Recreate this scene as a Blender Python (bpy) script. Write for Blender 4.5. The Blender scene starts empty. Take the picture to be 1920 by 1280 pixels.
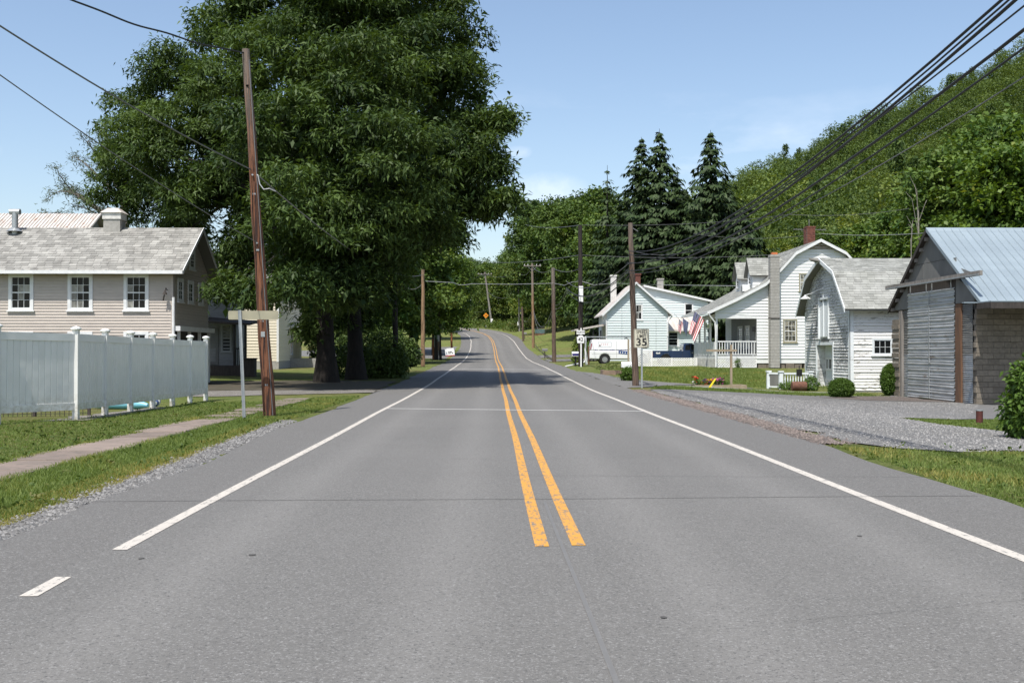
import bpy, bmesh, math, random
import numpy as np
from mathutils import Matrix, Vector
random.seed(7)
R = math.radians
SC = bpy.context.scene
COL = SC.collection

# ------------------------------------------------------------------ camera, sky, sun, exposure
FPX = 2070.0
CAM_YAW, CAM_PITCH, CAM_H = R(0.913), R(0.526), 1.5
cam_d = bpy.data.cameras.new('camera')
cam_d.sensor_width = 36.0
cam_d.lens = 36.0 * FPX / 1920.0
cam_d.clip_start, cam_d.clip_end = 0.1, 4000
cam = bpy.data.objects.new('camera', cam_d)
cam.location = (0, 0, CAM_H)
cam.rotation_euler = (R(90) + CAM_PITCH, 0, -CAM_YAW)
COL.objects.link(cam)
SC.camera = cam

SUN_EL, SUN_AZ = R(62), R(204)          # azimuth clockwise from +Y: behind the camera, a little to its left
world = bpy.data.worlds.new('World'); SC.world = world
world.use_nodes = True
wn, wl = world.node_tree.nodes, world.node_tree.links
wn.clear()
w_out = wn.new('ShaderNodeOutputWorld'); w_bg = wn.new('ShaderNodeBackground')
w_sky = wn.new('ShaderNodeTexSky'); w_sky.sky_type = 'NISHITA'; w_sky.sun_disc = False
w_sky.sun_elevation = SUN_EL; w_sky.sun_rotation = SUN_AZ
w_sky.altitude = 200; w_sky.air_density = 1.0; w_sky.dust_density = 1.7; w_sky.ozone_density = 0.25
w_bg.inputs['Strength'].default_value = 0.15
# thin summer clouds low over the horizon, part of the sky itself
w_tc = wn.new('ShaderNodeTexCoord'); w_map = wn.new('ShaderNodeMapping')
w_map.inputs['Scale'].default_value = (3.2, 3.2, 9.0); w_map.inputs['Location'].default_value = (0.35, 0.0, 0.2)
w_no = wn.new('ShaderNodeTexNoise'); w_no.inputs['Scale'].default_value = 1.5; w_no.inputs['Detail'].default_value = 7; w_no.inputs['Roughness'].default_value = 0.58
w_rp = wn.new('ShaderNodeValToRGB')
w_rp.color_ramp.elements[0].position = 0.57; w_rp.color_ramp.elements[1].position = 0.80
w_sep = wn.new('ShaderNodeSeparateXYZ')
w_b1 = wn.new('ShaderNodeMapRange'); w_b1.inputs['From Min'].default_value = 0.24; w_b1.inputs['From Max'].default_value = 0.13
w_mul = wn.new('ShaderNodeMath'); w_mul.operation = 'MULTIPLY'
w_mul2 = wn.new('ShaderNodeMath'); w_mul2.operation = 'MULTIPLY'; w_mul2.inputs[1].default_value = 0.75
w_mix = wn.new('ShaderNodeMix'); w_mix.data_type = 'RGBA'; w_mix.inputs['B'].default_value = (6.6, 6.9, 7.6, 1)
wl.new(w_tc.outputs['Generated'], w_map.inputs['Vector']); wl.new(w_map.outputs['Vector'], w_no.inputs['Vector'])
wl.new(w_no.outputs['Fac'], w_rp.inputs['Fac']); wl.new(w_tc.outputs['Generated'], w_sep.inputs['Vector'])
wl.new(w_sep.outputs['Z'], w_b1.inputs['Value']); wl.new(w_rp.outputs['Color'], w_mul.inputs[0]); wl.new(w_b1.outputs['Result'], w_mul.inputs[1])
wl.new(w_mul.outputs[0], w_mul2.inputs[0])
w_no2 = wn.new('ShaderNodeTexNoise'); w_no2.inputs['Scale'].default_value = 60; w_no2.inputs['Detail'].default_value = 6; w_no2.inputs['Roughness'].default_value = .6
wl.new(w_tc.outputs['Generated'], w_no2.inputs['Vector'])
w_last = w_mul2.outputs[0]
for (cx_, cy_, cz_, rad_) in ((-.43, .888, .163, .036), (.048, .985, .143, .046), (.022, .97, .178, .016)):
    sb = wn.new('ShaderNodeVectorMath'); sb.operation = 'SUBTRACT'; sb.inputs[1].default_value = (cx_, cy_, cz_); wl.new(w_tc.outputs['Generated'], sb.inputs[0])
    ml = wn.new('ShaderNodeVectorMath'); ml.operation = 'MULTIPLY'; ml.inputs[1].default_value = (1, .4, 2.1); wl.new(sb.outputs[0], ml.inputs[0])
    ln = wn.new('ShaderNodeVectorMath'); ln.operation = 'LENGTH'; wl.new(ml.outputs[0], ln.inputs[0])
    f1 = wn.new('ShaderNodeMapRange'); f1.inputs['From Min'].default_value = rad_; f1.inputs['From Max'].default_value = 0; wl.new(ln.outputs['Value'], f1.inputs['Value'])
    f2 = wn.new('ShaderNodeMath'); f2.operation = 'MULTIPLY'; wl.new(f1.outputs[0], f2.inputs[0]); wl.new(w_no2.outputs['Fac'], f2.inputs[1])
    f3 = wn.new('ShaderNodeMapRange'); f3.inputs['From Min'].default_value = .06; f3.inputs['From Max'].default_value = .42; f3.inputs['To Max'].default_value = .34; wl.new(f2.outputs[0], f3.inputs['Value'])
    mxn = wn.new('ShaderNodeMath'); mxn.operation = 'MAXIMUM'; wl.new(w_last, mxn.inputs[0]); wl.new(f3.outputs[0], mxn.inputs[1]); w_last = mxn.outputs[0]
wl.new(w_last, w_mix.inputs['Factor'])
wl.new(w_sky.outputs['Color'], w_mix.inputs['A']); wl.new(w_mix.outputs['Result'], w_bg.inputs['Color'])
wl.new(w_bg.outputs['Background'], w_out.inputs['Surface'])

sun_d = bpy.data.lights.new('sun', 'SUN'); sun_d.energy = 4.8; sun_d.angle = R(0.53); sun_d.color = (1.0, 0.955, 0.88)
sun = bpy.data.objects.new('sun', sun_d); COL.objects.link(sun)
to_sun = Vector((math.sin(SUN_AZ) * math.cos(SUN_EL), math.cos(SUN_AZ) * math.cos(SUN_EL), math.sin(SUN_EL)))
sun.rotation_euler = to_sun.to_track_quat('Z', 'Y').to_euler()
sun.location = (0, 0, 60)
SC.view_settings.view_transform = 'Standard'; SC.view_settings.look = 'None'
SC.view_settings.exposure = 0.30; SC.view_settings.gamma = 1.0; SC.view_settings.use_curve_mapping = False
SC.cycles.max_bounces = 6; SC.cycles.diffuse_bounces = 3; SC.cycles.glossy_bounces = 3
SC.cycles.transmission_bounces = 4; SC.cycles.transparent_max_bounces = 6

# ------------------------------------------------------------------ surveying helpers
def P(px, py, Y):
    """The point at distance Y (metres up the road) seen at a photograph position."""
    d = cam.rotation_euler.to_matrix() @ Vector(((px - 960) / FPX, (640 - py) / FPX, -1))
    return Vector((0, 0, CAM_H)) + d * (Y / d.y)
def PX(px, Y):
    return P(px, 659, Y).x
def PZ(px, py, Y):
    return P(px, py, Y).z

_ry = np.array([-80, 45, 52, 84, 103, 123, 151, 172, 197, 220, 240, 260, 300, 400, 900.])
_rz = np.array([0, 0, .07, .38, .5, .78, 1.8, 3.1, 4.45, 5.5, 6.5, 7.3, 8.6, 9.2, 9.2])
_ty = np.arange(-80, 900, 1.0)
_tz = np.interp(_ty, _ry, _rz)
_k = np.ones(13) / 13
_tz = np.convolve(np.pad(_tz, 6, 'edge'), _k, 'valid')
def zr(y):
    return np.interp(y, _ty, _tz)
def sstep(x, a, b):
    t = np.clip((np.asarray(x, float) - a) / (b - a), 0, 1)
    return t * t * (3 - 2 * t)
_cx = np.array([[-30, .47], [0, .47], [40, .46], [52, .42], [84, .37], [123, .18], [151, .02], [172, -.3], [190, -.95], [205, -2.0], [220, -3.7], [233, -6.2]])
def xc(y):
    return np.interp(y, _cx[:, 0], _cx[:, 1])
def ground(x, y):
    x = np.asarray(x, float); y = np.asarray(y, float)
    z = zr(y).copy() if hasattr(zr(y), 'copy') else zr(y)
    z = z - .38 * sstep(x, 6, 14) * (1 - sstep(y, 52, 72)) * sstep(y, 2, 14)
    z = z + .46 * np.maximum(x - 4, 0) * sstep(y, 100, 360)
    z = z + .18 * sstep(x, 6, 20) * sstep(y, 60, 80) * (1 - sstep(y, 100, 140))
    z = z + .05 * np.sin(x * .31 + 1.3) * np.sin(y * .23) * sstep(np.abs(x - .4), 7, 11)
    z = z + 5.5 * sstep(y, 271, 300) * (1 - sstep(x, 10, 60))
    road_dip = .05 * (1 - sstep(np.abs(x - xc(y)), 4.4, 5.0)) * (1 - sstep(y, 235, 240))
    bend = .05 * sstep(y, 225, 236) * (1 - sstep(y, 268, 275)) * (1 - sstep(x, 2, 6))
    return z - road_dip - bend
def gz(x, y):
    return float(ground(x, y))

# ------------------------------------------------------------------ object helpers
def tag(o, label=None, cat=None, group=None, kind=None):
    if label: o['label'] = label
    if cat: o['category'] = cat
    if group: o['group'] = group
    if kind: o['kind'] = kind
    return o
def thing(name, label, cat, loc=(0, 0, 0), rz=0.0, group=None):
    o = bpy.data.objects.new(name, None); o.empty_display_size = .2
    o.location = loc; o.rotation_euler = (0, 0, rz); COL.objects.link(o)
    return tag(o, label, cat, group)
def link(name, me, parent=None, loc=None):
    o = bpy.data.objects.new(name, me)
    if parent is not None: o.parent = parent
    if loc is not None: o.location = loc
    COL.objects.link(o)
    return o
def copy_tree(o, parent=None):
    c = o.copy(); COL.objects.link(c)
    if parent is not None: c.parent = parent
    for ch in list(o.children): copy_tree(ch, c)
    return c

class MB:
    """Collects boxes, prisms, tubes and lathes; build() links them as one mesh object."""
    def __init__(s, M=None): s.v, s.f, s.M, s.mi, s.cur = [], [], M, [], 0
    def add(s, vs, fs, M=None):
        n = len(s.v); M = M if M is not None else s.M
        for p in vs:
            p = Vector(p); s.v.append(M @ p if M is not None else p)
        for f in fs: s.f.append([i + n for i in f]); s.mi.append(s.cur)
        return s
    def box(s, x0, x1, y0, y1, z0, z1, M=None):
        return s.add([(x0, y0, z0), (x1, y0, z0), (x1, y1, z0), (x0, y1, z0), (x0, y0, z1), (x1, y0, z1), (x1, y1, z1), (x0, y1, z1)],
                     [(0, 3, 2, 1), (4, 5, 6, 7), (0, 1, 5, 4), (1, 2, 6, 5), (2, 3, 7, 6), (3, 0, 4, 7)], M)
    def prism(s, poly, d0, d1, M=None):
        """poly of (a, h) in a wall frame, extruded from depth d0 to d1."""
        n = len(poly)
        vs = [(a, d0, h) for a, h in poly] + [(a, d1, h) for a, h in poly]
        fs = [list(range(n)), list(range(2 * n - 1, n - 1, -1))] + [(i, (i + 1) % n, n + (i + 1) % n, n + i) for i in range(n)]
        return s.add(vs, fs, M)
    def bar(s, p, q, w, t=None, up=(0, 0, 1), M=None):
        p, q = Vector(p), Vector(q); t = t or w
        d = (q - p).normalized(); up = Vector(up)
        if abs(d.dot(up)) > .98: up = Vector((0, 1, 0))
        x = d.cross(up).normalized() * (w / 2); y = x.cross(d).normalized() * (t / 2)
        return s.add([p - x - y, p + x - y, p + x + y, p - x + y, q - x - y, q + x - y, q + x + y, q - x + y],
                     [(0, 3, 2, 1), (4, 5, 6, 7), (0, 1, 5, 4), (1, 2, 6, 5), (2, 3, 7, 6), (3, 0, 4, 7)], M)
    def tube(s, pts, r, n=8, cap=True, M=None):
        pts = [Vector(p) for p in pts]; m = len(pts)
        rs = r if isinstance(r, (list, tuple)) else [r] * m
        vs, fs = [], []
        prev = None
        for i in range(m):
            d = (pts[min(i + 1, m - 1)] - pts[max(i - 1, 0)]).normalized()
            if prev is None:
                a = Vector((0, 0, 1)) if abs(d.z) < .9 else Vector((1, 0, 0))
                x = d.cross(a).normalized()
            else: x = (prev - d * prev.dot(d)).normalized()
            prev = x; y = d.cross(x)
            for k in range(n):
                t = 2 * math.pi * k / n
                vs.append(pts[i] + (x * math.cos(t) + y * math.sin(t)) * rs[i])
        for i in range(m - 1):
            for k in range(n):
                fs.append((i * n + k, i * n + (k + 1) % n, (i + 1) * n + (k + 1) % n, (i + 1) * n + k))
        if cap: fs += [list(range(n - 1, -1, -1)), list(range((m - 1) * n, m * n))]
        return s.add(vs, fs, M)
    def lathe(s, prof, n=16, c=(0, 0, 0), axis='z', M=None):
        vs, fs = [], []
        for r, z in prof:
            for k in range(n):
                t = 2 * math.pi * k / n
                x, y = r * math.cos(t), r * math.sin(t)
                p = (x, y, z) if axis == 'z' else ((x, z, y) if axis == 'y' else (z, x, y))
                vs.append((p[0] + c[0], p[1] + c[1], p[2] + c[2]))
        for i in range(len(prof) - 1):
            for k in range(n):
                fs.append((i * n + k, i * n + (k + 1) % n, (i + 1) * n + (k + 1) % n, (i + 1) * n + k))
        fs += [list(range(n)), list(range((len(prof) - 1) * n, len(prof) * n))]
        return s.add(vs, fs, M)
    def mesh(s, name, mats, smooth=False):
        me = bpy.data.meshes.new(name)
        me.from_pydata([tuple(p) for p in s.v], [], s.f)
        for m in (mats if isinstance(mats, (list, tuple)) else [mats]): me.materials.append(m)
        if any(s.mi): me.polygons.foreach_set('material_index', s.mi)
        if len(s.v) < 30000:
            bm = bmesh.new(); bm.from_mesh(me); bmesh.ops.recalc_face_normals(bm, faces=bm.faces); bm.to_mesh(me); bm.free()
        if smooth:
            me.polygons.foreach_set('use_smooth', [True] * len(me.polygons))
            try: me.set_sharp_from_angle(angle=R(38))
            except Exception: pass
        me.update()
        return me
    def build(s, name, mats, parent=None, smooth=False, kind=None, label=None, loc=None, bevel=0):
        o = link(name, s.mesh(name, mats, smooth), parent, loc)
        if bevel:
            b = o.modifiers.new('bevel', 'BEVEL'); b.width = bevel; b.segments = 2; b.limit_method = 'ANGLE'; b.angle_limit = R(40)
        if kind: o['kind'] = kind
        if label: o['label'] = label
        return o

def np_mesh(name, V, nv, mats, tint=None, smooth=False):
    """V: (N, nv, 3) polygons that share no vertices."""
    N = V.shape[0]
    me = bpy.data.meshes.new(name)
    me.vertices.add(N * nv); me.vertices.foreach_set('co', V.reshape(-1).astype(np.float32))
    me.loops.add(N * nv); me.loops.foreach_set('vertex_index', np.arange(N * nv, dtype=np.int32))
    me.polygons.add(N); me.polygons.foreach_set('loop_start', (np.arange(N) * nv).astype(np.int32))
    for m in (mats if isinstance(mats, (list, tuple)) else [mats]): me.materials.append(m)
    if tint is not None:
        a = me.attributes.new('tint', 'FLOAT', 'POINT'); a.data.foreach_set('value', np.repeat(tint, nv).astype(np.float32))
    me.update(calc_edges=True)
    return me

def frame(o, a, d):
    """Wall frame: (a, d, h) -> local; a runs along the wall, d points outward, h up."""
    a, d = Vector(a).normalized(), Vector(d).normalized()
    return Matrix(((a.x, d.x, 0, o[0]), (a.y, d.y, 0, o[1]), (a.z, d.z, 1, o[2]), (0, 0, 0, 1)))

# ------------------------------------------------------------------ materials
def _mix(n, l, fac, a, b, mode='MIX'):
    m = n.new('ShaderNodeMix'); m.data_type = 'RGBA'; m.blend_type = mode
    for s, v in (('Factor', fac), ('A', a), ('B', b)):
        if isinstance(v, (tuple, list)): m.inputs[s].default_value = (*v[:3], 1)
        elif isinstance(v, (int, float)): m.inputs[s].default_value = v
        else: l.new(v, m.inputs[s])
    return m.outputs['Result']
def _noise(n, l, vec, scale, detail=5, rough=.55):
    t = n.new('ShaderNodeTexNoise'); t.inputs['Scale'].default_value = scale; t.inputs['Detail'].default_value = detail; t.inputs['Roughness'].default_value = rough
    l.new(vec, t.inputs['Vector']); return t.outputs['Fac']
def _ramp(n, l, fac, p0, p1, c0=(0, 0, 0), c1=(1, 1, 1)):
    r = n.new('ShaderNodeValToRGB'); r.color_ramp.elements[0].position = p0; r.color_ramp.elements[1].position = p1
    r.color_ramp.elements[0].color = (*c0, 1); r.color_ramp.elements[1].color = (*c1, 1)
    l.new(fac, r.inputs['Fac']); return r.outputs['Color']
def _math(n, l, op, a, b=None):
    m = n.new('ShaderNodeMath'); m.operation = op
    for i, v in enumerate((a, b)):
        if v is None: continue
        if isinstance(v, (int, float)): m.inputs[i].default_value = v
        else: l.new(v, m.inputs[i])
    return m.outputs[0]
def _vec(n, l, stretch=(1, 1, 1), objrand=False, kind='Object'):
    tc = n.new('ShaderNodeTexCoord'); mp = n.new('ShaderNodeMapping'); mp.inputs['Scale'].default_value = stretch
    v = tc.outputs[kind]
    if objrand:
        oi = n.new('ShaderNodeObjectInfo'); sc = n.new('ShaderNodeVectorMath'); sc.operation = 'SCALE'; sc.inputs['Scale'].default_value = 37.0
        cx = n.new('ShaderNodeCombineXYZ')
        for i in range(3): l.new(oi.outputs['Random'], cx.inputs[i])
        l.new(cx.outputs[0], sc.inputs[0]); ad = n.new('ShaderNodeVectorMath'); ad.operation = 'ADD'
        l.new(v, ad.inputs[0]); l.new(sc.outputs[0], ad.inputs[1]); v = ad.outputs[0]
    l.new(v, mp.inputs['Vector']); return mp.outputs['Vector']
def _base(name):
    m = bpy.data.materials.new(name); m.use_nodes = True
    n, l = m.node_tree.nodes, m.node_tree.links
    n.clear(); o = n.new('ShaderNodeOutputMaterial'); b = n.new('ShaderNodeBsdfPrincipled'); l.new(b.outputs[0], o.inputs['Surface'])
    return m, n, l, b
def _bump(n, l, b, h, strength, dist=.02):
    bp = n.new('ShaderNodeBump'); bp.inputs['Strength'].default_value = strength; bp.inputs['Distance'].default_value = dist
    l.new(h, bp.inputs['Height']); l.new(bp.outputs['Normal'], b.inputs['Normal'])
def pm(name, c1, c2=None, scale=6, stretch=(1, 1, 1), lo=.35, hi=.65, rough=.7, metal=0., bump=0., bscale=60, island=0., objvar=0., spec=.4, coat=0., c3=None, s3=1.2, lo3=.55, hi3=.7, rand=False):
    m, n, l, b = _base(name)
    v = _vec(n, l, stretch, rand)
    col = None
    if c2 is not None: col = _mix(n, l, _ramp(n, l, _noise(n, l, v, scale), lo, hi), c1, c2)
    if c3 is not None: col = _mix(n, l, _ramp(n, l, _noise(n, l, v, s3), lo3, hi3), col if col is not None else c1, c3)
    def vary(col, src, amt):
        k = n.new('ShaderNodeMapRange'); k.inputs['To Min'].default_value = 1 - amt; k.inputs['To Max'].default_value = 1 + amt
        l.new(src, k.inputs['Value']); h = n.new('ShaderNodeHueSaturation'); l.new(k.outputs[0], h.inputs['Value'])
        if col is None: h.inputs['Color'].default_value = (*c1, 1)
        else: l.new(col, h.inputs['Color'])
        return h.outputs['Color']
    if island: g = n.new('ShaderNodeNewGeometry'); col = vary(col, g.outputs['Random Per Island'], island)
    if objvar: g = n.new('ShaderNodeObjectInfo'); col = vary(col, g.outputs['Random'], objvar)
    if col is None: b.inputs['Base Color'].default_value = (*c1, 1)
    else: l.new(col, b.inputs['Base Color'])
    b.inputs['Roughness'].default_value = rough; b.inputs['Metallic'].default_value = metal
    b.inputs['Specular IOR Level'].default_value = spec; b.inputs['Coat Weight'].default_value = coat
    if bump: _bump(n, l, b, _noise(n, l, v, bscale, 3), bump)
    return m
def leafmat(name, dark, light, trans=.28, objv=.18, rough=.5, third=None):
    """Leaves: colour varies leaf by leaf and by the clump's own tint."""
    m = bpy.data.materials.new(name); m.use_nodes = True
    n, l = m.node_tree.nodes, m.node_tree.links; n.clear()
    o = n.new('ShaderNodeOutputMaterial'); b = n.new('ShaderNodeBsdfPrincipled'); t = n.new('ShaderNodeBsdfTranslucent'); mx = n.new('ShaderNodeMixShader')
    g = n.new('ShaderNodeNewGeometry'); at = n.new('ShaderNodeAttribute'); at.attribute_name = 'tint'
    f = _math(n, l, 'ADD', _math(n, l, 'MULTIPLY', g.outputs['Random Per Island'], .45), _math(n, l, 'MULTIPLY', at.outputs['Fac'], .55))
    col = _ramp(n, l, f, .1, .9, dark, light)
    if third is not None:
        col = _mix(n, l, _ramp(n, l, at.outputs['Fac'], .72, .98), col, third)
    oi = n.new('ShaderNodeObjectInfo'); k = n.new('ShaderNodeMapRange'); k.inputs['To Min'].default_value = 1 - objv; k.inputs['To Max'].default_value = 1 + objv
    l.new(oi.outputs['Random'], k.inputs['Value']); h = n.new('ShaderNodeHueSaturation'); l.new(k.outputs[0], h.inputs['Value']); l.new(col, h.inputs['Color'])
    l.new(h.outputs[0], b.inputs['Base Color']); b.inputs['Roughness'].default_value = rough; b.inputs['Specular IOR Level'].default_value = .22
    tm = _mix(n, l, 1.0, h.outputs[0], (1.25, 1.2, .45), 'MULTIPLY'); l.new(tm, t.inputs['Color'])
    mx.inputs[0].default_value = trans; l.new(b.outputs[0], mx.inputs[1]); l.new(t.outputs[0], mx.inputs[2]); l.new(mx.outputs[0], o.inputs['Surface'])
    return m
MT = {}
MT['white'] = pm('white_paint', (.78, .79, .78), (.70, .71, .70), 3, rough=.55)
MT['trim_white'] = pm('trim_white', (.74, .75, .75), (.64, .65, .66), 5, rough=.6)
MT['vinyl'] = pm('white_vinyl', (.68, .685, .655), (.63, .635, .61), 1.2, rough=.28, spec=.5)
MT['tan'] = pm('tan_siding', (.50, .445, .395), (.44, .39, .35), 2.5, (1, 1, 6), rough=.6, objvar=.05)
MT['white_siding'] = pm('white_siding', (.76, .77, .77), (.68, .70, .70), 2, (1, 1, 5), rough=.55, objvar=.035)
MT['aqua'] = pm('aqua_siding', (.63, .70, .70), (.57, .64, .645), 2, (1, 1, 5), rough=.55, objvar=.03)
MT['cream'] = pm('cream_siding', (.72, .66, .53), (.66, .60, .48), 2, (1, 1, 5), rough=.6, objvar=.03)
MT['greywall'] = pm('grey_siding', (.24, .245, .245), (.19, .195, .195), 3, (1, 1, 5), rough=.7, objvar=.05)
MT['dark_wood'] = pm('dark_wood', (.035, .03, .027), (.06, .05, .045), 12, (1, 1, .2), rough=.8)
MT['glass'] = pm('window_glass', (.008, .009, .010), (.015, .017, .018), 2.5, rough=.04, spec=.16, rand=True)
MT['curtained'] = pm('curtained_glass', (.34, .34, .31), (.10, .10, .095), 5, (1, 1, .5), rough=.08, spec=.3, rand=True)
MT['lace'] = pm('beige_curtain_glass', (.30, .28, .22), (.06, .06, .05), 3, rough=.08, spec=.6, rand=True, lo=.42, hi=.55)
MT['shingle'] = pm('grey_shingle', (.30, .295, .275), (.22, .215, .20), 1.1, (1, 1, 1), rough=.9, island=.26, c3=(.16, .155, .145), s3=2.6, lo3=.56, hi3=.72, bump=.3, bscale=200)
MT['shingle_dark'] = pm('roof_deck', (.17, .165, .15), rough=.9)
MT['shingle_green'] = pm('weathered_grey_shingle', (.31, .315, .295), (.24, .245, .225), 1.3, rough=.9, island=.2, c3=(.17, .17, .155), s3=2.2, lo3=.58, hi3=.75)
MT['galv'] = pm('galvanised_metal', (.45, .47, .48), (.35, .37, .38), 6, rough=.45, metal=.6)
MT['door_metal'] = pm('dull_corrugated_metal', (.60, .61, .61), (.46, .47, .475), 2.2, (1, .6, 3), rough=.5, metal=.45, c3=(.30, .25, .20), s3=1.7, lo3=.62, hi3=.75)
MT['roof_metal'] = pm('blue_grey_roof_metal', (.27, .325, .36), (.235, .285, .32), 1.3, rough=.42, metal=.1, objvar=.05)
MT['rust_roof'] = pm('rusty_white_metal', (.54, .51, .48), (.40, .35, .31), 1.5, (2.2, .5, .5), rough=.6, lo=.4, hi=.7, c3=(.34, .19, .13), s3=2.1, lo3=.6, hi3=.73)
MT['block'] = pm('concrete_block', (.215, .185, .148), (.165, .142, .115), 9, rough=.95, bump=.5, bscale=90, objvar=.16, rand=True)
MT['mortar'] = pm('mortar', (.17, .155, .135), (.12, .11, .10), 12, rough=.95)
MT['grey_block'] = pm('grey_block', (.36, .35, .33), (.29, .28, .26), 8, rough=.95, bump=.3, objvar=.06, rand=True)
MT['brick'] = pm('red_brick', (.19, .07, .05), (.12, .048, .038), 9, rough=.9, objvar=.3)
MT['white_brick'] = pm('white_brick', (.66, .65, .62), (.5, .49, .47), 5, rough=.9, objvar=.12, rand=True)
MT['terracotta'] = pm('terracotta', (.55, .17, .06), (.42, .13, .05), 8, rough=.8)
MT['panel_grey'] = pm('grey_sheet', (.19, .19, .18), (.145, .145, .14), 1.6, (1, 1, .6), rough=.75, objvar=.08)
MT['brown_post'] = pm('brown_timber', (.17, .09, .05), (.10, .06, .04), 7, (1, 1, .15), rough=.85)
MT['grey_timber'] = pm('grey_timber', (.26, .24, .22), (.17, .155, .14), 8, (1, 1, .15), rough=.9)
MT['post_wood'] = pm('raw_timber', (.33, .27, .19), (.26, .21, .15), 8, (1, 1, .2), rough=.85)
MT['black'] = pm('black_paint', (.012, .012, .013), rough=.5)
MT['rubber'] = pm('tyre_rubber', (.02, .02, .021), rough=.85)
MT['wire'] = pm('black_cable', (.022, .022, .024), rough=.55)
MT['wire_grey'] = pm('grey_cable', (.17, .17, .175), rough=.5, metal=.3)
MT['wire_white'] = pm('pale_cable', (.45, .45, .45), rough=.45, metal=.3)
MT['blue_truck'] = pm('dark_blue_paint', (.016, .034, .085), rough=.25, coat=.7)
MT['van_white'] = pm('van_white', (.78, .79, .80), rough=.3, coat=.4)
MT['steel'] = pm('steel_wheel', (.42, .43, .44), rough=.4, metal=.6)
MT['chrome'] = pm('chrome', (.6, .6, .62), rough=.2, metal=.9)
MT['red_lens'] = pm('red_lens', (.25, .012, .016), rough=.25)
MT['sign_white'] = pm('sign_white', (.56, .53, .42), (.52, .49, .385), 4, rough=.5)
MT['sign_pure'] = pm('sign_white_sheet', (.80, .80, .80), rough=.5)
MT['sign_black'] = pm('sign_black', (.014, .014, .015), rough=.55)
MT['sign_back'] = pm('sign_back', (.37, .345, .245), (.31, .29, .21), 3, rough=.5, metal=.1)
MT['orange'] = pm('sign_orange', (.80, .28, .02), rough=.5)
MT['flag_red'] = pm('flag_red', (.42, .028, .05), rough=.7)
MT['flag_white'] = pm('flag_white', (.74, .73, .72), rough=.7)
MT['flag_blue'] = pm('flag_blue', (.025, .03, .12), rough=.7)
MT['flag_grey'] = pm('flag_slate', (.09, .11, .20), (.15, .17, .25), 5, rough=.7)
MT['rust'] = pm('rust', (.165, .075, .048), (.10, .045, .032), 7, rough=.85, c3=(.24, .15, .11), s3=3.2)
MT['dark_rust'] = pm('dark_rust', (.10, .028, .022), (.065, .02, .018), 8, rough=.75)
MT['yellow_plastic'] = pm('yellow_plastic', (.75, .60, .03), rough=.45)
MT['toy_blue'] = pm('toy_blue', (.20, .50, .62), rough=.35)
MT['toy_white'] = pm('toy_white', (.72, .76, .80), rough=.35)
MT['toy_navy'] = pm('toy_navy', (.06, .10, .28), rough=.35)
MT['plate_blue'] = pm('plate_blue', (.015, .05, .19), rough=.4)
MT['mail_blue'] = pm('mail_blue', (.03, .025, .17), rough=.4)
MT['green_bin'] = pm('green_bin', (.10, .16, .165), (.08, .13, .13), 3, rough=.5)
MT['concrete'] = pm('concrete', (.34, .33, .31), (.27, .265, .25), 5, rough=.95)
MT['shade_trim'] = pm('shade_toned_trim', (.30, .31, .31), rough=.7)  # white trim greyed, so the colour itself carries the deep shade
MT['bank_timber'] = pm('bed_timber', (.28, .20, .15), (.20, .15, .11), 6, (1, 1, 1), rough=.9)
MT['marker_brown'] = pm('marker_brown', (.12, .075, .05), rough=.6)
MT['lattice'] = pm('lattice_white', (.80, .80, .80), rough=.6)
def vinyl_mat():
    """Slightly wavy glossy vinyl with mud splashed on its lowest part."""
    m, n, l, b = _base('white_vinyl_fence')
    v = _vec(n, l, (1, 1, 1), True)
    tc = n.new('ShaderNodeTexCoord'); sp = n.new('ShaderNodeSeparateXYZ'); l.new(tc.outputs['Object'], sp.inputs[0])
    mr = n.new('ShaderNodeMapRange'); mr.inputs['From Min'].default_value = .62; mr.inputs['From Max'].default_value = .12
    l.new(sp.outputs['Z'], mr.inputs['Value'])
    d = _math(n, l, 'MULTIPLY', mr.outputs[0], _ramp(n, l, _noise(n, l, v, 9, 6, .75), .42, .62))
    col = _mix(n, l, _ramp(n, l, _noise(n, l, v, 1.6, 4), .3, .7), (.76, .765, .74), (.69, .695, .67))
    col = _mix(n, l, _math(n, l, 'MULTIPLY', d, .8), col, (.33, .30, .22)); l.new(col, b.inputs['Base Color'])
    b.inputs['Roughness'].default_value = .2; b.inputs['Specular IOR Level'].default_value = .55
    _bump(n, l, b, _noise(n, l, v, 1.3, 2), .35, .05)
    return m
MT['vinyl'] = vinyl_mat()
def pole_mat(name, c1, c2, c3, top):
    """Round timber pole: long vertical grain, cracks, a greyer weathered top."""
    m, n, l, b = _base(name)
    v = _vec(n, l, (14, 14, .55), True); v2 = _vec(n, l, (40, 40, 1.2), True)
    col = _mix(n, l, _ramp(n, l, _noise(n, l, v, 1.0, 6), .3, .7), c1, c2)
    cr = _ramp(n, l, _noise(n, l, v2, 1.0, 5), .50, .58)
    col = _mix(n, l, cr, col, c3)
    tc = n.new('ShaderNodeTexCoord'); sp = n.new('ShaderNodeSeparateXYZ'); l.new(tc.outputs['Object'], sp.inputs[0])
    mr = n.new('ShaderNodeMapRange'); mr.inputs['From Min'].default_value = top - 2.6; mr.inputs['From Max'].default_value = top - .2
    l.new(sp.outputs['Z'], mr.inputs['Value'])
    col = _mix(n, l, _math(n, l, 'MULTIPLY', mr.outputs[0], .75), col, (.20, .17, .145))
    l.new(col, b.inputs['Base Color']); b.inputs['Roughness'].default_value = .9
    _bump(n, l, b, cr, .6, .02)
    return m
MT['pole_red'] = pole_mat('red_brown_pole', (.235, .096, .046), (.11, .042, .022), (.028, .013, .010), 8.5)
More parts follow.
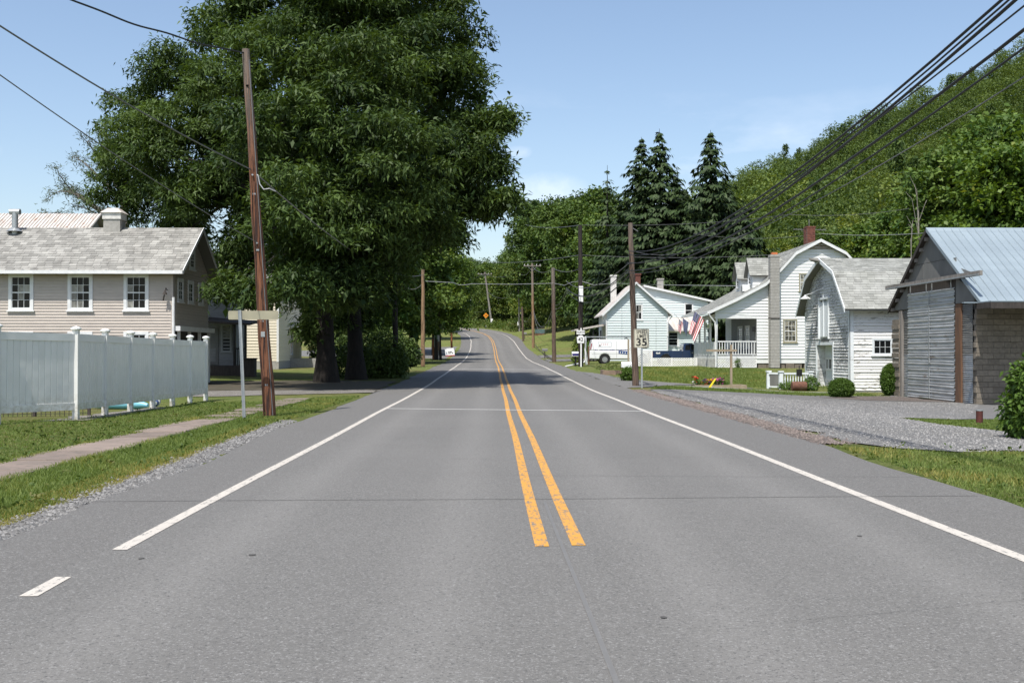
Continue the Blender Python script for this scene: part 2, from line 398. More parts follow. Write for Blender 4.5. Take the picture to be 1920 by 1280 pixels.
MT['pole_tan'] = pole_mat('tan_pole', (.34, .215, .12), (.26, .165, .095), (.15, .09, .05), 9)
MT['pole_orange'] = pole_mat('orange_pole', (.36, .14, .05), (.24, .085, .035), (.08, .03, .018), 20)
MT['pole_brown'] = pole_mat('dull_brown_pole', (.17, .115, .085), (.115, .08, .06), (.06, .04, .03), 8)
MT['pole_dark'] = pole_mat('dark_pole', (.04, .028, .024), (.025, .02, .018), (.012, .01, .01), 20)
MT['pole_grey'] = pole_mat('grey_pole', (.34, .32, .29), (.25, .235, .21), (.14, .13, .12), 9)
def barn_mat(name, paint, wood, cover):
    """White paint flaked off grey boards, along the grain."""
    m, n, l, b = _base(name)
    v = _vec(n, l, (1.6, 1.6, 9), True); v2 = _vec(n, l, (.5, .5, .9))
    f = _math(n, l, 'ADD', _noise(n, l, v, 2.4, 9, .7), _math(n, l, 'MULTIPLY', _noise(n, l, v2, 1.0, 3), .6))
    msk = _ramp(n, l, f, cover - .035, cover + .035)
    w = _mix(n, l, _noise(n, l, v, 5, 4), wood, tuple(c * .62 for c in wood))
    col = _mix(n, l, msk, w, paint)
    l.new(col, b.inputs['Base Color']); b.inputs['Roughness'].default_value = .75
    _bump(n, l, b, msk, .35, .006)
    return m
MT['barn_front'] = barn_mat('flaked_grey_paint', (.66, .67, .66), (.33, .33, .325), .755)
MT['barn_side'] = barn_mat('flaked_white_paint', (.76, .76, .74), (.36, .34, .31), .715)
MT['barn_trim'] = barn_mat('barn_trim_paint', (.70, .74, .76), (.40, .40, .39), .62)
def asphalt_mat(name, c1, c2, attr=True):
    m, n, l, b = _base(name)
    v = _vec(n, l)
    col = _mix(n, l, _ramp(n, l, _noise(n, l, v, .35, 6), .3, .7), c1, c2)
    vs = _vec(n, l, (1.2, .12, 1)); col = _mix(n, l, _math(n, l, 'MULTIPLY', _ramp(n, l, _noise(n, l, vs, 1.0, 5), .4, .75), .35), col, tuple(c * .78 for c in c1))
    if attr:
        at = n.new('ShaderNodeAttribute'); at.attribute_name = 'across'
        sh = n.new('ShaderNodeMapRange'); sh.inputs['From Min'].default_value = 3.35; sh.inputs['From Max'].default_value = 3.55
        ab = _math(n, l, 'ABSOLUTE', at.outputs['Fac']); l.new(ab, sh.inputs['Value'])
        col = _mix(n, l, sh.outputs[0], col, (.122, .118, .112))
        # worn wheel tracks (each lane, 0.85 m either side of its middle)
        trk = _math(n, l, 'ABSOLUTE', _math(n, l, 'SUBTRACT', _math(n, l, 'ABSOLUTE', _math(n, l, 'SUBTRACT', ab, 1.68)), .85))
        tm = n.new('ShaderNodeMapRange'); tm.inputs['From Min'].default_value = .45; tm.inputs['From Max'].default_value = .05; tm.inputs['To Max'].default_value = .5
        l.new(trk, tm.inputs['Value']); col = _mix(n, l, tm.outputs[0], col, tuple(c * 1.25 for c in c1))
    fine = _noise(n, l, v, 62, 2, .8)
    col = _mix(n, l, _ramp(n, l, fine, .54, .66), col, (.235, .232, .226))
    col = _mix(n, l, _ramp(n, l, _noise(n, l, v, 55, 2, .7), .55, .68), col, (.082, .081, .079))
    l.new(col, b.inputs['Base Color']); b.inputs['Roughness'].default_value = .88; b.inputs['Specular IOR Level'].default_value = .3
    _bump(n, l, b, fine, .45, .006)
    return m
MT['asphalt'] = asphalt_mat('asphalt', (.143, .139, .132), (.126, .123, .117))
MT['asphalt_side'] = asphalt_mat('side_asphalt', (.15, .146, .141), (.132, .13, .125), False)
def paint_mat(name, col0, wear, under=(.145, .142, .137)):
    m, n, l, b = _base(name)
    v = _vec(n, l); vs = _vec(n, l, (22, 5, 1))
    f = _math(n, l, 'ADD', _math(n, l, 'MULTIPLY', _noise(n, l, vs, 1.0, 7, .7), .6), _math(n, l, 'MULTIPLY', _noise(n, l, v, 45, 3, .7), .4))
    col = _mix(n, l, _ramp(n, l, f, wear - .03, wear + .03), under, col0)
    col = _mix(n, l, _math(n, l, 'MULTIPLY', _ramp(n, l, _noise(n, l, v, 2.2, 5), .45, .7), .3), col, tuple(c * .72 for c in col0))
    l.new(col, b.inputs['Base Color']); b.inputs['Roughness'].default_value = .7
    return m
MT['line_white'] = paint_mat('white_line_paint', (.49, .455, .405), .435)
MT['line_yellow'] = paint_mat('yellow_line_paint', (.54, .265, .04), .46)
MT['line_faint'] = paint_mat('old_worn_line_paint', (.165, .162, .157), .57, (.138, .136, .132))
MT['crack'] = pm('asphalt_crack', (.092, .09, .087), (.125, .122, .118), 3, rough=.95)
MT['line_thin'] = paint_mat('thin_white_paint', (.44, .435, .415), .42)
MT['mark'] = pm('dark_mark', (.06, .058, .055), (.10, .098, .093), 8, rough=.9)
def ground_mat():
    m, n, l, b = _base('lawn')
    v = _vec(n, l)
    col = _mix(n, l, _ramp(n, l, _noise(n, l, v, .22, 6), .35, .65), (.135, .18, .05), (.19, .212, .07))
    col = _mix(n, l, _ramp(n, l, _noise(n, l, v, .13, 5, .7), .47, .64), col, (.225, .175, .085))
    col = _mix(n, l, _ramp(n, l, _noise(n, l, v, .9, 7, .75), .48, .66), col, (.19, .165, .07))
    col = _mix(n, l, _ramp(n, l, _noise(n, l, v, 3.0, 6, .75), .42, .62), col, (.075, .11, .026))
    f = _noise(n, l, v, 26, 5, .75)
    col = _mix(n, l, _ramp(n, l, f, .5, .72), col, (.185, .225, .062))
    l.new(col, b.inputs['Base Color']); b.inputs['Roughness'].default_value = .95; b.inputs['Specular IOR Level'].default_value = .1
    _bump(n, l, b, f, 1.0, .08)
    return m
MT['lawn'] = ground_mat()
def gravel_mat(name, c1, c2, c3, scale=26):
    m, n, l, b = _base(name)
    v = _vec(n, l)
    vo = n.new('ShaderNodeTexVoronoi'); vo.inputs['Scale'].default_value = scale; l.new(v, vo.inputs['Vector'])
    sp = n.new('ShaderNodeSeparateColor'); l.new(vo.outputs['Color'], sp.inputs[0])
    col = _ramp(n, l, sp.outputs[0], .1, .9, c1, c2)
    col = _mix(n, l, _ramp(n, l, _noise(n, l, v, .5, 5), .5, .75), col, c3)
    dk = _ramp(n, l, vo.outputs['Distance'], .25, .62); col = _mix(n, l, _math(n, l, 'MULTIPLY', dk, .55), col, tuple(c * .35 for c in c1))
    l.new(col, b.inputs['Base Color']); b.inputs['Roughness'].default_value = .95
    inv = _math(n, l, 'SUBTRACT', 1.0, vo.outputs['Distance']); _bump(n, l, b, inv, .9, .04)
    return m
MT['gravel'] = gravel_mat('grey_gravel', (.165, .163, .159), (.30, .295, .287), (.21, .203, .192), 38)
MT['gravel_red'] = gravel_mat('reddish_gravel', (.115, .095, .084), (.215, .18, .16), (.145, .12, .105))
MT['gravel_dirt'] = gravel_mat('dirt_and_gravel', (.18, .165, .145), (.33, .31, .28), (.15, .13, .10))
MT['stone'] = pm('gravel_stone', (.235, .23, .222), rough=.9, island=.42)
MT['stone_dark'] = pm('verge_stone', (.155, .152, .148), rough=.9, island=.6)
MT['stone_red'] = pm('red_gravel_stone', (.165, .135, .12), rough=.9, island=.4)
MT['slab'] = pm('brown_flagstone', (.225, .178, .150), (.185, .15, .128), 3, rough=.9, c3=(.125, .11, .09), s3=5, objvar=.14, rand=True, bump=.2)
MT['grass'] = leafmat('grass_blades', (.085, .14, .030), (.23, .29, .085), .40, 0, .6, third=(.37, .31, .10))
MT['leaf_dark'] = leafmat('dark_tree_leaves', (.017, .038, .011), (.102, .158, .037), .26, .08, .55)
MT['leaf_mid'] = leafmat('mid_green_leaves', (.030, .068, .014), (.14, .205, .042), .25, .2, .55, third=(.16, .185, .035))
MT['leaf_bright'] = leafmat('bright_green_leaves', (.040, .085, .014), (.155, .225, .034), .3, .12, .5, third=(.20, .22, .03))
MT['leaf_hill'] = leafmat('hill_forest_leaves', (.034, .066, .016), (.165, .225, .055), .3, 0, .6, third=(.22, .245, .045))
MT['leaf_spruce'] = leafmat('spruce_needles', (.012, .028, .009), (.046, .075, .022), .1, .12, .6)
MT['leaf_shrub'] = leafmat('shrub_leaves', (.035, .08, .014), (.10, .17, .03), .25, .1, .5)
MT['leaf_grey'] = leafmat('thin_grey_green_needles', (.07, .10, .06), (.13, .16, .09), .2, .05, .6)
MT['leaf_weed'] = leafmat('bank_weeds', (.055, .10, .02), (.13, .175, .04), .3, .1, .6, third=(.17, .17, .06))
MT['bark'] = pm('dark_bark', (.024, .020, .017), (.013, .011, .010), 9, (1, 1, .25), rough=.95, bump=.6, bscale=25)
MT['bark_grey'] = pm('grey_bark', (.16, .14, .12), (.10, .09, .08), 8, (1, 1, .25), rough=.95)
MT['snag'] = pm('bleached_wood', (.30, .28, .24), (.22, .20, .17), 6, rough=.9)
MT['shade_earth'] = pm('shade_toned_earth', (.075, .062, .045), (.045, .042, .026), 2.5, rough=.95, c3=(.13, .11, .08), s3=6, lo3=.6, hi3=.75)  # earth toned dark to carry the shade under the trees
MT['petal'] = pm('flower_petals', (.6, .1, .3), rough=.6)

# ------------------------------------------------------------------ the setting: ground, road, markings, gravel, pavement, grass
rng = np.random.default_rng(11)
def axis(dense0, dense1, step, lo, hi, grow=1.13):
    a = list(np.arange(dense0, dense1 + 1e-6, step)); s = step
    while a[-1] < hi: s *= grow; a.append(a[-1] + s)
    s = step
    while a[0] > lo: s *= grow; a.insert(0, a[0] - s)
    return np.array(a)
gx, gy = axis(-26, 34, .75, -420, 620), axis(-8, 130, 1.0, -90, 900, 1.06)
GX, GY = np.meshgrid(gx, gy)
GZ = ground(GX, GY)
nx, ny = len(gx), len(gy)
gv = np.stack([GX, GY, GZ], -1).reshape(-1, 3)
idx = np.arange(nx * ny).reshape(ny, nx)
gf = np.stack([idx[:-1, :-1], idx[:-1, 1:], idx[1:, 1:], idx[1:, :-1]], -1).reshape(-1, 4)
gme = bpy.data.meshes.new('ground'); gme.from_pydata(gv.tolist(), [], gf.tolist()); gme.materials.append(MT['lawn'])
gme.polygons.foreach_set('use_smooth', [True] * len(gme.polygons))
tag(link('ground', gme), kind='structure')

# road centre line, resampled
ctrl = [(float(xc(y)), float(y)) for y in np.arange(-30, 236, 6.0)] + [(-9.3, 241), (-14, 248), (-21, 254.5), (-31, 260), (-45, 264), (-62, 266), (-85, 267)]
def catmull(p, n=6):
    out = []
    for i in range(len(p) - 1):
        p0, p1, p2, p3 = p[max(i - 1, 0)], p[i], p[i + 1], p[min(i + 2, len(p) - 1)]
        for k in range(n):
            t = k / n
            out.append(tuple(.5 * (2 * b + (c - a) * t + (2 * a - 5 * b + 4 * c - d) * t * t + (3 * b - a - 3 * c + d) * t ** 3) for a, b, c, d in zip(p0, p1, p2, p3)))
    return np.array(out + [p[-1]])
path = catmull(ctrl, 6)
tang = np.gradient(path, axis=0); tang /= np.linalg.norm(tang, axis=1)[:, None]
norm = np.stack([tang[:, 1], -tang[:, 0]], -1)       # to the right
plen = np.concatenate([[0], np.cumsum(np.linalg.norm(np.diff(path, axis=0), axis=1))]) - 30
def road_pt(i, off, dz=0.0):
    x, y = path[i] + norm[i] * off
    return (x, y, float(zr(y)) + dz)
def ribbon(offs, dz, i0=0, i1=None, attr=False, jag=None):
    i1 = len(path) if i1 is None else i1
    vs, fs, at = [], [], []
    m = len(offs)
    for i in range(i0, i1):
        for k, o in enumerate(offs):
            oo = o + (jag[i % len(jag)] * (1 if k == m - 1 else -1) if jag is not None and k in (0, m - 1) else 0)
            if jag is not None and k == 0: oo += float(np.interp(path[i][1], [6, 12, 24, 42], [.46, .42, .2, 0]))
            if jag is not None and k == m - 1: oo -= float(np.interp(path[i][1], [8, 11, 17], [.32, .26, 0]))
            vs.append(road_pt(i, oo, dz)); at.append(o)
    for i in range(i1 - i0 - 1):
        for k in range(m - 1): fs.append((i * m + k, i * m + k + 1, (i + 1) * m + k + 1, (i + 1) * m + k))
    return vs, fs, at
jag = np.convolve(rng.normal(0, .12, 900), np.ones(3) / 3, 'same')
vs, fs, at = ribbon([-4.82, -4.3, -3.55, -2.6, -1.7, -.8, 0, .8, 1.7, 2.6, 3.55, 4.3, 4.84], .008, attr=True, jag=jag)
rme = bpy.data.meshes.new('road'); rme.from_pydata(vs, [], fs); rme.materials.append(MT['asphalt'])
aa = rme.attributes.new('across', 'FLOAT', 'POINT'); aa.data.foreach_set('value', at)
road = tag(link('road', rme), kind='structure')
def marking(name, off, w, y0, y1, mat, wob=.012, label=None):
    """A painted line along the road between two distances, one sheet 5 mm above it."""
    ii = [i for i in range(len(path)) if path[i][1] >= y0 and (y1 is None or path[i][1] <= y1) and plen[i] < 330]
    st = []
    if path[ii[0]][1] > y0 + .05: st.append((float(xc(y0)) + off, y0, (1, 0)))
    for i in ii: st.append((path[i][0] + norm[i][0] * off, path[i][1] + norm[i][1] * off, norm[i]))
    if y1 is not None and path[ii[-1]][1] < y1 - .05: st.append((float(xc(y1)) + off, y1, (1, 0)))
    vs, fs = [], []
    for j, (x, y, n) in enumerate(st):
        d = math.sin(y * .41) * wob + math.sin(y * .083 + 2) * wob * 1.5
        for s in (-1, 1):
            px, py = x + n[0] * (d + s * w / 2), y + n[1] * (d + s * w / 2)
            vs.append((px, py, float(zr(py)) + .0118))
    for j in range(len(st) - 1): fs.append((2 * j, 2 * j + 1, 2 * j + 3, 2 * j + 2))
    me = bpy.data.meshes.new(name); me.from_pydata(vs, [], fs); me.materials.append(mat)
    o = link(name, me, road)
    if label: o['label'] = label
    return o
marking('edge_line', -3.295, .115, 8.37, None, MT['line_white'], label='white edge line along the left side')
marking('edge_line', 3.34, .125, 5.0, None, MT['line_white'], label='white edge line along the right side')
marking('centre_line', -.105, .108, 8.46, None, MT['line_yellow'], .008, 'left line of the yellow double line')
marking('centre_line', .18, .108, 8.50, None, MT['line_yellow'], .008, 'right line of the yellow double line')
def flat_strip(name, pts, mat, dz, label=None):
    me = bpy.data.meshes.new(name)
    me.from_pydata([(x, y, float(zr(y)) + dz) for x, y in pts], [], [(2 * i, 2 * i + 1, 2 * i + 3, 2 * i + 2) for i in range(len(pts) // 2 - 1)]); me.materials.append(mat)
    o = link(name, me, road)
    if label: o['label'] = label
marking('faint_line', .045, .03, 4.2, 11, MT['line_faint'], .02, label='pale worn joint along the middle of the road')
flat_strip('edge_dash', [(-2.90, 6.79), (-2.785, 6.79), (-2.905, 7.37), (-2.80, 7.37)], MT['line_white'], .0118, 'short white dash before the left edge line')
def cross_line(name, x0, y0, x1, y1, w, mat, dz, label):
    n = 14; pts = []
    for i in range(n + 1):
        t = i / n; x = x0 + (x1 - x0) * t; y = y0 + (y1 - y0) * t + math.sin(t * 9) * .02
        pts += [(x, y - w / 2), (x, y + w / 2)]
    flat_strip(name, pts, mat, dz, label)
cross_line('cross_line', -2.8, 29.0, 3.75, 27.6, .20, MT['line_thin'], .012, 'thin white line across the road, nearer one')
cross_line('cross_line', -3.0, 76.5, 3.7, 73.5, .42, MT['line_thin'], .012, 'thin white line across the road, farther one')
cross_line('road_mark', -4.1, 11.05, 5.0, 11.35, .016, MT['mark'], .012, 'thin dark seam across the road')  # thin dark strip laid across the asphalt
cross_line('road_mark', .2, 13.3, 5.1, 13.05, .009, MT['mark'], .012, 'faint dark seam across the right lane')
# small stains and lost scraps on the asphalt
mb = MB()
for x, y, s in ((-2.55, 8.02, .024), (-1.78, 8.15, .026), (.95, 6.2, .018), (2.95, 8.9, .02)):
    pts = [(x + s * math.cos(t) * random.uniform(.7, 1.5), y + s * 1.5 * math.sin(t) * random.uniform(.7, 1.2), .0125) for t in np.linspace(0, 6.28, 9)[:-1]]
    mb.add(pts, [list(range(8))])
mb.build('tar_spot', MT['mark'], road, kind='stuff')

def patch(name, poly, mat, dz=.018, step=1.0, jitter=.12, kind='structure', sub=.6):
    """A flat region lying on the ground: its outline is roughened, its inside follows the terrain."""
    out = []
    for i in range(len(poly)):
        a, b = np.array(poly[i], float), np.array(poly[(i + 1) % len(poly)], float)
        n = max(1, int(np.linalg.norm(b - a) / sub))
        nrm = np.array([-(b - a)[1], (b - a)[0]]); nrm = nrm / (np.linalg.norm(nrm) + 1e-9)
        for k in range(n): out.append(a + (b - a) * k / n + nrm * rng.normal(0, jitter) * (0 if k == 0 else 1))
    bm = bmesh.new()
    vsx = [bm.verts.new((p[0], p[1], 0)) for p in out]
    bm.faces.new(vsx)
    xs = [p[0] for p in out]; ys = [p[1] for p in out]
    for ax, lo, hi in ((0, min(xs), max(xs)), (1, min(ys), max(ys))):
        c = math.floor(lo / step) * step + step
        while c < hi:
            co = (c, 0, 0) if ax == 0 else (0, c, 0); no = (1, 0, 0) if ax == 0 else (0, 1, 0)
            bmesh.ops.bisect_plane(bm, geom=bm.verts[:] + bm.edges[:] + bm.faces[:], plane_co=co, plane_no=no)
            c += step
    for v in bm.verts: v.co.z = gz(v.co.x, v.co.y) + dz
    bmesh.ops.recalc_face_normals(bm, faces=bm.faces)
    me = bpy.data.meshes.new(name); bm.to_mesh(me); bm.free(); me.materials.append(mat)
    for p in me.polygons:
        if p.normal.z < 0: p.flip()
    return tag(link(name, me), kind=kind)
patch('gravel_lot', [(5.9, 43.0), (9, 43.8), (16.4, 45.6), (17.0, 46.8), (17.0, 38.4), (24, 38.0), (24, 31.5), (13.2, 30.6), (11.2, 29.6), (10.5, 28.4), (10.3, 25.8), (10.9, 22.6), (11.9, 20.9), (15, 19.6), (15, 17.6), (9.6, 17.9), (7.0, 16.4), (6.2, 16.9), (5.75, 18.2), (5.75, 24), (5.9, 34)], MT['gravel'], .02)
patch('red_gravel_verge', [(5.15, 43), (5.75, 43), (5.82, 30), (5.75, 22), (5.6, 17.6), (5.2, 18.0), (5.2, 30)], MT['gravel_red'], .027, jitter=.07)
patch('gravel_verge', [(-3.85, 4.5), (-3.85, 8), (-3.9, 14), (-4.2, 22), (-4.5, 23), (-4.36, 14), (-4.25, 8), (-4.28, 4.5)], MT['gravel'], .017, jitter=.05, sub=.3)
patch('gravel_drive', [(-4.4, 40.3), (-4.4, 43), (-8, 42.3), (-14, 40.8), (-15, 39.6), (-13, 38.2), (-9.3, 37.4), (-7.3, 38.2), (-5.7, 39.2)], MT['gravel_dirt'], .02)
patch('shade_toned_yard', [(-4.5, 43.5), (-4.7, 53), (-9, 53.5), (-12, 52.5), (-20, 54), (-20, 40.5), (-14, 40.8), (-8, 42.5)], MT['shade_earth'], .016)  # tree shade is put into this dark ground colour
patch('side_road', [(-4.2, 117), (-4.3, 158), (-8, 156), (-16, 149), (-26, 146), (-26, 130), (-15, 125), (-8.5, 121)], MT['asphalt_side'], .02, step=2)
patch('driveway', [(5.2, 44.5), (5.2, 70), (5.9, 66), (6.8, 55), (8.3, 52.8), (12, 52.2), (12, 50.9), (9, 50.6), (7.3, 48), (6.3, 45.5)], MT['asphalt_side'], .02)
patch('front_path', [(7.5, 48.6), (9, 49.2), (16, 48.7), (16, 47.9), (9, 48.0)], MT['concrete'], .022, jitter=.04)
patch('driveway', [(5.1, 104.5), (5.2, 116), (14, 117), (22, 114), (22, 110), (12, 108.5), (7, 106.5)], MT['asphalt_side'], .025, step=2)
patch('driveway', [(5.0, 121), (5.1, 130), (14, 130), (24, 127), (24, 124), (12, 124.5)], MT['asphalt_side'], .025, step=2)
patch('bare_dirt', [(12.8, 43.5), (15.2, 45.0), (16.7, 45.2), (16.8, 40.4), (15.5, 41.0), (13.8, 42.2)], MT['gravel_red'], .03, jitter=.2)

patch('bare_dirt', [(-9.6, 23.2), (-8.75, 23.6), (-8.7, 26.5), (-8.8, 30), (-9.25, 30), (-9.4, 26)], MT['gravel_dirt'], .02, jitter=.1, sub=.3)
# flagstone pavement on the left: single slabs, part grown over
pav = tag(link('pavement', None), kind='structure')
sm = []
for k in range(3):
    b = MB(); w, h = .47, .65
    pl = [(-w, -h), (-.1, -h - .02 * k), (w, -h + .03), (w + .02, .1), (w - .02, h), (0, h - .02), (-w + .03, h - .01), (-w - .02, 0)]
    b.add([(x, y, 0) for x, y in pl] + [(x * .985, y * .985, .05) for x, y in pl] + [(x, y, .03) for x, y in pl],
          [list(range(8, 16))] + [(i, (i + 1) % 8, 16 + (i + 1) % 8, 16 + i) for i in range(8)] + [(16 + i, 16 + (i + 1) % 8, 8 + (i + 1) % 8, 8 + i) for i in range(8)])
    sm.append(b.mesh('paving_slab', MT['slab']))
y = 7.2; i = 0
while y < 35:
    x = -6.1 - .004 * (y - 12) * (y > 12)
    o = link('paving_slab', sm[i % 3], pav, (x + random.uniform(-.03, .03), y, gz(x, y) - .02 + random.uniform(-.008, .008)))
    ln = random.uniform(.92, 1.12); o.scale = (1.0, ln, 1); o.rotation_euler = (random.uniform(-.012, .012), random.uniform(-.012, .012), random.uniform(-.03, .03))
    if y > 24.2: o.scale = (random.uniform(.75, 1), ln * .6, 1)
    y += 1.33 * ln + random.uniform(.03, .1) if y < 24.2 else 1.25 + random.uniform(-.1, .1); i += 1

# cracks and a stained lane, thin and irregular
def crack(pts, w, label=None):
    vs, fs = [], []
    pp = []
    for (x0, y0), (x1, y1) in zip(pts[:-1], pts[1:]):
        n = max(2, int(math.hypot(x1 - x0, y1 - y0) / .12))
        for k in range(n): pp.append((x0 + (x1 - x0) * k / n + random.gauss(0, .014), y0 + (y1 - y0) * k / n + random.gauss(0, .014)))
    pp.append(pts[-1])
    for i, (x, y) in enumerate(pp):
        a, b = pp[max(i - 1, 0)], pp[min(i + 1, len(pp) - 1)]; d = Vector((b[0] - a[0], b[1] - a[1])).normalized(); ww = w * random.uniform(.3, 1.2)
        for s in (-.5, .5): vs.append((x - d.y * ww * s, y + d.x * ww * s, float(zr(y)) + .0112))
    for i in range(len(pp) - 1): fs.append((2 * i, 2 * i + 1, 2 * i + 3, 2 * i + 2))
    me = bpy.data.meshes.new('road_crack'); me.from_pydata(vs, [], fs); me.materials.append(MT['crack']); link('road_crack', me, road)
crack([(3.9, 6.9), (2.6, 6.4), (1.6, 6.1)], .004)
crack([(-3.9, 15.2), (-2, 15.5), (.2, 15.3), (2.5, 15.6), (4.8, 15.4)], .009)
crack([(-3.9, 21.2), (-1, 21.6), (2.5, 21.3), (5, 21.6)], .014)
crack([(.6, 31), (.5, 36), (.62, 41)], .03)
# loose stones on the gravel
def in_poly(x, y, poly):
    c = np.zeros(len(x), bool); n = len(poly)
    for i in range(n):
        x0, y0 = poly[i]; x1, y1 = poly[(i + 1) % n]
        m = ((y0 > y) != (y1 > y)) & (x < (x1 - x0) * (y - y0) / (y1 - y0 + 1e-12) + x0)
        c ^= m
    return c
OCT = np.array([[1, 0, 0], [0, 1, 0], [-1, 0, 0], [0, -1, 0], [0, 0, 1.0]])
TRI = [(0, 1, 4), (1, 2, 4), (2, 3, 4), (3, 0, 4)]
def stones(name, x, y, smin, smax, mat, dz=.02):
    n = len(x)
    s = rng.uniform(smin, smax, (n, 1, 1)) * rng.uniform(.6, 1.3, (n, 1, 3)) * np.array([1, 1, .7])
    v = OCT[None] * s + rng.normal(0, .16, (n, 5, 3)) * s
    a = rng.uniform(0, 6.28, n); c, q = np.cos(a)[:, None], np.sin(a)[:, None]
    vx, vy = v[..., 0] * c - v[..., 1] * q, v[..., 0] * q + v[..., 1] * c
    vv = np.stack([vx + x[:, None], vy + y[:, None], v[..., 2] + (ground(x, y) + dz)[:, None]], -1)
    me = bpy.data.meshes.new(name); F = (np.array(TRI)[None] + (np.arange(n) * 5)[:, None, None]).reshape(-1)
    me.vertices.add(n * 5); me.vertices.foreach_set('co', vv.reshape(-1)); me.loops.add(len(F)); me.loops.foreach_set('vertex_index', F.astype(np.int32))
    me.polygons.add(len(F) // 3); me.polygons.foreach_set('loop_start', (np.arange(len(F) // 3) * 3).astype(np.int32)); me.materials.append(mat); me.update(calc_edges=True)
    return tag(link(name, me), kind='stuff')
n = 6500; y = rng.uniform(5, 24, n) ** 1.0; x = np.interp(y, [5, 8, 14, 24], [-4.08, -4.09, -4.18, -4.42]) + rng.normal(0, .105, n)
stones('loose_gravel', x, y, .010, .028, MT['stone_dark'])
n = 34000; y = 16.5 + (rng.uniform(0, 1, n) ** 1.3) * 24; x = rng.uniform(5.6, 17, n)
k = in_poly(x, y, [(5.9, 43), (16.5, 43), (17.0, 38.4), (13.2, 30.6), (11.2, 29.6), (10.5, 28.4), (10.3, 25.8), (10.9, 22.6), (11.9, 20.9), (11, 17.9), (9.6, 17.9), (7.0, 16.4), (6.0, 17.2), (5.75, 24)])
stones('lot_gravel', x[k], y[k], .008, .021, MT['stone'])
n = 6000; y = rng.uniform(17.5, 42, n); x = 5.5 + rng.normal(0, .17, n)
stones('verge_gravel', x, y, .009, .024, MT['stone_red'], .028)

n = 420; y = rng.uniform(5, 30, n); x = np.where(rng.uniform(0, 1, n) < .6, -3.95 + np.abs(rng.normal(0, .22, n)), 5.05 - np.abs(rng.normal(0, .2, n)))
stones('stray_stones', x, y, .006, .016, MT['stone_dark'], .01)
# grass blades on the near lawns and verges
def grass(name, regions, seed):
    g = np.random.default_rng(seed); X, Y, T, H = [], [], [], []
    for poly, n, h0, h1, t0, t1, pw in regions:
        ax = np.array(poly); lo, hi = ax.min(0), ax.max(0)
        m = int(n * 2.2)
        u = g.uniform(0, 1, m); yy = (lo[1] ** pw + u * (hi[1] ** pw - lo[1] ** pw)) ** (1 / pw)
        xx = g.uniform(lo[0], hi[0], m); k = in_poly(xx, yy, poly); xx, yy = xx[k][:n], yy[k][:n]
        blot = .5 + .5 * np.sin(xx * 1.7 + 2 * np.sin(yy * .9)) * np.sin(yy * 1.1 + xx)
        X.append(xx); Y.append(yy); T.append(np.clip(t0 + (t1 - t0) * (.6 * blot + .4 * g.uniform(0, 1, len(xx))), 0, 1)); H.append(g.uniform(h0, h1, len(xx)) * (.75 + .5 * blot))
    X, Y, T, H = map(np.concatenate, (X, Y, T, H)); n = len(X)
    a = g.uniform(0, 6.28, n); w = .004 + .00026 * Y
    lean = g.normal(0, .45, (n, 2)) * H[:, None]
    z = ground(X, Y) + .0
    b = np.stack([X, Y, z], -1); sd = np.stack([np.cos(a) * w, np.sin(a) * w, np.zeros(n)], -1)
    tip = np.stack([X + lean[:, 0], Y + lean[:, 1], z + H], -1)
    V = np.stack([b - sd, b + sd, tip], 1)
    return tag(link(name, np_mesh(name, V, 3, MT['grass'], T)), kind='stuff')
grass('verge_grass', [([(-4.26, 5), (-4.34, 12), (-4.6, 24), (-4.45, 26), (-4.5, 37), (-5.8, 36), (-5.62, 24), (-5.6, 10), (-5.6, 5)], 60000, .03, .075, .15, .85, -.6),
                      ([(-4.17, 6), (-4.3, 15), (-4.55, 22), (-5.0, 24), (-4.62, 9), (-4.55, 6)], 40000, .02, .05, .82, 1.0, -.4), ([(-4.7, 22), (-4.5, 26), (-4.6, 36), (-5.6, 36), (-5.4, 24)], 12000, .025, .06, .6, 1.0, 1)], 3)
grass('edge_grass', [([(-5.5, 7), (-5.5, 26), (-5.74, 26), (-5.74, 7)], 9000, .03, .075, .3, .9, -.5), ([(-6.48, 7), (-6.48, 30), (-6.72, 30), (-6.72, 7)], 11000, .03, .075, .45, 1.0, -.5), ([(-5.7, 24), (-5.6, 34), (-6.6, 34), (-6.6, 24)], 5000, .03, .06, .2, .8, 1)], 8)
grass('dry_lawn_grass', [([(6.6, 56), (8.8, 54), (16.5, 53.5), (17.2, 72.5), (13, 73.5), (10.5, 78), (7.4, 72)], 26000, .05, .13, .25, 1.0, 1)], 18)
grass('lawn_grass', [([(-6.62, 7), (-6.62, 24), (-6.7, 33), (-8.9, 33.5), (-9.0, 24.6), (-13, 21), (-13, 13), (-8, 7)], 90000, .018, .045, .15, .78, -.5)], 4)
grass('right_verge_grass', [([(5.05, 9), (5.15, 12), (5.3, 14.5), (5.38, 17.4), (6.0, 16.9), (7, 16.3), (9.6, 17.6), (12, 17.6), (12, 9)], 62000, .022, .06, .35, 1.0, -.5),
                            ([(10.7, 28.6), (11.5, 29.4), (13.4, 30.4), (17, 30.6), (17, 21), (12.2, 21), (11.1, 22.8), (10.5, 26)], 26000, .03, .07, .2, .8, .5),
                            ([(6.2, 44.0), (9, 44.2), (16, 45.9), (16.1, 47.6), (9, 47.7), (7.3, 47.3)], 14000, .04, .09, .2, .8, 1)], 5)

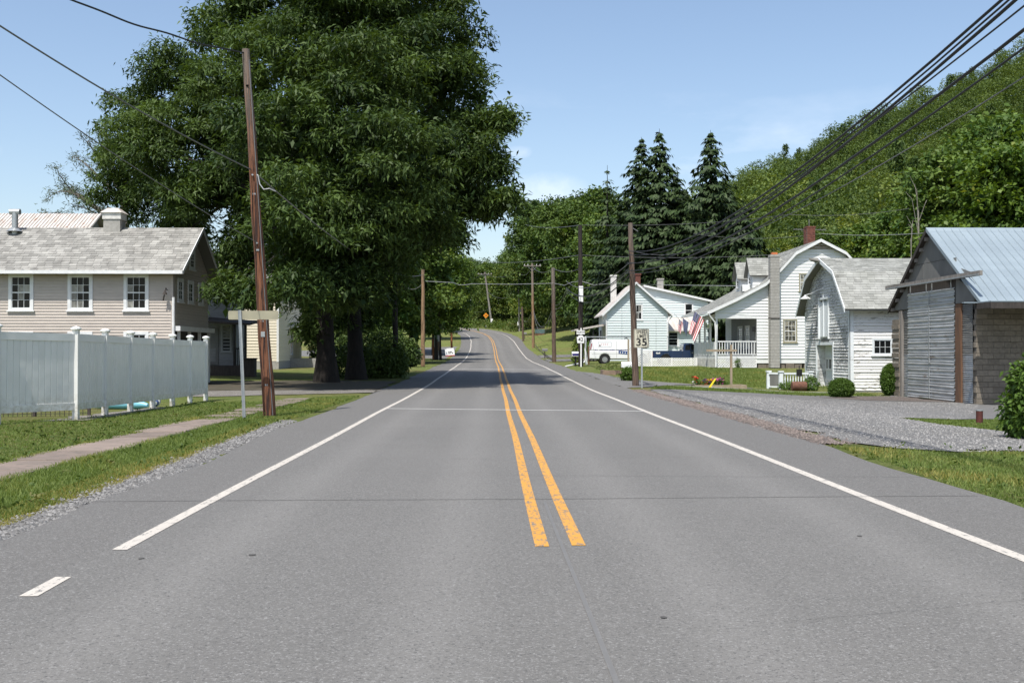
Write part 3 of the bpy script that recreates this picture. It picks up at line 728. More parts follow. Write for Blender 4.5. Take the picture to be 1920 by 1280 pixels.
# ------------------------------------------------------------------ building helpers
I4 = Matrix.Identity(4)
def wall_prism(name, poly, th, M, mat, parent, d1=0.0):
    return MB(M).prism(poly, d1 - th, d1).build(name, mat, parent)
def siding(parent, M, h0, h1, ch, lim, ops, mat, proud=.034, name='siding_board', rough=0.0):
    h = h0
    while h < h1 - .01:
        t = min(h + ch, h1); lo0, lo1 = lim(h); hi0, hi1 = lim(t - .001)
        segs = [(lo0, lo1, hi0, hi1)]
        for a0, a1, b0, b1 in ops:
            if min(t, b1) - max(h, b0) > .35 * (t - h):
                new = []
                for s in segs:
                    if a1 <= s[0] or a0 >= s[1]: new.append(s); continue
                    if a0 > s[0]: new.append((s[0], a0, s[2], a0))
                    if a1 < s[1]: new.append((a1, s[1], a1, s[3]))
                segs = new
        p = proud * (1 + random.uniform(-rough, rough)); q = random.uniform(0, rough * .012)
        for s in segs:
            if s[1] - s[0] < .02: continue
            e2, e3 = min(max(s[2], s[0] - 9), s[3]), s[3]
            MB(M).add([(s[0], 0, h - q), (s[1], 0, h - q), (s[1], p, h - q), (s[0], p, h - q), (e2, 0, t), (e3, 0, t), (e3, .003, t), (e2, .003, t)],
                   [(0, 3, 2, 1), (4, 5, 6, 7), (3, 7, 6, 2), (0, 4, 7, 3), (1, 2, 6, 5)]).build(name, mat, parent)
        h += ch
def window(parent, M, a0, a1, h0, h1, cols=3, rows=4, trim=.1, tm=None, glass=None, sill=True, meet=True, light=(), dm=.0, sash_m=None, name='window'):
    """Trim frame (the part), with sash bars, single panes and a sill as its own pieces."""
    tm = tm or MT['trim_white']; glass = glass or MT['glass']; sash_m = sash_m or tm
    f = MB(M)
    f.box(a0, a0 + trim, 0, .055, h0, h1); f.box(a1 - trim, a1, 0, .055, h0, h1)
    f.box(a0 + trim, a1 - trim, 0, .053, h1 - trim, h1); f.box(a0 + trim, a1 - trim, 0, .053, h0, h0 + trim * .7)
    w = f.build(name, tm, parent)
    i0, i1, j0, j1 = a0 + trim, a1 - trim, h0 + trim * .7, h1 - trim
    s = MB(M); st = .035
    s.box(i0, i0 + st, .006, .036, j0, j1); s.box(i1 - st, i1, .006, .036, j0, j1)
    s.box(i0 + st, i1 - st, .006, .034, j0, j0 + st); s.box(i0 + st, i1 - st, .006, .034, j1 - st, j1)
    pw, ph = (i1 - i0 - 2 * st) / cols, (j1 - j0 - 2 * st) / rows
    for c in range(1, cols): s.box(i0 + st + c * pw - .008, i0 + st + c * pw + .008, .006, .030, j0 + st, j1 - st)
    for r in range(1, rows):
        hw = .024 if (meet and r * 2 == rows) else .008
        s.box(i0 + st, i1 - st, .006, .033, j0 + st + r * ph - hw, j0 + st + r * ph + hw)
    s.build('sash', sash_m, w)
    Mr = M.copy(); Mr.translation = (0, 0, 0)
    pane = MB(Mr).box(-pw / 2, pw / 2, -.004, .004, -ph / 2, ph / 2).mesh('pane', glass)
    pane2 = None
    for c in range(cols):
        for r in range(rows):
            me = pane
            if (c, r) in light:
                if pane2 is None: pane2 = pane.copy(); pane2.materials[0] = MT['curtained']
                me = pane2
            link('pane', me, w, M @ Vector((i0 + st + (c + .5) * pw, .014, j0 + st + (r + .5) * ph)))
    if sill: MB(M).box(a0 - .05, a1 + .05, 0, .10, h0 - .05, h0 - .001).build('sill', tm, w)
    return w
def shingles(parent, E, u, w, L, S, expo, tab, mat, lim=None, th=.016):
    """Courses of single tabs on one roof slope: E eave corner, u along the eave, w up the slope."""
    E, u, w = Vector(E), Vector(u).normalized(), Vector(w).normalized(); nn = u.cross(w).normalized()
    if nn.z < 0: nn = -nn
    vs, fs = [], []
    rows = int(S / expo) + 1
    for r in range(rows):
        s0 = r * expo; s1 = min(s0 + expo * 1.05, S)
        x = -tab * random.random()
        while x < L:
            t = tab * random.uniform(.9, 1.1); x0, x1 = max(x, 0) + .004, min(x + t, L) - .004
            x += t
            if x1 - x0 < .02: continue
            th_ = th * random.uniform(.6, 1.4); jit = random.uniform(-.006, .006)
            b = len(vs)
            for xx in (x0, x1):
                p = E + u * xx + w * (s0 + jit); q = E + u * xx + w * s1
                vs += [p, p + nn * th_, q + nn * .003]
            fs += [(b, b + 3, b + 4, b + 1), (b + 1, b + 4, b + 5, b + 2), (b, b + 1, b + 2), (b + 3, b + 5, b + 4)]
    me = bpy.data.meshes.new('shingles'); me.from_pydata([tuple(v) for v in vs], [], fs); me.materials.append(mat); me.update()
    return tag(link('shingles', me, parent), kind='stuff')
def roof_slab(parent, prof, x0, x1, th, mat, axis='x', name='roof', fascia=None):
    """prof: outer line of the roof (across, z) from eave over ridge to eave; extruded along x or y."""
    low = [(a, z - th) for a, z in prof]
    poly = prof + low[::-1]
    M = frame((0, 0, 0), (0, 1, 0), (1, 0, 0)) if axis == 'x' else I4
    return MB(M).prism(poly, x0, x1).build(name, mat, parent)
def downspout(parent, pts, mat, r=.045):
    return MB().tube(pts, r, 8).build('downspout', mat, parent)
def text(body, size, mat, parent, loc, rz=0.0, sx=1.0, name='lettering', bold=0.0):
    c = bpy.data.curves.new(name, 'FONT'); c.body = body; c.size = size; c.align_x = 'CENTER'; c.align_y = 'CENTER'; c.extrude = .002; c.offset = bold
    c.materials.append(mat); c.resolution_u = 3
    tmp = bpy.data.objects.new(name, c); COL.objects.link(tmp)
    me = bpy.data.meshes.new_from_object(tmp.evaluated_get(bpy.context.evaluated_depsgraph_get()))
    bpy.data.objects.remove(tmp); o = link(name, me, parent, loc); o.rotation_euler = (R(90), 0, rz); o.scale = (sx, 1, 1)
    return o

# ------------------------------------------------------------------ left: tan clapboard house
Yh = 46.0; Xh = PX(325, Yh); hz = gz(Xh - 3, Yh)
house = thing('clapboard_house', 'tan clapboard house with grey shingle roof behind the white fence', 'house', (Xh, Yh, 0))
WD, LN = 5.5, 9.5
def hx(px, Y=Yh): return PX(px, Y) - Xh
EZ, RZ, RY = 4.82, 6.93, 2.75
slope = (RZ - EZ) / (RY + .42)
def rt(y): return RZ - abs(y - RY) * slope
Ms = frame((-LN, 0, 0), (1, 0, 0), (0, -1, 0)); Mg = frame((0, 0, 0), (0, 1, 0), (1, 0, 0))
body = MB(); body.box(-LN, 0, .0, WD, -.2, rt(0) - .1)
body.prism([(0, rt(0) - .1), (WD, rt(WD) - .1), (RY, RZ - .12)], -LN, 0, frame((0, 0, 0), (0, 1, 0), (1, 0, 0)))
body.build('wall', MT['tan'], house)
wins = [(hx(16), hx(63)), (hx(127), hx(174)), (hx(232), hx(279))]
ops = [(a + LN, b + LN, 3.15, 4.75) for a, b in wins] + [(a + LN, b + LN, .75, 2.33) for a, b in wins]
siding(house, Ms, .2, 4.75, .124, lambda h: (0, LN), ops, MT['tan'])
lights = [((1, 3), (2, 3), (1, 2), (2, 2), (1, 1)), ((0, 0), (0, 1), (0, 2), (1, 2), (0, 0), (1, 0)), ((0, 0), (0, 2), (1, 2))]
for (a, b), lt in zip(wins, ([(1, 2), (2, 2), (1, 1)], [(0, 2), (1, 2), (0, 1), (0, 0), (1, 0)], [(0, 2), (0, 0)])):
    window(house, Ms, a + LN, b + LN, 3.2, 4.72, 3, 4, .12, light=lt)
    window(house, Ms, a + LN, b + LN, .8, 2.33, 3, 4, .12)
gops = [(.5, 1.35, 3.6, 4.6), (2.05, 2.95, 3.6, 4.6), (3.75, 4.55, 3.6, 4.6), (2.3, 3.15, 5.1, 5.95), (0, WD, 0, 2.5)]
siding(house, Mg, .2, RZ - .25, .124, lambda h: (max(0, RY - (RZ - .14 - h) / slope), min(WD, RY + (RZ - .14 - h) / slope)) if h > rt(0) - .14 else (0, WD), gops, MT['tan'])
for a0, a1, b0, b1 in gops[:4]: window(house, Mg, a0, a1, b0, b1, 2, 4, .13, sill=True)
MB(Mg).box(-.05, WD + .1, .0, .30, 2.36, 2.56).build('porch_trim', MT['trim_white'], house)
MB(Mg).box(0.1, WD - .1, .004, .02, .1, 2.36).build('porch_shade_sheet', MT['dark_wood'], house)  # dark sheet stands in for the shade of the open porch bays
pp = MB(Mg).box(-.05, .05, .08, .2, 0, 2.36).mesh('porch_post', MT['trim_white'])
for a in (.3, 1.9, 3.5, 5.1): link('porch_post', pp, house, (0, a, 0))
cb = MB(); cb.box(-.11, .026, -.028, .0, .2, 4.78); cb.box(0, .028, -.028, .1, 2.56, 4.78); cb.build('corner_board', MT['tan'], house)
prof = [(-.42, EZ), (RY, RZ), (2 * RY + .42, EZ)]
rf = roof_slab(house, prof, -LN, .5, .1, MT['shingle_dark'])
shingles(rf, (-LN, -.45, EZ - .012), (1, 0, 0), (0, RY + .42, RZ - EZ), LN + .52, math.hypot(RY + .45, RZ - EZ + .01), .205, .33, MT['shingle'])
tr = MB(Mg)
tr.prism([(-.46, EZ - .15), (-.46, EZ + .02), (RY, RZ + .02), (2 * RY + .46, EZ + .02), (2 * RY + .46, EZ - .15), (RY, RZ - .16)], .5, .53)
tr.build('rake_board', MT['trim_white'], house)
gt = MB(); gt.box(-LN, .52, -.56, -.43, EZ - .13, EZ + .005); gt.build('gutter', MT['trim_white'], house)
gb = MB().box(-.02, .02, -.555, -.40, EZ + .006, EZ + .03).mesh('gutter_strap', MT['galv'])
for i in range(9): link('gutter_strap', gb, house, (-.35 - i * 1.13, 0, 0))
downspout(house, [(.03, -.09, 3.75), (.03, -.09, 2.0), (.03, -.09, .2)], MT['trim_white'], .06)
lamp = MB(); lamp.tube([(-.25, -.03, 4.05), (-.25, -.22, 4.12), (-.27, -.26, 4.0)], .02, 6); lamp.lathe([(.03, 4.02), (.1, 3.86), (.0, 3.86)], 10, (-.28, -.26, 0)); lamp.tube([(-.3, -.26, 3.84), (-.36, -.22, 3.6)], .03, 5)
lamp.build('wall_lamp', MT['dark_wood'], house)
# block chimney with a white band and a metal cap, standing over the ridge
cx0 = hx(214, Yh + RY); c = MB()
ch = c.box(cx0 - .36, cx0 + .36, RY - .36, RY + .36, 6.3, 7.28).build('chimney', MT['grey_block'], house)
MB().box(cx0 - .40, cx0 + .40, RY - .40, RY + .40, 7.28, 7.56).build('band', MT['white_brick'], ch)
cp = MB(); hw, tw = .47, .22
cp.add([(cx0 - hw, RY - hw, 7.56), (cx0 + hw, RY - hw, 7.56), (cx0 + hw, RY + hw, 7.56), (cx0 - hw, RY + hw, 7.56), (cx0 - tw, RY - tw, 7.78), (cx0 + tw, RY - tw, 7.78), (cx0 + tw, RY + tw, 7.78), (cx0 - tw, RY + tw, 7.78)],
       [(0, 1, 5, 4), (1, 2, 6, 5), (2, 3, 7, 6), (3, 0, 4, 7), (4, 5, 6, 7), (0, 3, 2, 1)]); cp.build('cap', MT['rust_roof'], ch)
vx = hx(28, Yh + 2.4); vp = MB()
vp.tube([(vx, 2.35, 6.4), (vx, 2.35, 7.55)], .13, 12); vp.tube([(vx - .22, 2.35, 7.58), (vx + .22, 2.35, 7.58)], .13, 12); vp.lathe([(.34, 6.72), (.15, 6.86), (.0, 6.86)], 12, (vx, 2.3, 0))
vp.build('vent_pipe', MT['galv'], house, True)

# building with the rusty white metal roof, behind it
Yb = 62.0; bx = PX(190, Yb + 5)
bld = thing('metal_roofed_building', 'building showing only its rusty white ribbed metal roof over the tan house', 'building', (bx, Yb, 0))
MB().box(-16, -.4, .4, 9.6, -.1, 6.6).build('wall', MT['greywall'], bld)
zr0, zr1 = 6.9, PZ(190, 401, Yb + 5)
MB(frame((0, 0, 0), (0, 1, 0), (1, 0, 0))).prism([(.4, 6.6), (9.6, 6.6), (5, zr1 - .2)], -16, -.4).build('gable_wall', MT['greywall'], bld)
rr = roof_slab(bld, [(0, zr0), (5, zr1), (10, zr0)], -16, 0, .08, MT['rust_roof'])
rb = MB(); x = -.05
while x > -15.9:
    rb.bar((x, .0, zr0 + .02), (x, 5.0, zr1 + .02), .06, .05); x -= .2
tag(rb.build('roof_ribs', MT['rust_roof'], rr), kind='stuff')

# ------------------------------------------------------------------ white vinyl fence
fence = thing('vinyl_fence', 'white vinyl privacy fence with capped posts in front of the tan house', 'fence', (0, 0, 0))
fp = [PX(px, Y) for px, Y in ((0, 22.3), (143, 24.0))]
posts = [Vector((PX(-6, 22.25), 22.25, 0)), Vector((PX(142.5, 24.0), 24.0, 0))]
far = Vector((PX(386, 34.7), 34.7, 0))
for i in range(1, 7): posts.append(posts[1].lerp(far, i / 6))
posts.insert(0, posts[0] + (posts[0] - posts[1]))
pmesh = MB().box(-.06, .06, -.06, .06, -.05, 1.93).mesh('post', MT['vinyl'])
cmesh = MB().lathe([(.062, 1.90), (.075, 1.93), (.115, 1.955), (.115, 1.985), (.07, 2.01), (.0, 2.03)], 4 * 3).mesh('cap', MT['vinyl'])
for i, p in enumerate(posts):
    p.z = gz(p.x, p.y)
    o = link('post', pmesh, fence, p); link('cap', cmesh, o)
rmesh = {}
for i in range(len(posts) - 1):
    a, b = posts[i], posts[i + 1]; d = b - a; L = d.length; ang = math.atan2(d.y, d.x)
    if i >= 2: a, b = a.copy(), b.copy()
    zb = (a.z + b.z) / 2
    pn = link('fence_panel', None, fence, (a.x, a.y, 0)); pn.rotation_euler = (0, -math.atan2(b.z - a.z, math.hypot(d.x, d.y)), ang)
    key = round(L, 1)
    if key not in rmesh:
        nb = max(8, round((L - .12) / .15)); bw = (L - .12) / nb
        rmesh[key] = (MB().box(.055, L - .055, -.028, .028, 1.70, 1.86).mesh('rail', MT['vinyl']), MB().box(.055, L - .055, -.028, .028, .22, .37).mesh('rail', MT['vinyl']),
                      MB().add([(.010, -.014, .37), (bw - .010, -.014, .37), (bw, .002, .37), (bw, .011, .37), (0, .011, .37), (0, .002, .37), (.010, -.014, 1.70), (bw - .010, -.014, 1.70), (bw, .002, 1.70), (bw, .011, 1.70), (0, .011, 1.70), (0, .002, 1.70)],
                               [(0, 1, 7, 6), (1, 2, 8, 7), (2, 3, 9, 8), (3, 4, 10, 9), (4, 5, 11, 10), (5, 0, 6, 11)]).mesh('fence_board', MT['vinyl']), nb, bw)
    r1, r2, bm_, nb, bw = rmesh[key]
    z0 = a.z
    link('rail', r1, pn, (0, 0, z0)); link('rail', r2, pn, (0, 0, z0))
    for k in range(nb): link('fence_board', bm_, pn, (.06 + k * bw, 0, z0))
# dark wire garden fence seen under the panels
wf = thing('wire_garden_fence', 'dark wire garden fence seen under the white vinyl panels', 'fence', (0, 0, 0))
w0, w1 = Vector((-12.8, 24.9, 0)), Vector((-9.3, 25.6, 0))
wm = MB(); L = (w1 - w0).length; d = (w1 - w0).normalized()
for k in range(int(L / .1)): p = w0 + d * (k * .1); wm.bar((p.x, p.y, 0), (p.x, p.y, .55), .012)
for z in (.08, .18, .3, .45): wm.bar(w0 + Vector((0, 0, z)), w1 + Vector((0, 0, z)), .012)
wm.build('wire_mesh', MT['dark_wood'], wf)
sp = MB().bar((0, 0, -.05), (0, 0, .62), .06).mesh('stake', MT['dark_wood'])
for t in (0, .33, .66, .99): link('stake', sp, wf, w0.lerp(w1, t))
# pool toy lying behind the fence
toy = thing('pool_float', 'pale blue inflatable pool float lying behind the white fence', 'pool toy', (-9.75, 29.3, gz(-9.7, 29.3)))
tb = MB(); tb.tube([(-.95, 0, .1), (-.6, .15, .12), (-.1, .05, .13), (.35, .1, .12), (.6, .02, .1)], [.06, .11, .13, .12, .05], 10); tb.tube([(-.9, .25, .1), (-.3, .35, .12), (.3, .3, .1)], [.06, .12, .06], 10)
tb.build('float', MT['toy_blue'], toy, True)
ball = thing('beach_ball', 'navy and white striped ball beside the blue pool float', 'ball', (-9.35, 30.6, gz(-9.35, 30.6) + .15))
bl = MB(); n = 16
for i in range(8):
    bl.cur = i % 2
    t0, t1 = math.pi * i / 8, math.pi * (i + 1) / 8
    for k in range(n):
        a, b = 2 * math.pi * k / n, 2 * math.pi * (k + 1) / n
        q = lambda t, f: (.15 * math.sin(t) * math.cos(f), .15 * math.cos(t), .15 * math.sin(t) * math.sin(f))
        bl.add([q(t0, a), q(t0, b), q(t1, b), q(t1, a)], [(0, 1, 2, 3)])
bo = bl.build('ball_skin', [MT['toy_navy'], MT['toy_white']], ball, True); bo.rotation_euler = (.3, .5, .4)

# ------------------------------------------------------------------ houses under the trees on the left
Yc = 76.0
cx1 = PX(522, Yc)
ch_ = thing('cream_house', 'cream clapboard house half hidden behind the big dark trees', 'house', (cx1, Yc, gz(cx1, Yc)))
CL, CW, CH = 6.5, 9.0, 6.0
MB().box(-CL, 0, 0, CW, -.1, CH).build('wall', MT['cream'], ch_)
MB().box(-CL - .02, .02, -.02, CW, -.15, .55).build('foundation', MT['grey_block'], ch_)
Mcs, Mce = frame((-CL, 0, 0), (1, 0, 0), (0, -1, 0)), frame((0, 0, 0), (0, 1, 0), (1, 0, 0))
cwx = [(PX(436, Yc) - cx1 + CL, PX(453, Yc) - cx1 + CL)]
siding(ch_, Mcs, .56, CH, .2, lambda h: (0, CL), [(cwx[0][0], cwx[0][1], 1.7, 3.4), (cwx[0][0], cwx[0][1], 4.6, 5.9)], MT['cream'])
siding(ch_, Mce, .56, CH, .2, lambda h: (0, CW), [(4.3, 5.2, 1.0, 3.2)], MT['cream'])
window(ch_, Mcs, cwx[0][0], cwx[0][1], 1.7, 3.4, 2, 4, .1); window(ch_, Mcs, cwx[0][0], cwx[0][1], 4.6, 5.9, 2, 4, .1); window(ch_, Mce, 4.3, 5.2, 1.0, 3.2, 1, 2, .1)
MB(Mcs).box(CL - .12, CL + .03, 0, .04, .5, CH).build('corner_board', MT['trim_white'], ch_)
roof_slab(ch_, [(-.4, CH - .1), (CW / 2, CH + 2.4), (CW + .4, CH - .1)], -CL - .3, .3, .12, MT['shingle_dark'])
MB(Mce).prism([(0, CH), (CW, CH), (CW / 2, CH + 2.2)], -CL, 0).build('gable_wall', MT['cream'], ch_)
pf = MB(); pf.box(.03, 2.0, 4.2, 8.8, -.1, .72); pfl = pf.build('side_porch', MT['grey_block'], ch_)
MB().box(0.03, 2.2, 3.9, 9.0, 2.9, 3.1).build('roof', MT['trim_white'], pfl)
downspout(pfl, [(2.05, 4.15, 3.0), (2.05, 4.15, .2), (2.3, 4.0, .05)], MT['trim_white'], .06)
rl = MB(); rl.box(1.95, 2.0, 4.4, 8.8, 1.55, 1.6)
for k in range(18): rl.box(1.95, 1.98, 4.5 + k * .24, 4.53 + k * .24, .72, 1.55)
rl.build('railing', MT['trim_white'], pfl)
# shaded house with the dark porch
Yd = 63.0; dx1 = PX(443, Yd)
sh = thing('shaded_house', 'grey house with a dark post porch in the deep shade beside the tan house', 'house', (dx1, Yd, gz(dx1, Yd)))
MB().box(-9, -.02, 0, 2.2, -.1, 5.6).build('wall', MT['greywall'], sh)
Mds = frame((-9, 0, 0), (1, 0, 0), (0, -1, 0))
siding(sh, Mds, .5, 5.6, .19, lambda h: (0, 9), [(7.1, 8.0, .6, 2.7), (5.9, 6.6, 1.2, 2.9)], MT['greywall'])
roof_slab(sh, [(-.5, 5.5), (1.1, 6.4), (2.7, 5.5)], -9.4, .3, .12, MT['shingle_dark'])
dr = MB(Mds).box(7.1, 8.0, .0, .05, .6, 2.7).build('door', MT['panel_grey'], sh)
MB(Mds).box(7.25, 7.85, .05, .06, .75, 1.5).build('door_panel', MT['greywall'], dr)
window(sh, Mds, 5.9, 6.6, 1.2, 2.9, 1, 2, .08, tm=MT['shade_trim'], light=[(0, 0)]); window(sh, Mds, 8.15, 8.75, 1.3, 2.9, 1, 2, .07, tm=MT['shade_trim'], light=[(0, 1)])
po = MB().box(-1.9, 1.05, -2.0, -.03, -.1, .55).build('porch', MT['dark_wood'], sh)
MB().add([(-2.1, -2.3, 2.95), (1.25, -2.3, 2.75), (1.25, -.03, 2.95), (-2.1, -.03, 3.2), (-2.1, -2.3, 3.07), (1.25, -2.3, 2.87), (1.25, -.03, 3.07), (-2.1, -.03, 3.32)],
         [(0, 3, 2, 1), (4, 5, 6, 7), (0, 1, 5, 4), (1, 2, 6, 5), (2, 3, 7, 6), (3, 0, 4, 7)]).build('porch_roof', MT['dark_wood'], po)
ps = MB().box(-.06, .06, -.06, .06, .55, 2.85).mesh('porch_post', MT['black'])
for x, y in ((.95, -1.9), (.35, -1.9), (-1.8, -1.9)): link('porch_post', ps, po, (x, y, 0))
pr = MB(); pr.box(.3, 1.0, -1.94, -1.88, 1.45, 1.52)
for k in range(6): pr.box(.4 + k * .1, .44 + k * .1, -1.93, -1.89, .55, 1.45)
pr.build('railing', MT['black'], po)
bx_ = thing('dark_bin', 'dark box standing in the shade beside the porch posts', 'box', (PX(466, 60), 60, gz(-13, 60)))
b = MB(); b.box(-.38, .38, -.3, .3, 0, .95); b.box(-.42, .42, -.34, .34, .95, 1.03); b.build('bin_box', MT['dark_wood'], bx_)

# ------------------------------------------------------------------ street name sign seen from behind
s0 = P(458, 785, 24.6); s0.z = gz(s0.x, s0.y)
sg = thing('street_sign', 'street name sign seen from behind on a leaning grey metal post', 'sign', s0)
pt = MB(); pt.add([(-.035, 0, -.1), (.035, 0, -.1), (.035, .03, -.1), (.018, .03, -.1), (.018, .012, -.1), (-.018, .012, -.1), (-.018, .03, -.1), (-.035, .03, -.1)] + [(x - .11, y, 2.42) for x, y in ((-.035, 0), (.035, 0), (.035, .03), (.018, .03), (.018, .012), (-.018, .012), (-.018, .03), (-.035, .03))],
                  [(i, (i + 1) % 8, 8 + (i + 1) % 8, 8 + i) for i in range(8)] + [list(range(8, 16))]); pt.build('post', MT['galv'], sg)
xa, xb = PX(428, 24.65) - s0.x, PX(522, 24.65) - s0.x
bl = MB(I4); r_ = .03; zb0, zb1 = PZ(450, 599, 24.65), PZ(450, 582.5, 24.65)
poly = []
for cx, cz, a0 in ((xb - r_, zb1 - r_, 0), (xa + r_, zb1 - r_, 90), (xa + r_, zb0 + r_, 180), (xb - r_, zb0 + r_, 270)):
    for k in range(4): t = R(a0 + k * 30); poly.append((cx + r_ * math.cos(t), cz + r_ * math.sin(t)))
bl.prism(poly, .034, .040); bl.build('name_plate', MT['sign_back'], sg)

# ------------------------------------------------------------------ right: block garage with the ribbed metal roof
gX, gY, gZ = 17.02, 38.7, -.36
gar = thing('block_garage', 'concrete block garage with corrugated sliding door and blue-grey metal roof', 'garage', (gX, gY, gZ))
Mw = frame((0, 0, 0), (0, 1, 0), (-1, 0, 0))       # front, facing the road
Msd = frame((0, 0, 0), (1, 0, 0), (0, -1, 0))      # side, facing the camera
GW, GL = 7.85, 13.0
RZg, RYg, EN, EF = 6.62, 3.9, (-.95, 3.52), (8.1, 3.62)
def grt(a): return RZg - (RYg - a) * (RZg - EN[1]) / (RYg - EN[0]) if a < RYg else RZg - (a - RYg) * (RZg - EF[1]) / (EF[0] - RYg)
core = MB(); core.box(.16, GL, .14, GW - .14, -.3, 3.7); core.prism([(.1, 3.7), (GW - .1, 3.7), (GW - .1, grt(GW - .1) - .15), (RYg, RZg - .15), (.1, grt(.1) - .15)], .1, GL, frame((0, 0, 0), (0, 1, 0), (1, 0, 0)))
core.build('wall', MT['mortar'], gar)
blk = [MB().box(-.196, .196, 0, .15 + .01 * k, .006, .194).mesh('concrete_block', MT['block']) for k in range(3)]
half = [MB().box(-.096, .096, 0, .15 + .012 * k, .006, .194).mesh('concrete_block', MT['block']) for k in range(2)]
def course(n, x0, x1, z, off, put):
    x = x0; first = True
    while x < x1 - .05:
        w = .2 if (first and off) else .4
        if x + w > x1 + .02: w = .2
        put(random.choice(blk if w == .4 else half), x + w / 2, z); x += w; first = False
for r in range(19):
    z = -.2 + r * .2
    course(r, 0, 6.0, z, r % 2, lambda me, x, z: link('concrete_block', me, gar, (x, 0, z)))
    # end blocks of the side walls seen on the front, every second one standing proud
    pr_ = .03 if r % 2 else 0
    if z < 3.2:
        o = link('concrete_block', half[r % 2], gar, (.0 - pr_, .10, z)); o.rotation_euler = (0, 0, R(-90))
        for k, a in enumerate((GW - .62, GW - .22)):
            o = link('concrete_block', blk[(r + k) % 3], gar, (-.16 - pr_, a, z)); o.rotation_euler = (0, 0, R(-90))
# front panels
def ribbed(a0, a1, h0, h1, d, pitch, amp, mat, parent, name, prof=None):
    mb = MB(Mw); pts = []
    h = h0
    while h < h1 - .001:
        for t, k in (prof or ((0, 0), (.25, 1), (.5, 0), (.75, -1))):
            if h + t * pitch <= h1: pts.append((h + t * pitch, d + amp * k))
        h += pitch
    pts.append((h1, d))
    n = len(pts)
    jit = [random.uniform(-.006, .006) for _ in range(n)]
    vs = [(a0, dd + jit[i], hh) for i, (hh, dd) in enumerate(pts)] + [((a0 + a1) / 2, dd + jit[(i * 3) % n], hh + random.uniform(-.004, .004)) for i, (hh, dd) in enumerate(pts)] + [(a1, dd + jit[(i * 7) % n], hh) for i, (hh, dd) in enumerate(pts)]
    fs = [(i, n + i, n + i + 1, i + 1) for i in range(n - 1)] + [(n + i, 2 * n + i, 2 * n + i + 1, n + i + 1) for i in range(n - 1)]
    mb.add(vs, fs); return mb.build(name, mat, parent)
dprof = ((0, 0), (.10, 1), (.20, 1), (.30, 0), (.42, 0), (.50, .8), (.58, .8), (.66, 0), (.8, 0))
door = MB(Mw).box(1.66, 6.17, .02, .06, .02, 4.22).build('sliding_door', MT['dark_wood'], gar)
for j, (a0, a1) in enumerate(((1.63, 3.96), (3.98, 6.2))):
    z = .02
    for k in range(5):
        ribbed(a0, a1, z, z + .838, .085, .2475, .045, MT['door_metal'], door, 'metal_sheet', dprof); z += .84
MB(Mw).box(3.93, 4.0, .09, .135, .05, 4.2).build('edge_strip', MT['galv'], door)
MB(Mw).box(3.85, 3.91, .12, .17, 1.42, 1.62).build('door_handle', MT['galv'], door)
MB(Mw).box(1.1, 1.58, .0, .10, -.1, 3.6).build('timber_post', MT['brown_post'], gar)
MB(Mw).box(6.85, 7.15, .0, .13, -.1, 3.55).build('timber_post', MT['grey_timber'], gar)
for k in range(4): ribbed(.24, 1.09, -.1 + k * .92, -.1 + (k + 1) * .92 - .004, .03, .068, .012, MT['galv'] if k < 2 else MT['panel_grey'], gar, 'corrugated_sheet')
for k in range(4): ribbed(6.22, 6.84, -.1 + k * .92, -.1 + (k + 1) * .92 - .004, .03, .068, .012, MT['galv'] if k < 2 else MT['panel_grey'], gar, 'corrugated_sheet')
for a0, a1, h0, h1 in ((.0, 1.58, 3.62, 4.6), (6.2, GW, 3.6, 4.6)):
    zc = lambda a: min(h1, grt(a) - .14)
    MB(Mw).prism([(a0, h0), (a1, h0), (a1, zc(a1)), (a0, zc(a0))], .03, .08).build('gable_sheet', MT['panel_grey'], gar)
nn = 3
for i in range(nn):
    a0, a1 = 1.6 + 4.6 * i / nn, 1.6 + 4.6 * (i + 1) / nn - .015
    MB(Mw).prism([(a0, 4.62), (a1, 4.62), (a1, 5.32), (a0, 5.32)], .03, .06).build('gable_sheet', MT['panel_grey'], gar)
MB(Mw).prism([(1.9, 5.335), (6.0, 5.335), (RYg, RZg - .2)], .03, .06).build('gable_sheet', MT['panel_grey'], gar)
for a0, a1 in ((.0, 1.59), (6.2, GW)):
    MB(Mw).prism([(a0, 4.615), (a1, 4.615), (a1, grt(a1) - .16 if a1 < RYg else max(4.62, grt(a1) - .16)), (a0, max(4.62, grt(a0) - .16))], .03, .055).build('gable_sheet', MT['panel_grey'], gar)
MB(Mw).box(1.55, 6.25, .02, .09, 4.22, 4.62).build('header_board', MT['dark_wood'], gar)
trk = MB(Mw).box(-.95, 8.25, .20, .30, 4.49, 4.66).build('door_track', MT['grey_timber'], gar)
MB(Mw).box(-.9, 8.1, .305, .325, 4.50, 4.55).build('track_rail', MT['galv'], trk)
hg = MB(Mw).box(-.02, .02, .10, .13, 4.2, 4.5).mesh('hanger', MT['galv'])
for a in (1.9, 3.7, 4.25, 5.9): link('hanger', hg, door, (0, a, 0))
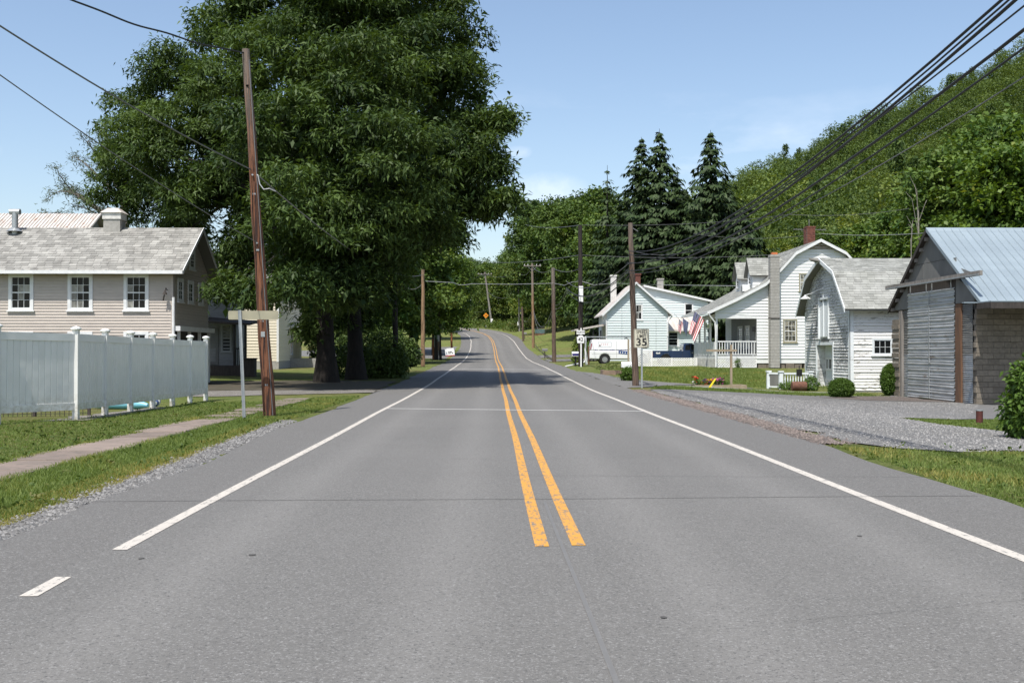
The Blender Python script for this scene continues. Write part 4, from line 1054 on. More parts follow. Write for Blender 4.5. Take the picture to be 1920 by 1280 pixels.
# roof deck, ribbed panels, rafter ends
deck = roof_slab(gar, [EN, (RYg, RZg), EF], -.22, GL, .1, MT['dark_wood'])
S1 = Vector((0, RYg - EN[0], RZg - EN[1])); Ls = S1.length; w1 = S1.normalized(); n1 = Vector((0, -w1.z, w1.y))
S2 = Vector((0, RYg - EF[0], RZg - EF[1])); w2 = S2.normalized(); n2 = Vector((0, -w2.z, w2.y)); L2 = S2.length
def roof_panel(W, L, w, n):
    mb = MB(); X = Vector((1, 0, 0))
    pr2 = [(0, 0), (.02, .034), (.05, .034), (.07, .006), (W - .002, .006), (W, 0)]
    vs = [X * a + n * (b + .006) for a, b in pr2] + [X * a + n * (b + .006) + w * L for a, b in pr2]
    mb.add(vs, [(i, i + 1, i + 7, i + 6) for i in range(5)]); return mb.mesh('roof_panel', MT['roof_metal'])
rp1, rp2 = roof_panel(.305, Ls + .06, w1, n1), roof_panel(.305, L2 + .06, w2, -n2 if n2.z < 0 else n2)
k = 0
while k * .305 < GL: 
    link('roof_panel', rp1, deck, Vector((-.24 + k * .305, EN[0], EN[1])) - w1 * .06)
    if k < 6: link('roof_panel', rp2, deck, Vector((-.24 + k * .305, EF[0], EF[1])) - w2 * .06)
    k += 1
MB().prism([(RYg - .18, RZg - .10), (RYg + .18, RZg - .10), (RYg, RZg + .055)], -.25, GL, frame((0, 0, 0), (0, 1, 0), (1, 0, 0))).build('ridge_cap', MT['roof_metal'], deck)
rk = MB(frame((0, 0, 0), (0, 1, 0), (1, 0, 0)))
rk.prism([(EN[0], EN[1] - .10), (EN[0], EN[1] + .05), (RYg, RZg + .05), (RYg, RZg - .10)], -.262, -.225); rk.build('rake_trim', MT['roof_metal'], deck)
rk = MB(frame((0, 0, 0), (0, 1, 0), (1, 0, 0))); rk.prism([(EF[0], EF[1] - .14), (EF[0], EF[1] + .03), (RYg, RZg + .04), (RYg, RZg - .14)], -.262, -.225); rk.build('rake_trim', MT['dark_wood'], deck)
rt_ = MB().box(-.20, .12, -.045, .045, -.14, 0).mesh('rafter_end', MT['grey_timber'])
for i in range(8):
    t = .06 + i * .125; p = Vector((0, EF[0], EF[1])).lerp(Vector((0, RYg, RZg)), t); link('rafter_end', rt_, deck, (0, p.y, p.z - .1))
# lean-to porch roof along the camera side
lt = MB(); lt.box(-.5, GL, -2.25, -.9, 3.52, 3.555); lt.box(-.95, -.5, -1.2, -1.0, 3.52, 3.554)
lto = lt.build('lean_to_roof', MT['roof_metal'], gar)
MB().box(-.5, GL, -2.24, -2.15, 3.30, 3.518).build('fascia', MT['dark_wood'], lto)
MB().box(-.5, -.42, -2.145, -.92, 3.32, 3.517).build('fascia', MT['dark_wood'], lto)

# ------------------------------------------------------------------ flaking white barn with the gambrel roof
bX, bY = 16.15, 49.9; bZ = gz(bX, bY) - .05
barn = thing('gambrel_barn', 'small barn with flaking white boards and a curved grey gambrel roof', 'barn', (bX, bY, bZ))
BW, BL = 7.1, 10.0
Mf, Ms2 = frame((0, 0, 0), (0, 1, 0), (-1, 0, 0)), frame((0, 0, 0), (1, 0, 0), (0, -1, 0))
Gp = [(-.46, 3.92), (.35, 4.75), (1.3, 5.62), (3.55, 6.42), (5.85, 5.62), (6.75, 4.75), (7.5, 3.92)]
Gp[0] = (-.50, 3.82); Gp[-1] = (7.55, 3.82); Gp[1] = (.28, 4.62); Gp[5] = (6.8, 4.62)
def bt(a):
    return float(np.interp(a, [p[0] for p in Gp], [p[1] for p in Gp]))
def blim(h):
    if h <= bt(0) - .12: return (0, BW)
    zz = [p[1] - .12 for p in Gp[:4]]; aa = [p[0] for p in Gp[:4]]
    a = float(np.interp(h, zz, aa)); return (max(0, a), min(BW, BW - a if a > 0 else BW))
body = MB(frame((0, 0, 0), (0, 1, 0), (1, 0, 0)))
poly = [(0, 0), (BW, 0), (BW, bt(BW) - .14)] + [(a, z - .14) for a, z in Gp[::-1] if 0 < a < BW] + [(0, bt(0) - .14)]
# front wall has a recessed doorway: body set back behind it, jambs built as boxes
body.prism(poly, .62, BL)
body.prism([(0, 0), (2.45, 0), (2.45, bt(2.45) - .14), (1.3, 5.48), (.28, 4.48), (0, bt(0) - .14)], 0, .61); body.prism([(5.05, 0), (BW, 0), (BW, bt(BW) - .14), (6.8, 4.48), (5.85, 5.48), (5.05, bt(5.05) - .14)], 0, .61)
body.prism([(2.451, 2.2), (5.049, 2.2), (5.049, bt(5.05) - .15), (3.55, 6.26), (2.451, bt(2.45) - .15)], 0, .609)
body.build('wall', MT['barn_front'], barn)
fops = [(2.45, 5.05, 0, 2.2), (3.05, 4.4, 2.55, 4.45)]
siding(barn, Mf, .12, 6.2, .14, blim, fops, MT['barn_front'], .034, rough=.45)
siding(barn, Ms2, .12, 4.0, .14, lambda h: (.0, BL), [(1.05, 1.9, 1.72, 2.48)], MT['barn_side'], .034, rough=.45)
window(barn, Ms2, 1.0, 1.95, 1.72, 2.48, 3, 2, .075, meet=False, tm=MT['barn_trim'])
cb = MB(Ms2); cb.box(-.03, .16, .0, .04, .05, 4.0); cb.box(-.04, .0, -.15, .04, .05, 4.0); cb.build('corner_board', MT['barn_trim'], barn)
MB(Mf).box(BW - .14, BW + .03, 0, .045, .05, 3.9).build('corner_board', MT['barn_trim'], barn)
MB(Ms2).box(-.02, BL, .0, .05, 3.72, 3.86).build('frieze_board', MT['barn_trim'], barn)
fd = MB(Ms2); 
for i in range(26): x = i * .42; fd.box(x, x + random.uniform(.3, .4), -.1, random.uniform(.0, .03), -.25, .10)
tag(fd.build('foundation_stones', MT['grey_block'], barn), kind='stuff')
# doorway: frame, recessed door, boards
fr = MB(Mf); fr.box(2.33, 2.46, 0, .06, .02, 2.34); fr.box(5.04, 5.16, 0, .06, .02, 2.34); fr.box(2.46, 5.04, 0, .055, 2.2, 2.34); dfr = fr.build('door_frame', MT['barn_trim'], barn)
dd = MB(Mf).box(2.47, 5.03, -.45, -.41, .05, 2.19).build('barn_door', MT['barn_trim'], barn)
db = MB(Mf); pd = .32
for k in range(8): MB(Mf).box(2.48 + k * pd, 2.48 + (k + 1) * pd - .015, -.41, -.385, 1.62, 2.18).build('door_board', MT['barn_trim'], dd)
for k in range(5):
    a = 2.62 + k * .48
    MB(Mf).box(a, a + .36, -.409, -.40, 1.05, 1.5).build('pane', MT['glass'] if k % 2 else MT['curtained'], dd)
rl_ = MB(Mf); rl_.box(2.47, 5.03, -.41, -.37, 1.50, 1.6); rl_.box(2.47, 5.03, -.41, -.37, .95, 1.04); rl_.box(2.47, 5.03, -.41, -.37, .05, .15); rl_.box(2.47, 5.03, -.41, -.375, .45, .53)
for k in range(6): a = 2.5 + k * .49; rl_.box(a, a + .1, -.41, -.378, 1.04, 1.5)
for k in range(4): a = 2.5 + k * .63; rl_.bar((a, -.39, .16), (a + .55, -.39, .45), .05, .03); rl_.bar((a + .55, -.39, .16), (a, -.39, .45), .05, .03)
rl_.build('door_rails', MT['sign_pure'], dd)
MB(Mf).bar((5.0, .1, .05), (4.75, .04, .95), .1, .03).build('leaning_board', MT['barn_trim'], barn)
# hay door with hood and lamp
hd = MB(Mf).box(3.1, 4.35, .02, .05, 2.58, 4.3).build('hay_door', MT['barn_trim'], barn)
for k in range(4): MB(Mf).box(3.12 + k * .31, 3.12 + k * .31 + .295, .05, .075, 2.6, 4.28).build('door_board', MT['barn_trim'], hd)
hf = MB(Mf); hf.box(3.0, 3.1, 0, .09, 2.5, 4.42); hf.box(4.35, 4.45, 0, .16, 2.5, 4.42); hf.box(2.95, 4.5, 0, .14, 4.42, 4.52); hf.box(3.68, 3.76, .075, .12, 2.6, 4.7); hf.build('door_casing', MT['barn_trim'], hd)
MB(Mf).box(3.1, 4.3, .0, .03, 2.24, 2.50).build('dark_gap_strip', MT['panel_grey'], barn)  # grey strip painted in for the dark gap under the hay door
lm = MB(Mf); lm.tube([(3.9, .03, 5.0), (4.1, .25, 4.9), (4.5, .45, 4.75), (5.0, .55, 4.72), (5.2, .55, 4.65)], .025, 6); lm.build('lamp_arm', MT['trim_white'], barn)
lm = MB(); lm.lathe([(.04, 4.72), (.08, 4.66), (.28, 4.52), (.24, 4.51), (.0, 4.54)], 14, (-.55, 5.2, 0)); lm.build('lamp_shade', MT['trim_white'], barn, True)
deck = roof_slab(barn, Gp, -.38, BL + .3, .1, MT['shingle_dark'])
for i in range(3):
    (a0, z0), (a1, z1) = Gp[i], Gp[i + 1]; v = Vector((0, a1 - a0, z1 - z0))
    shingles(deck, (-.40, a0 - (.03 if i == 0 else 0), z0 - (.03 if i == 0 else 0) + .004), (1, 0, 0), v, BL + .7, v.length + (.03 if i == 0 else .0), .165, .33, MT['shingle_green'])
tr = MB(Mf)
low = [(a, z - .17) for a, z in Gp[::-1]]
tr.prism([(a, z + .025) for a, z in Gp] + low, .385, .42); tr.build('rake_board', MT['barn_trim'], barn)
hood = MB(); hood.add([(-.40, 3.1, 6.24), (-.40, 4.0, 6.24), (-.40, 3.55, 6.44), (-.85, 3.55, 6.42), (-.85, 3.55, 6.33)], [(0, 2, 3), (1, 3, 2), (0, 3, 4), (1, 4, 3), (0, 4, 1)]); hood.build('hay_hood', MT['shingle_dark'], deck)

# ------------------------------------------------------------------ white gambrel house with the corner porch
wY = 74.0; wZ = .42
def wx(px): return PX(px, wY)
def wzz(py): return PZ(1450, py, wY) - wZ
wh = thing('gambrel_house', 'white gambrel house with dormers, block chimney and corner porch', 'house', (0, wY, wZ))
xL, xR = wx(1419), 26.0                                 # wall between the porch and the barn side
PXL = 14.85                                             # porch front
Mh = frame((0, 0, 0), (1, 0, 0), (0, -1, 0))
roofp = [(14.35, wzz(584)), (16.3, wzz(559)), (18.2, wzz(531)), (19.05, wzz(509)), (20.25, wzz(473)), (21.9, wzz(449)), (23.6, wzz(473)), (24.8, wzz(509)), (25.6, wzz(531)), (27, wzz(550))]
def wtop(x): return float(np.interp(x, [p[0] for p in roofp], [p[1] for p in roofp])) - .16
DPT = 10.0
Ny = frame((0, 0, 0), (1, 0, 0), (0, 1, 0))
poly = [(xL, .3), (xR, .3), (xR, wtop(xR))] + [(x, z - .16) for x, z in roofp[::-1] if xL < x < xR] + [(xL, wtop(xL))]
MB(Ny).prism(poly, 0, DPT).build('wall', MT['white_siding'], wh)
pb = MB(Ny); pb.prism([(PXL, 3.48), (xL, 3.48), (xL, wtop(xL)), (16.3, wtop(16.3)), (PXL, wtop(PXL) + .02)], 0, .12); pb.build('porch_gable', MT['white_siding'], wh)
def wlim(h):
    xs = [p[0] for p in roofp[:6]]; zs = [p[1] - .17 for p in roofp[:6]]
    a = float(np.interp(h, zs, xs)); b = 43.8 - a
    lo = xL if h < 3.5 else PXL
    return (max(lo, a), min(xR, b))
wops = [(wx(1440), wx(1459), 0, 9), (wx(1468), wx(1495), 1.68, 3.24), (20.5, 21.35, 5.15, 6.3)]
siding(wh, Mh, .62, roofp[5][1] - .25, .205, wlim, wops, MT['white_siding'], .042)
window(wh, Mh, wx(1468.5), wx(1494.5), 1.70, 3.26, 3, 4, .09, glass=MT['lace'], tm=MT['sign_back'], sash_m=MT['trim_white'])
window(wh, Mh, 20.5, 21.35, 5.15, 6.35, 3, 4, .08, glass=MT['lace'], tm=MT['sign_back'], sash_m=MT['trim_white'])
vt = MB(Mh); vt.prism([(21.0, wzz(467)), (22.8, wzz(467)), (21.9, wzz(457))], .024, .06); vto = vt.build('attic_vent', MT['brown_post'], wh)
vt = MB(Mh)
for k in range(3): z = wzz(466) + k * .11; hw = .8 - k * .25; vt.box(21.9 - hw, 21.9 + hw, .06, .085, z, z + .03)
vt.build('louvre', MT['trim_white'], vto)
rk = MB(Mh); rk.prism([(x, z + .02) for x, z in roofp[:9]] + [(x, z - .19) for x, z in roofp[:9][::-1]], .36, .40); rk.build('rake_board', MT['trim_white'], wh)
dk = MB(Ny).prism(roofp + [(x, z - .13) for x, z in roofp[::-1]], -.36, DPT + .3).build('roof', MT['shingle_dark'], wh)
for i in range(5):
    (a0, z0), (a1, z1) = roofp[i], roofp[i + 1]; v = Vector((a1 - a0, 0, z1 - z0))
    shingles(dk, (a0, -.38, z0 + .004), (0, 1, 0), v, DPT + .7, v.length, .2, .35, MT['shingle_green'])
gt = MB(); gt.box(14.24, 14.36, -.4, DPT, roofp[0][1] - .14, roofp[0][1] - .0); gt.build('gutter', MT['trim_white'], wh)
downspout(wh, [(14.3, -.38, roofp[0][1] - .1), (14.45, -.3, roofp[0][1] - .35), (14.8, -.16, roofp[0][1] - .75), (14.86, -.15, 2.4), (14.86, -.15, .05)], MT['trim_white'], .06)
# foundation stones below the siding
for i in range(14):
    x = xL + .1 + i * .62; MB(Mh).box(x, x + random.uniform(.4, .6), -.2, random.uniform(-.06, .0), -.2, random.uniform(.42, .58)).build('foundation_stone', MT['block'], wh)
# block chimney, one block per course
chn = MB(Mh).box(wx(1441.5) + .02, wx(1457.5) - .02, .0, .55, .0, wzz(487)).build('block_chimney', MT['mortar'], wh)
cbm = MB(Mh).box(wx(1441), wx(1458), -.01, .57, .006, .196).mesh('concrete_block', MT['grey_block'])
z = .0
while z < wzz(487): link('concrete_block', cbm, chn, (0, 0, z)); z += .2
MB(Mh).box(wx(1440.5), wx(1458.5), -.02, .60, z, z + .16).build('chimney_cap', MT['grey_block'], chn)
MB(Mh).box(wx(1445), wx(1455), .1, .45, z + .16, z + .32).build('flue', MT['terracotta'], chn)
MB(Mh).box(wx(1436), wx(1458.5), .57, .60, wzz(598), wzz(596)).build('strap', MT['dark_wood'], chn)
# red brick chimney on the ridge
bc = link('brick_chimney', None, wh, (PX(1519, 77.4), 3.4, 0)); zt = PZ(1519, 427, 77.4) - wZ; zz = 8.0
MB().box(-.29, .29, -.29, .29, 7.6, zt - .02).build('core', MT['mortar'], bc)
bk = MB().box(-.15, -.005, -.02, .02, 0, .066).mesh('brick', MT['brick'])
r = 0
while zz < zt:
    for k in range(-2, 3):
        x = k * .155 + (.075 if r % 2 else 0)
        if -.26 <= x <= .34: link('brick', bk, bc, (min(x + .05, .3), -.29, zz)).rotation_euler = (0, 0, 0)
    for k in range(4): o = link('brick', bk, bc, (-.29, -.12 + k * .15, zz)); o.rotation_euler = (0, 0, R(-90))
    zz += .078; r += 1
MB().box(-.33, .33, -.33, .33, zt - .02, zt + .08).build('cap', MT['brick'], bc)
MB().box(-.33, .33, -.33, .33, 8.15, 8.42).build('flashing', MT['trim_white'], bc)
# dormers on the left slope: side wall, front with window, small gable roof
def dormer(y0):
    x0 = 17.75; d = link('dormer', None, wh, (0, y0, 0)); zb, ze, zp = wzz(540), wzz(511), wzz(478)
    W = 1.45
    MB(frame((0, 0, 0), (0, 1, 0), (1, 0, 0))).prism([(0, zb - .3), (W, zb - .3), (W, ze), (W / 2, zp - .1), (0, ze)], x0, 20.6).build('wall', MT['white_siding'], d)
    Md = frame((x0, 0, 0), (1, 0, 0), (0, -1, 0)); 
    siding(d, Md, zb - .1, ze, .205, lambda h: (0, 2.2), [], MT['white_siding'], .04)
    Mfr = frame((x0, 0, 0), (0, 1, 0), (-1, 0, 0)); window(d, Mfr, .3, 1.15, zb + .35, ze - .08, 2, 4, .08)
    rs = MB(frame((0, 0, 0), (0, 1, 0), (1, 0, 0))).prism([(-.2, ze - .08), (W / 2, zp), (W + .2, ze - .08), (W + .2, ze - .18), (W / 2, zp - .1), (-.2, ze - .18)], x0 - .25, 20.8).build('roof', MT['shingle_dark'], d)
    v = Vector((0, W / 2 + .2, zp - ze + .08)); shingles(rs, (x0 - .26, -.22, ze - .09), (1, 0, 0), v, 3.0, v.length, .19, .33, MT['shingle_green'])
    return d
d1 = dormer(1.6); dormer(5.4)
ac = MB(); ac.box(17.15, 17.75, .45, 1.05, wzz(543), wzz(530)); aco = ac.build('air_conditioner', MT['white'], d1)
ab = MB()
for k in range(5): ab.box(17.13, 17.149, .5, 1.0, wzz(542) + k * .08, wzz(542) + k * .08 + .03)
ab.build('grille', MT['panel_grey'], aco)
# porch: floor, beam, posts, rail with balusters, lattice skirt
flr = MB(); flr.box(PXL, xL, .02, 8.0, .62, .78); pfo = flr.build('porch_floor', MT['trim_white'], wh)
cl = MB(); cl.box(PXL, xL, .13, 8.0, 3.55, 3.6); cl.build('porch_ceiling', MT['trim_white'], wh)
bm_ = MB(); bm_.box(PXL, xL, -.02, .1, 3.3, 3.5); bm_.box(PXL - .02, PXL + .1, .11, 8.0, 3.3, 3.5); bm_.build('porch_beam', MT['trim_white'], wh)
ps = MB().box(-.06, .06, -.06, .06, .78, 3.32).mesh('porch_post', MT['trim_white'])
for x, y in ((PXL + .1, .08), (PXL + .06, 2.0), (PXL + .06, 4.0), (PXL + .06, 6.0), (PXL + .06, 7.9)): link('porch_post', ps, wh, (x, y, 0))
rl = MB(); rl.box(PXL + .16, xL - .02, .04, .12, 1.72, 1.80); rl.box(PXL + .16, xL - .02, .05, .11, .86, .92); rlo = rl.build('railing', MT['trim_white'], wh)
bs = MB().box(-.025, .025, .06, .10, .92, 1.72).mesh('baluster', MT['trim_white'])
nb = 14
for k in range(nb): link('baluster', bs, rlo, (PXL + .30 + k * (xL - PXL - .45) / (nb - 1), 0, 0))
rp = MB(); rp.box(PXL - .01, PXL + .04, .2, 7.8, .82, 1.74); rp.build('rail_panel', MT['trim_white'], wh)
for y in (1.0, 2.0, 3.0, 4.0, 5.0, 6.0, 7.0): MB().box(PXL - .03, PXL - .011, y - .04, y + .04, .8, 1.76).build('panel_strip', MT['trim_white'], wh)
def lattice(name, L, H, parent, loc, rz=0, pitch=.17, mat=None, frame_w=.05):
    mb = MB(); mb2 = MB()
    k = -H
    while k < L:
        for s, y in ((1, -.008), (-1, .008)):
            a0, z0, a1, z1 = (k, 0, k + H, H) if s > 0 else (k + H, 0, k, H)
            pts = []
            for (pa, pz, qa, qz) in ((a0, z0, a1, z1),):
                t0, t1 = 0.0, 1.0; da = qa - pa
                if da > 0: t0, t1 = max(t0, (0 - pa) / da), min(t1, (L - pa) / da)
                else: t0, t1 = max(t0, (L - pa) / da), min(t1, (0 - pa) / da)
                if t1 - t0 > .02: mb.bar((pa + da * t0, y, pz + (qz - pz) * t0), (pa + da * t1, y, pz + (qz - pz) * t1), .058, .012, up=(0, 1, 0))
        k += pitch
    o = mb.build(name, mat or MT['lattice'], parent, kind='stuff'); o.location = loc; o.rotation_euler = (0, 0, rz)
    for (x0, x1, z0, z1) in ((0, L, -.02, .02), (0, L, H - .02, H + .02), (-.02, .02, 0, H), (L - .02, L + .02, 0, H)): mb2.box(x0, x1, -.016, .016, z0, z1)
    mb2.build('lattice_frame', mat or MT['lattice'], o)
    return o
lattice('lattice_skirt', xL - PXL - .1, .55, wh, (PXL + .08, .05, .03))
MB().box(PXL - .0, PXL + .05, .1, 8.0, .0, .62).build('skirt_panel', MT['white_brick'], wh)
for k in range(5):
    for j in range(12): MB().box(PXL - .012 - .004 * (j % 2), PXL - .001, .12 + j * .64 + (k % 2) * .3, .12 + j * .64 + (k % 2) * .3 + .6, .02 + k * .12, .125 + k * .12).build('white_brick', MT['white_brick'], wh)
Mpw = frame((xL, 0, 0), (0, 1, 0), (-1, 0, 0))
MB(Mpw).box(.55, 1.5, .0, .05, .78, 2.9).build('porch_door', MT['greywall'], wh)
MB(Mpw).box(.02, 7.9, .002, .012, .79, 3.5).build('porch_wall', MT['greywall'], wh)  # grey sheet over the white wall paints in the porch shade
window(wh, Mpw, 2.0, 3.3, 1.3, 2.9, 2, 2, .1); window(wh, Mpw, 4.2, 5.6, 1.3, 2.9, 2, 2, .1)
MB(Mpw).box(.2, .42, .02, .25, 2.45, 2.75).build('porch_lamp', MT['black'], wh)
# aerial beside the brick chimney
an = MB(); ax = wx(1541); za = PZ(1541, 430, 78) - wZ
an.bar((ax + .3, 4, 8.2), (ax + .3, 4, za + .7), .04); an.bar((ax - .8, 4, za), (ax + 1.5, 4, za - .05), .04)
for k in range(7): x = ax - .7 + k * .34; an.bar((x, 3.6 - .03 * k, za), (x, 4.4 + .03 * k, za), .025)
an.bar((ax - .4, 4, za + .05), (ax + .6, 4, za - .8), .02)
an.build('aerial', MT['panel_grey'], wh)

# ------------------------------------------------------------------ pale aqua house
aY = 103.0; aZ = .55
def axx(px): return PX(px, aY)
def azz(py): return PZ(1190, py, aY) - aZ
ah = thing('aqua_house', 'pale aqua house with steep front gable and side wing', 'house', (0, aY, aZ))
a0, a1 = axx(1138), axx(1251); am = axx(1192.5); ez = azz(583) - .05; pz = azz(529)
MB(Ny).prism([(a0, -.3), (a1, -.3), (a1, ez), (am, pz - .2), (a0, ez)], 0, 8).build('wall', MT['aqua'], ah)
asl = (pz - .25 - ez) / ((a1 - a0) / 2)
siding(ah, Mh, .1, pz - .35, .235, lambda h: (a0, a1) if h < ez else (a0 + (h - ez) / asl, a1 - (h - ez) / asl), [(axx(1190.5), axx(1205), azz(600), azz(570))], MT['aqua'], .055)
window(ah, Mh, axx(1190.5), axx(1205), azz(600), azz(570), 2, 2, .1, light=[(0, 0), (1, 1)])
prof = [(a0 - .45, ez - .28), (am, pz), (a1 + .5, ez - .28)]
rf = MB(Ny).prism(prof + [(x, z - .12) for x, z in prof[::-1]], -.35, 8.3).build('roof', MT['rust_roof'], ah)
tr = MB(Mh); tr.prism([(x, z + .02) for x, z in prof] + [(x, z - .2) for x, z in prof[::-1]], .352, .39); tr.build('rake_board', MT['trim_white'], ah)
for x in (a0, a1): MB(Mh).box(x - .07, x + .07, .0, .035, -.1, ez).build('corner_board', MT['trim_white'], ah)
downspout(ah, [(a0 - .45, -.2, ez - .3), (a0 - .4, -.1, ez - .5), (a0 - .05, -.06, ez - .9), (a0 - .05, -.06, .0)], MT['trim_white'], .06)
downspout(ah, [(a1 + .45, -.2, ez - .3), (a1 + .4, -.1, ez - .5), (a1 + .05, -.06, ez - .9), (a1 + .05, -.06, 2.4)], MT['trim_white'], .06)
for px in (1166, 1230): MB(Mh).bar((axx(px), .03, .3), (axx(px), .03, 4.0 if px > 1200 else 5.5), .025).build('service_cable', MT['wire_grey'], ah)
MB(Mh).box(axx(1227), axx(1233), .02, .14, .5, .8).build('meter_box', MT['galv'], ah)
# wing behind, with its long sloping roof
wy = 5.0; WYY = aY + wy
def bxx(px): return PX(px, WYY)
def bzz(py): return PZ(1250, py, WYY) - aZ
b0, b1 = bxx(1210), bxx(1328); t0, t1 = bzz(538), bzz(566)
My = frame((0, wy, 0), (1, 0, 0), (0, 1, 0)); Mw2 = frame((0, wy, 0), (1, 0, 0), (0, -1, 0))
MB(My).prism([(b0, -.3), (b1, -.3), (b1, t1), (b0, t0)], 0, 6).build('wing_wall', MT['aqua'], ah)
siding(ah, Mw2, .1, t0, .235, lambda h: (a1 - .3, b1 if h < t1 else b0 + (b1 - b0) * (t0 - h) / (t0 - t1)), [(bxx(1283), bxx(1300), bzz(595), bzz(568))], MT['aqua'], .055)
window(ah, Mw2, bxx(1283), bxx(1300), bzz(595), bzz(568), 1, 2, .1)
wr = MB(My).prism([(b0 - .2, t0 + .18), (b1 + .5, t1 + .1), (b1 + .5, t1 - .02), (b0 - .2, t0 + .06)], -.35, 6.3).build('wing_roof', MT['rust_roof'], ah)
MB(Mw2).prism([(b0 - .2, t0 + .2), (b1 + .5, t1 + .12), (b1 + .5, t1 - .08), (b0 - .2, t0 + .0)], .352, .39).build('rake_board', MT['trim_white'], ah)
# lower lean-to with window and porch roof on the right
l0, l1 = axx(1251) + .02, axx(1310); lz = azz(621)
MB(Ny).prism([(l0, -.3), (l1, -.3), (l1, lz), (l0, lz)], 1.2, 4.9).build('lean_to_wall', MT['aqua'], ah)
Ml = frame((0, 1.2, 0), (1, 0, 0), (0, -1, 0))
siding(ah, Ml, .1, lz, .19, lambda h: (l0, l1), [(axx(1256), axx(1276), azz(648), azz(619))], MT['aqua'], .055)
window(ah, Ml, axx(1255), axx(1277), azz(649), azz(620), 1, 4, .12)
lr = MB(); lr.add([(l0 - .1, .8, lz), (l1 + .3, .8, lz), (l1 + .3, 4.95, lz + 1.3), (l0 - .1, 4.95, lz + 1.3), (l0 - .1, .8, lz + .14), (l1 + .3, .8, lz + .14), (l1 + .3, 4.95, lz + 1.44), (l0 - .1, 4.95, lz + 1.44)],
                  [(0, 3, 2, 1), (4, 5, 6, 7), (0, 1, 5, 4), (1, 2, 6, 5), (2, 3, 7, 6), (3, 0, 4, 7)]); lr.build('lean_to_roof', MT['rust_roof'], ah)
# porch on the left with dark posts
q0 = axx(1078); pr = MB(); pr.add([(q0, .5, azz(620)), (a0, .5, azz(610)), (a0, 5, azz(610)), (q0, 5, azz(620)), (q0, .5, azz(620) + .14), (a0, .5, azz(610) + .2), (a0, 5, azz(610) + .2), (q0, 5, azz(620) + .14)],
                                  [(0, 3, 2, 1), (4, 5, 6, 7), (0, 1, 5, 4), (1, 2, 6, 5), (2, 3, 7, 6), (3, 0, 4, 7)]); pro = pr.build('porch_roof', MT['rust_roof'], ah)
pm_ = MB().box(-.06, .06, -.06, .06, -.2, azz(619)).mesh('porch_post', MT['black'])
for x in (q0 + .4, a0 - 1.2, a0 - .5): link('porch_post', pm_, pro, (x, .8, 0)); link('porch_post', pm_, pro, (x, 4.6, 0))
def chimney(parent, xa, xb, y, z0, z1, mat, cap):
    c = MB().box(xa, xb, y, y + (xb - xa), z0, z1).build('chimney', mat, parent)
    MB().box(xa - .06, xb + .06, y - .06, y + xb - xa + .06, z1, z1 + .14).build('cap', cap, c); return c
chimney(ah, bxx(1147.5), bxx(1158), wy + 1, 3, bzz(517), MT['white_brick'], MT['white_brick'])
chimney(ah, bxx(1189.5), bxx(1198.5), 4.0, 5, bzz(515) - .1, MT['brick'], MT['brick'])
chimney(ah, bxx(1239), bxx(1250), wy + 2, 5, bzz(522), MT['grey_block'], MT['grey_block'])

# ------------------------------------------------------------------ trees and other plants
TR = np.random.default_rng(23)
def unit(v): return v / (np.linalg.norm(v, axis=-1, keepdims=True) + 1e-9)
def leaf_quads(C, O, k, spread, L, W, droop, g, up=.6, tint=None, ow=.5):
    """k pointed leaves about each clump centre C, reaching outward along O and drooping."""
    n = len(C) * k
    c = np.repeat(C, k, 0); o = np.repeat(O, k, 0)
    p = c + g.normal(0, 1, (n, 3)) * spread * np.array([1, 1, .75])
    d = unit(o * .55 + g.normal(0, .65, (n, 3)) + np.array([0, 0, -droop]))
    nr = unit(o * ow + np.array([0, 0, up]) + g.normal(0, .5, (n, 3)))
    s = unit(np.cross(d, nr)); l = (L * g.uniform(.65, 1.3, n))[:, None]; w = (W * g.uniform(.7, 1.25, n))[:, None] * .5
    sag = np.array([0, 0, -1.0]) * l * .18
    V = np.stack([p, p + d * l * .45 + s * w, p + d * l + sag, p + d * l * .45 - s * w], 1)
    if tint is None: tint = np.clip(.45 + .3 * np.sin(C[:, 0] * .9 + 1) * np.sin(C[:, 1] * .8 + 2) + .15 * np.sin(C[:, 2] * 1.1) + TR.normal(0, .13, len(C)), 0, 1)
    t = np.repeat(tint, k)
    return V, t
def sublobes(lobes, g, n=11, s0=.30, s1=.46, fl=.72):
    """Break each lobe into smaller boughs on its surface, so that light and dark clumps form."""
    out = []
    for L in lobes:
        c, r = np.array(L[:3]), np.array(L[3:6]); m = n
        for i in range(m):
            z = 1 - 1.55 * (i + .5) / m; a = i * 2.39996 + g.uniform(-.5, .5); q = math.sqrt(max(0, 1 - z * z))
            d = np.array([q * math.cos(a), q * math.sin(a), z]) * g.uniform(.62, .92); k = g.uniform(s0, s1)
            p = c + d * r; out.append((p[0], p[1], p[2], r[0] * k * 1.15, r[1] * k * 1.15, r[2] * k * fl))
    return out
def lobes_clumps(lobes, dens, g, inner=.62):
    """Clump centres near the surface of each lobe (cx, cy, cz, rx, ry, rz), thinning inward."""
    C, O = [], []
    for L in lobes:
        c, r = np.array(L[:3]), np.array(L[3:6])
        n = max(6, int(dens * (r[0] * r[1] + r[1] * r[2] + r[0] * r[2]) / 3))
        d = unit(g.normal(0, 1, (n, 3))); d[:, 2] = np.where(d[:, 2] < -.35, -d[:, 2] * .6, d[:, 2]); d = unit(d)
        rad = inner + (1.06 - inner) * g.power(2.2, n)
        bump = 1 + .13 * np.sin(d[:, 0] * 7 + c[0]) * np.sin(d[:, 1] * 6 + c[1]) + .1 * np.sin(d[:, 2] * 9 + c[2])
        C.append(c + d * r * (rad * bump)[:, None]); O.append(unit(d + np.array([0, 0, .15])))
    return np.concatenate(C), np.concatenate(O)
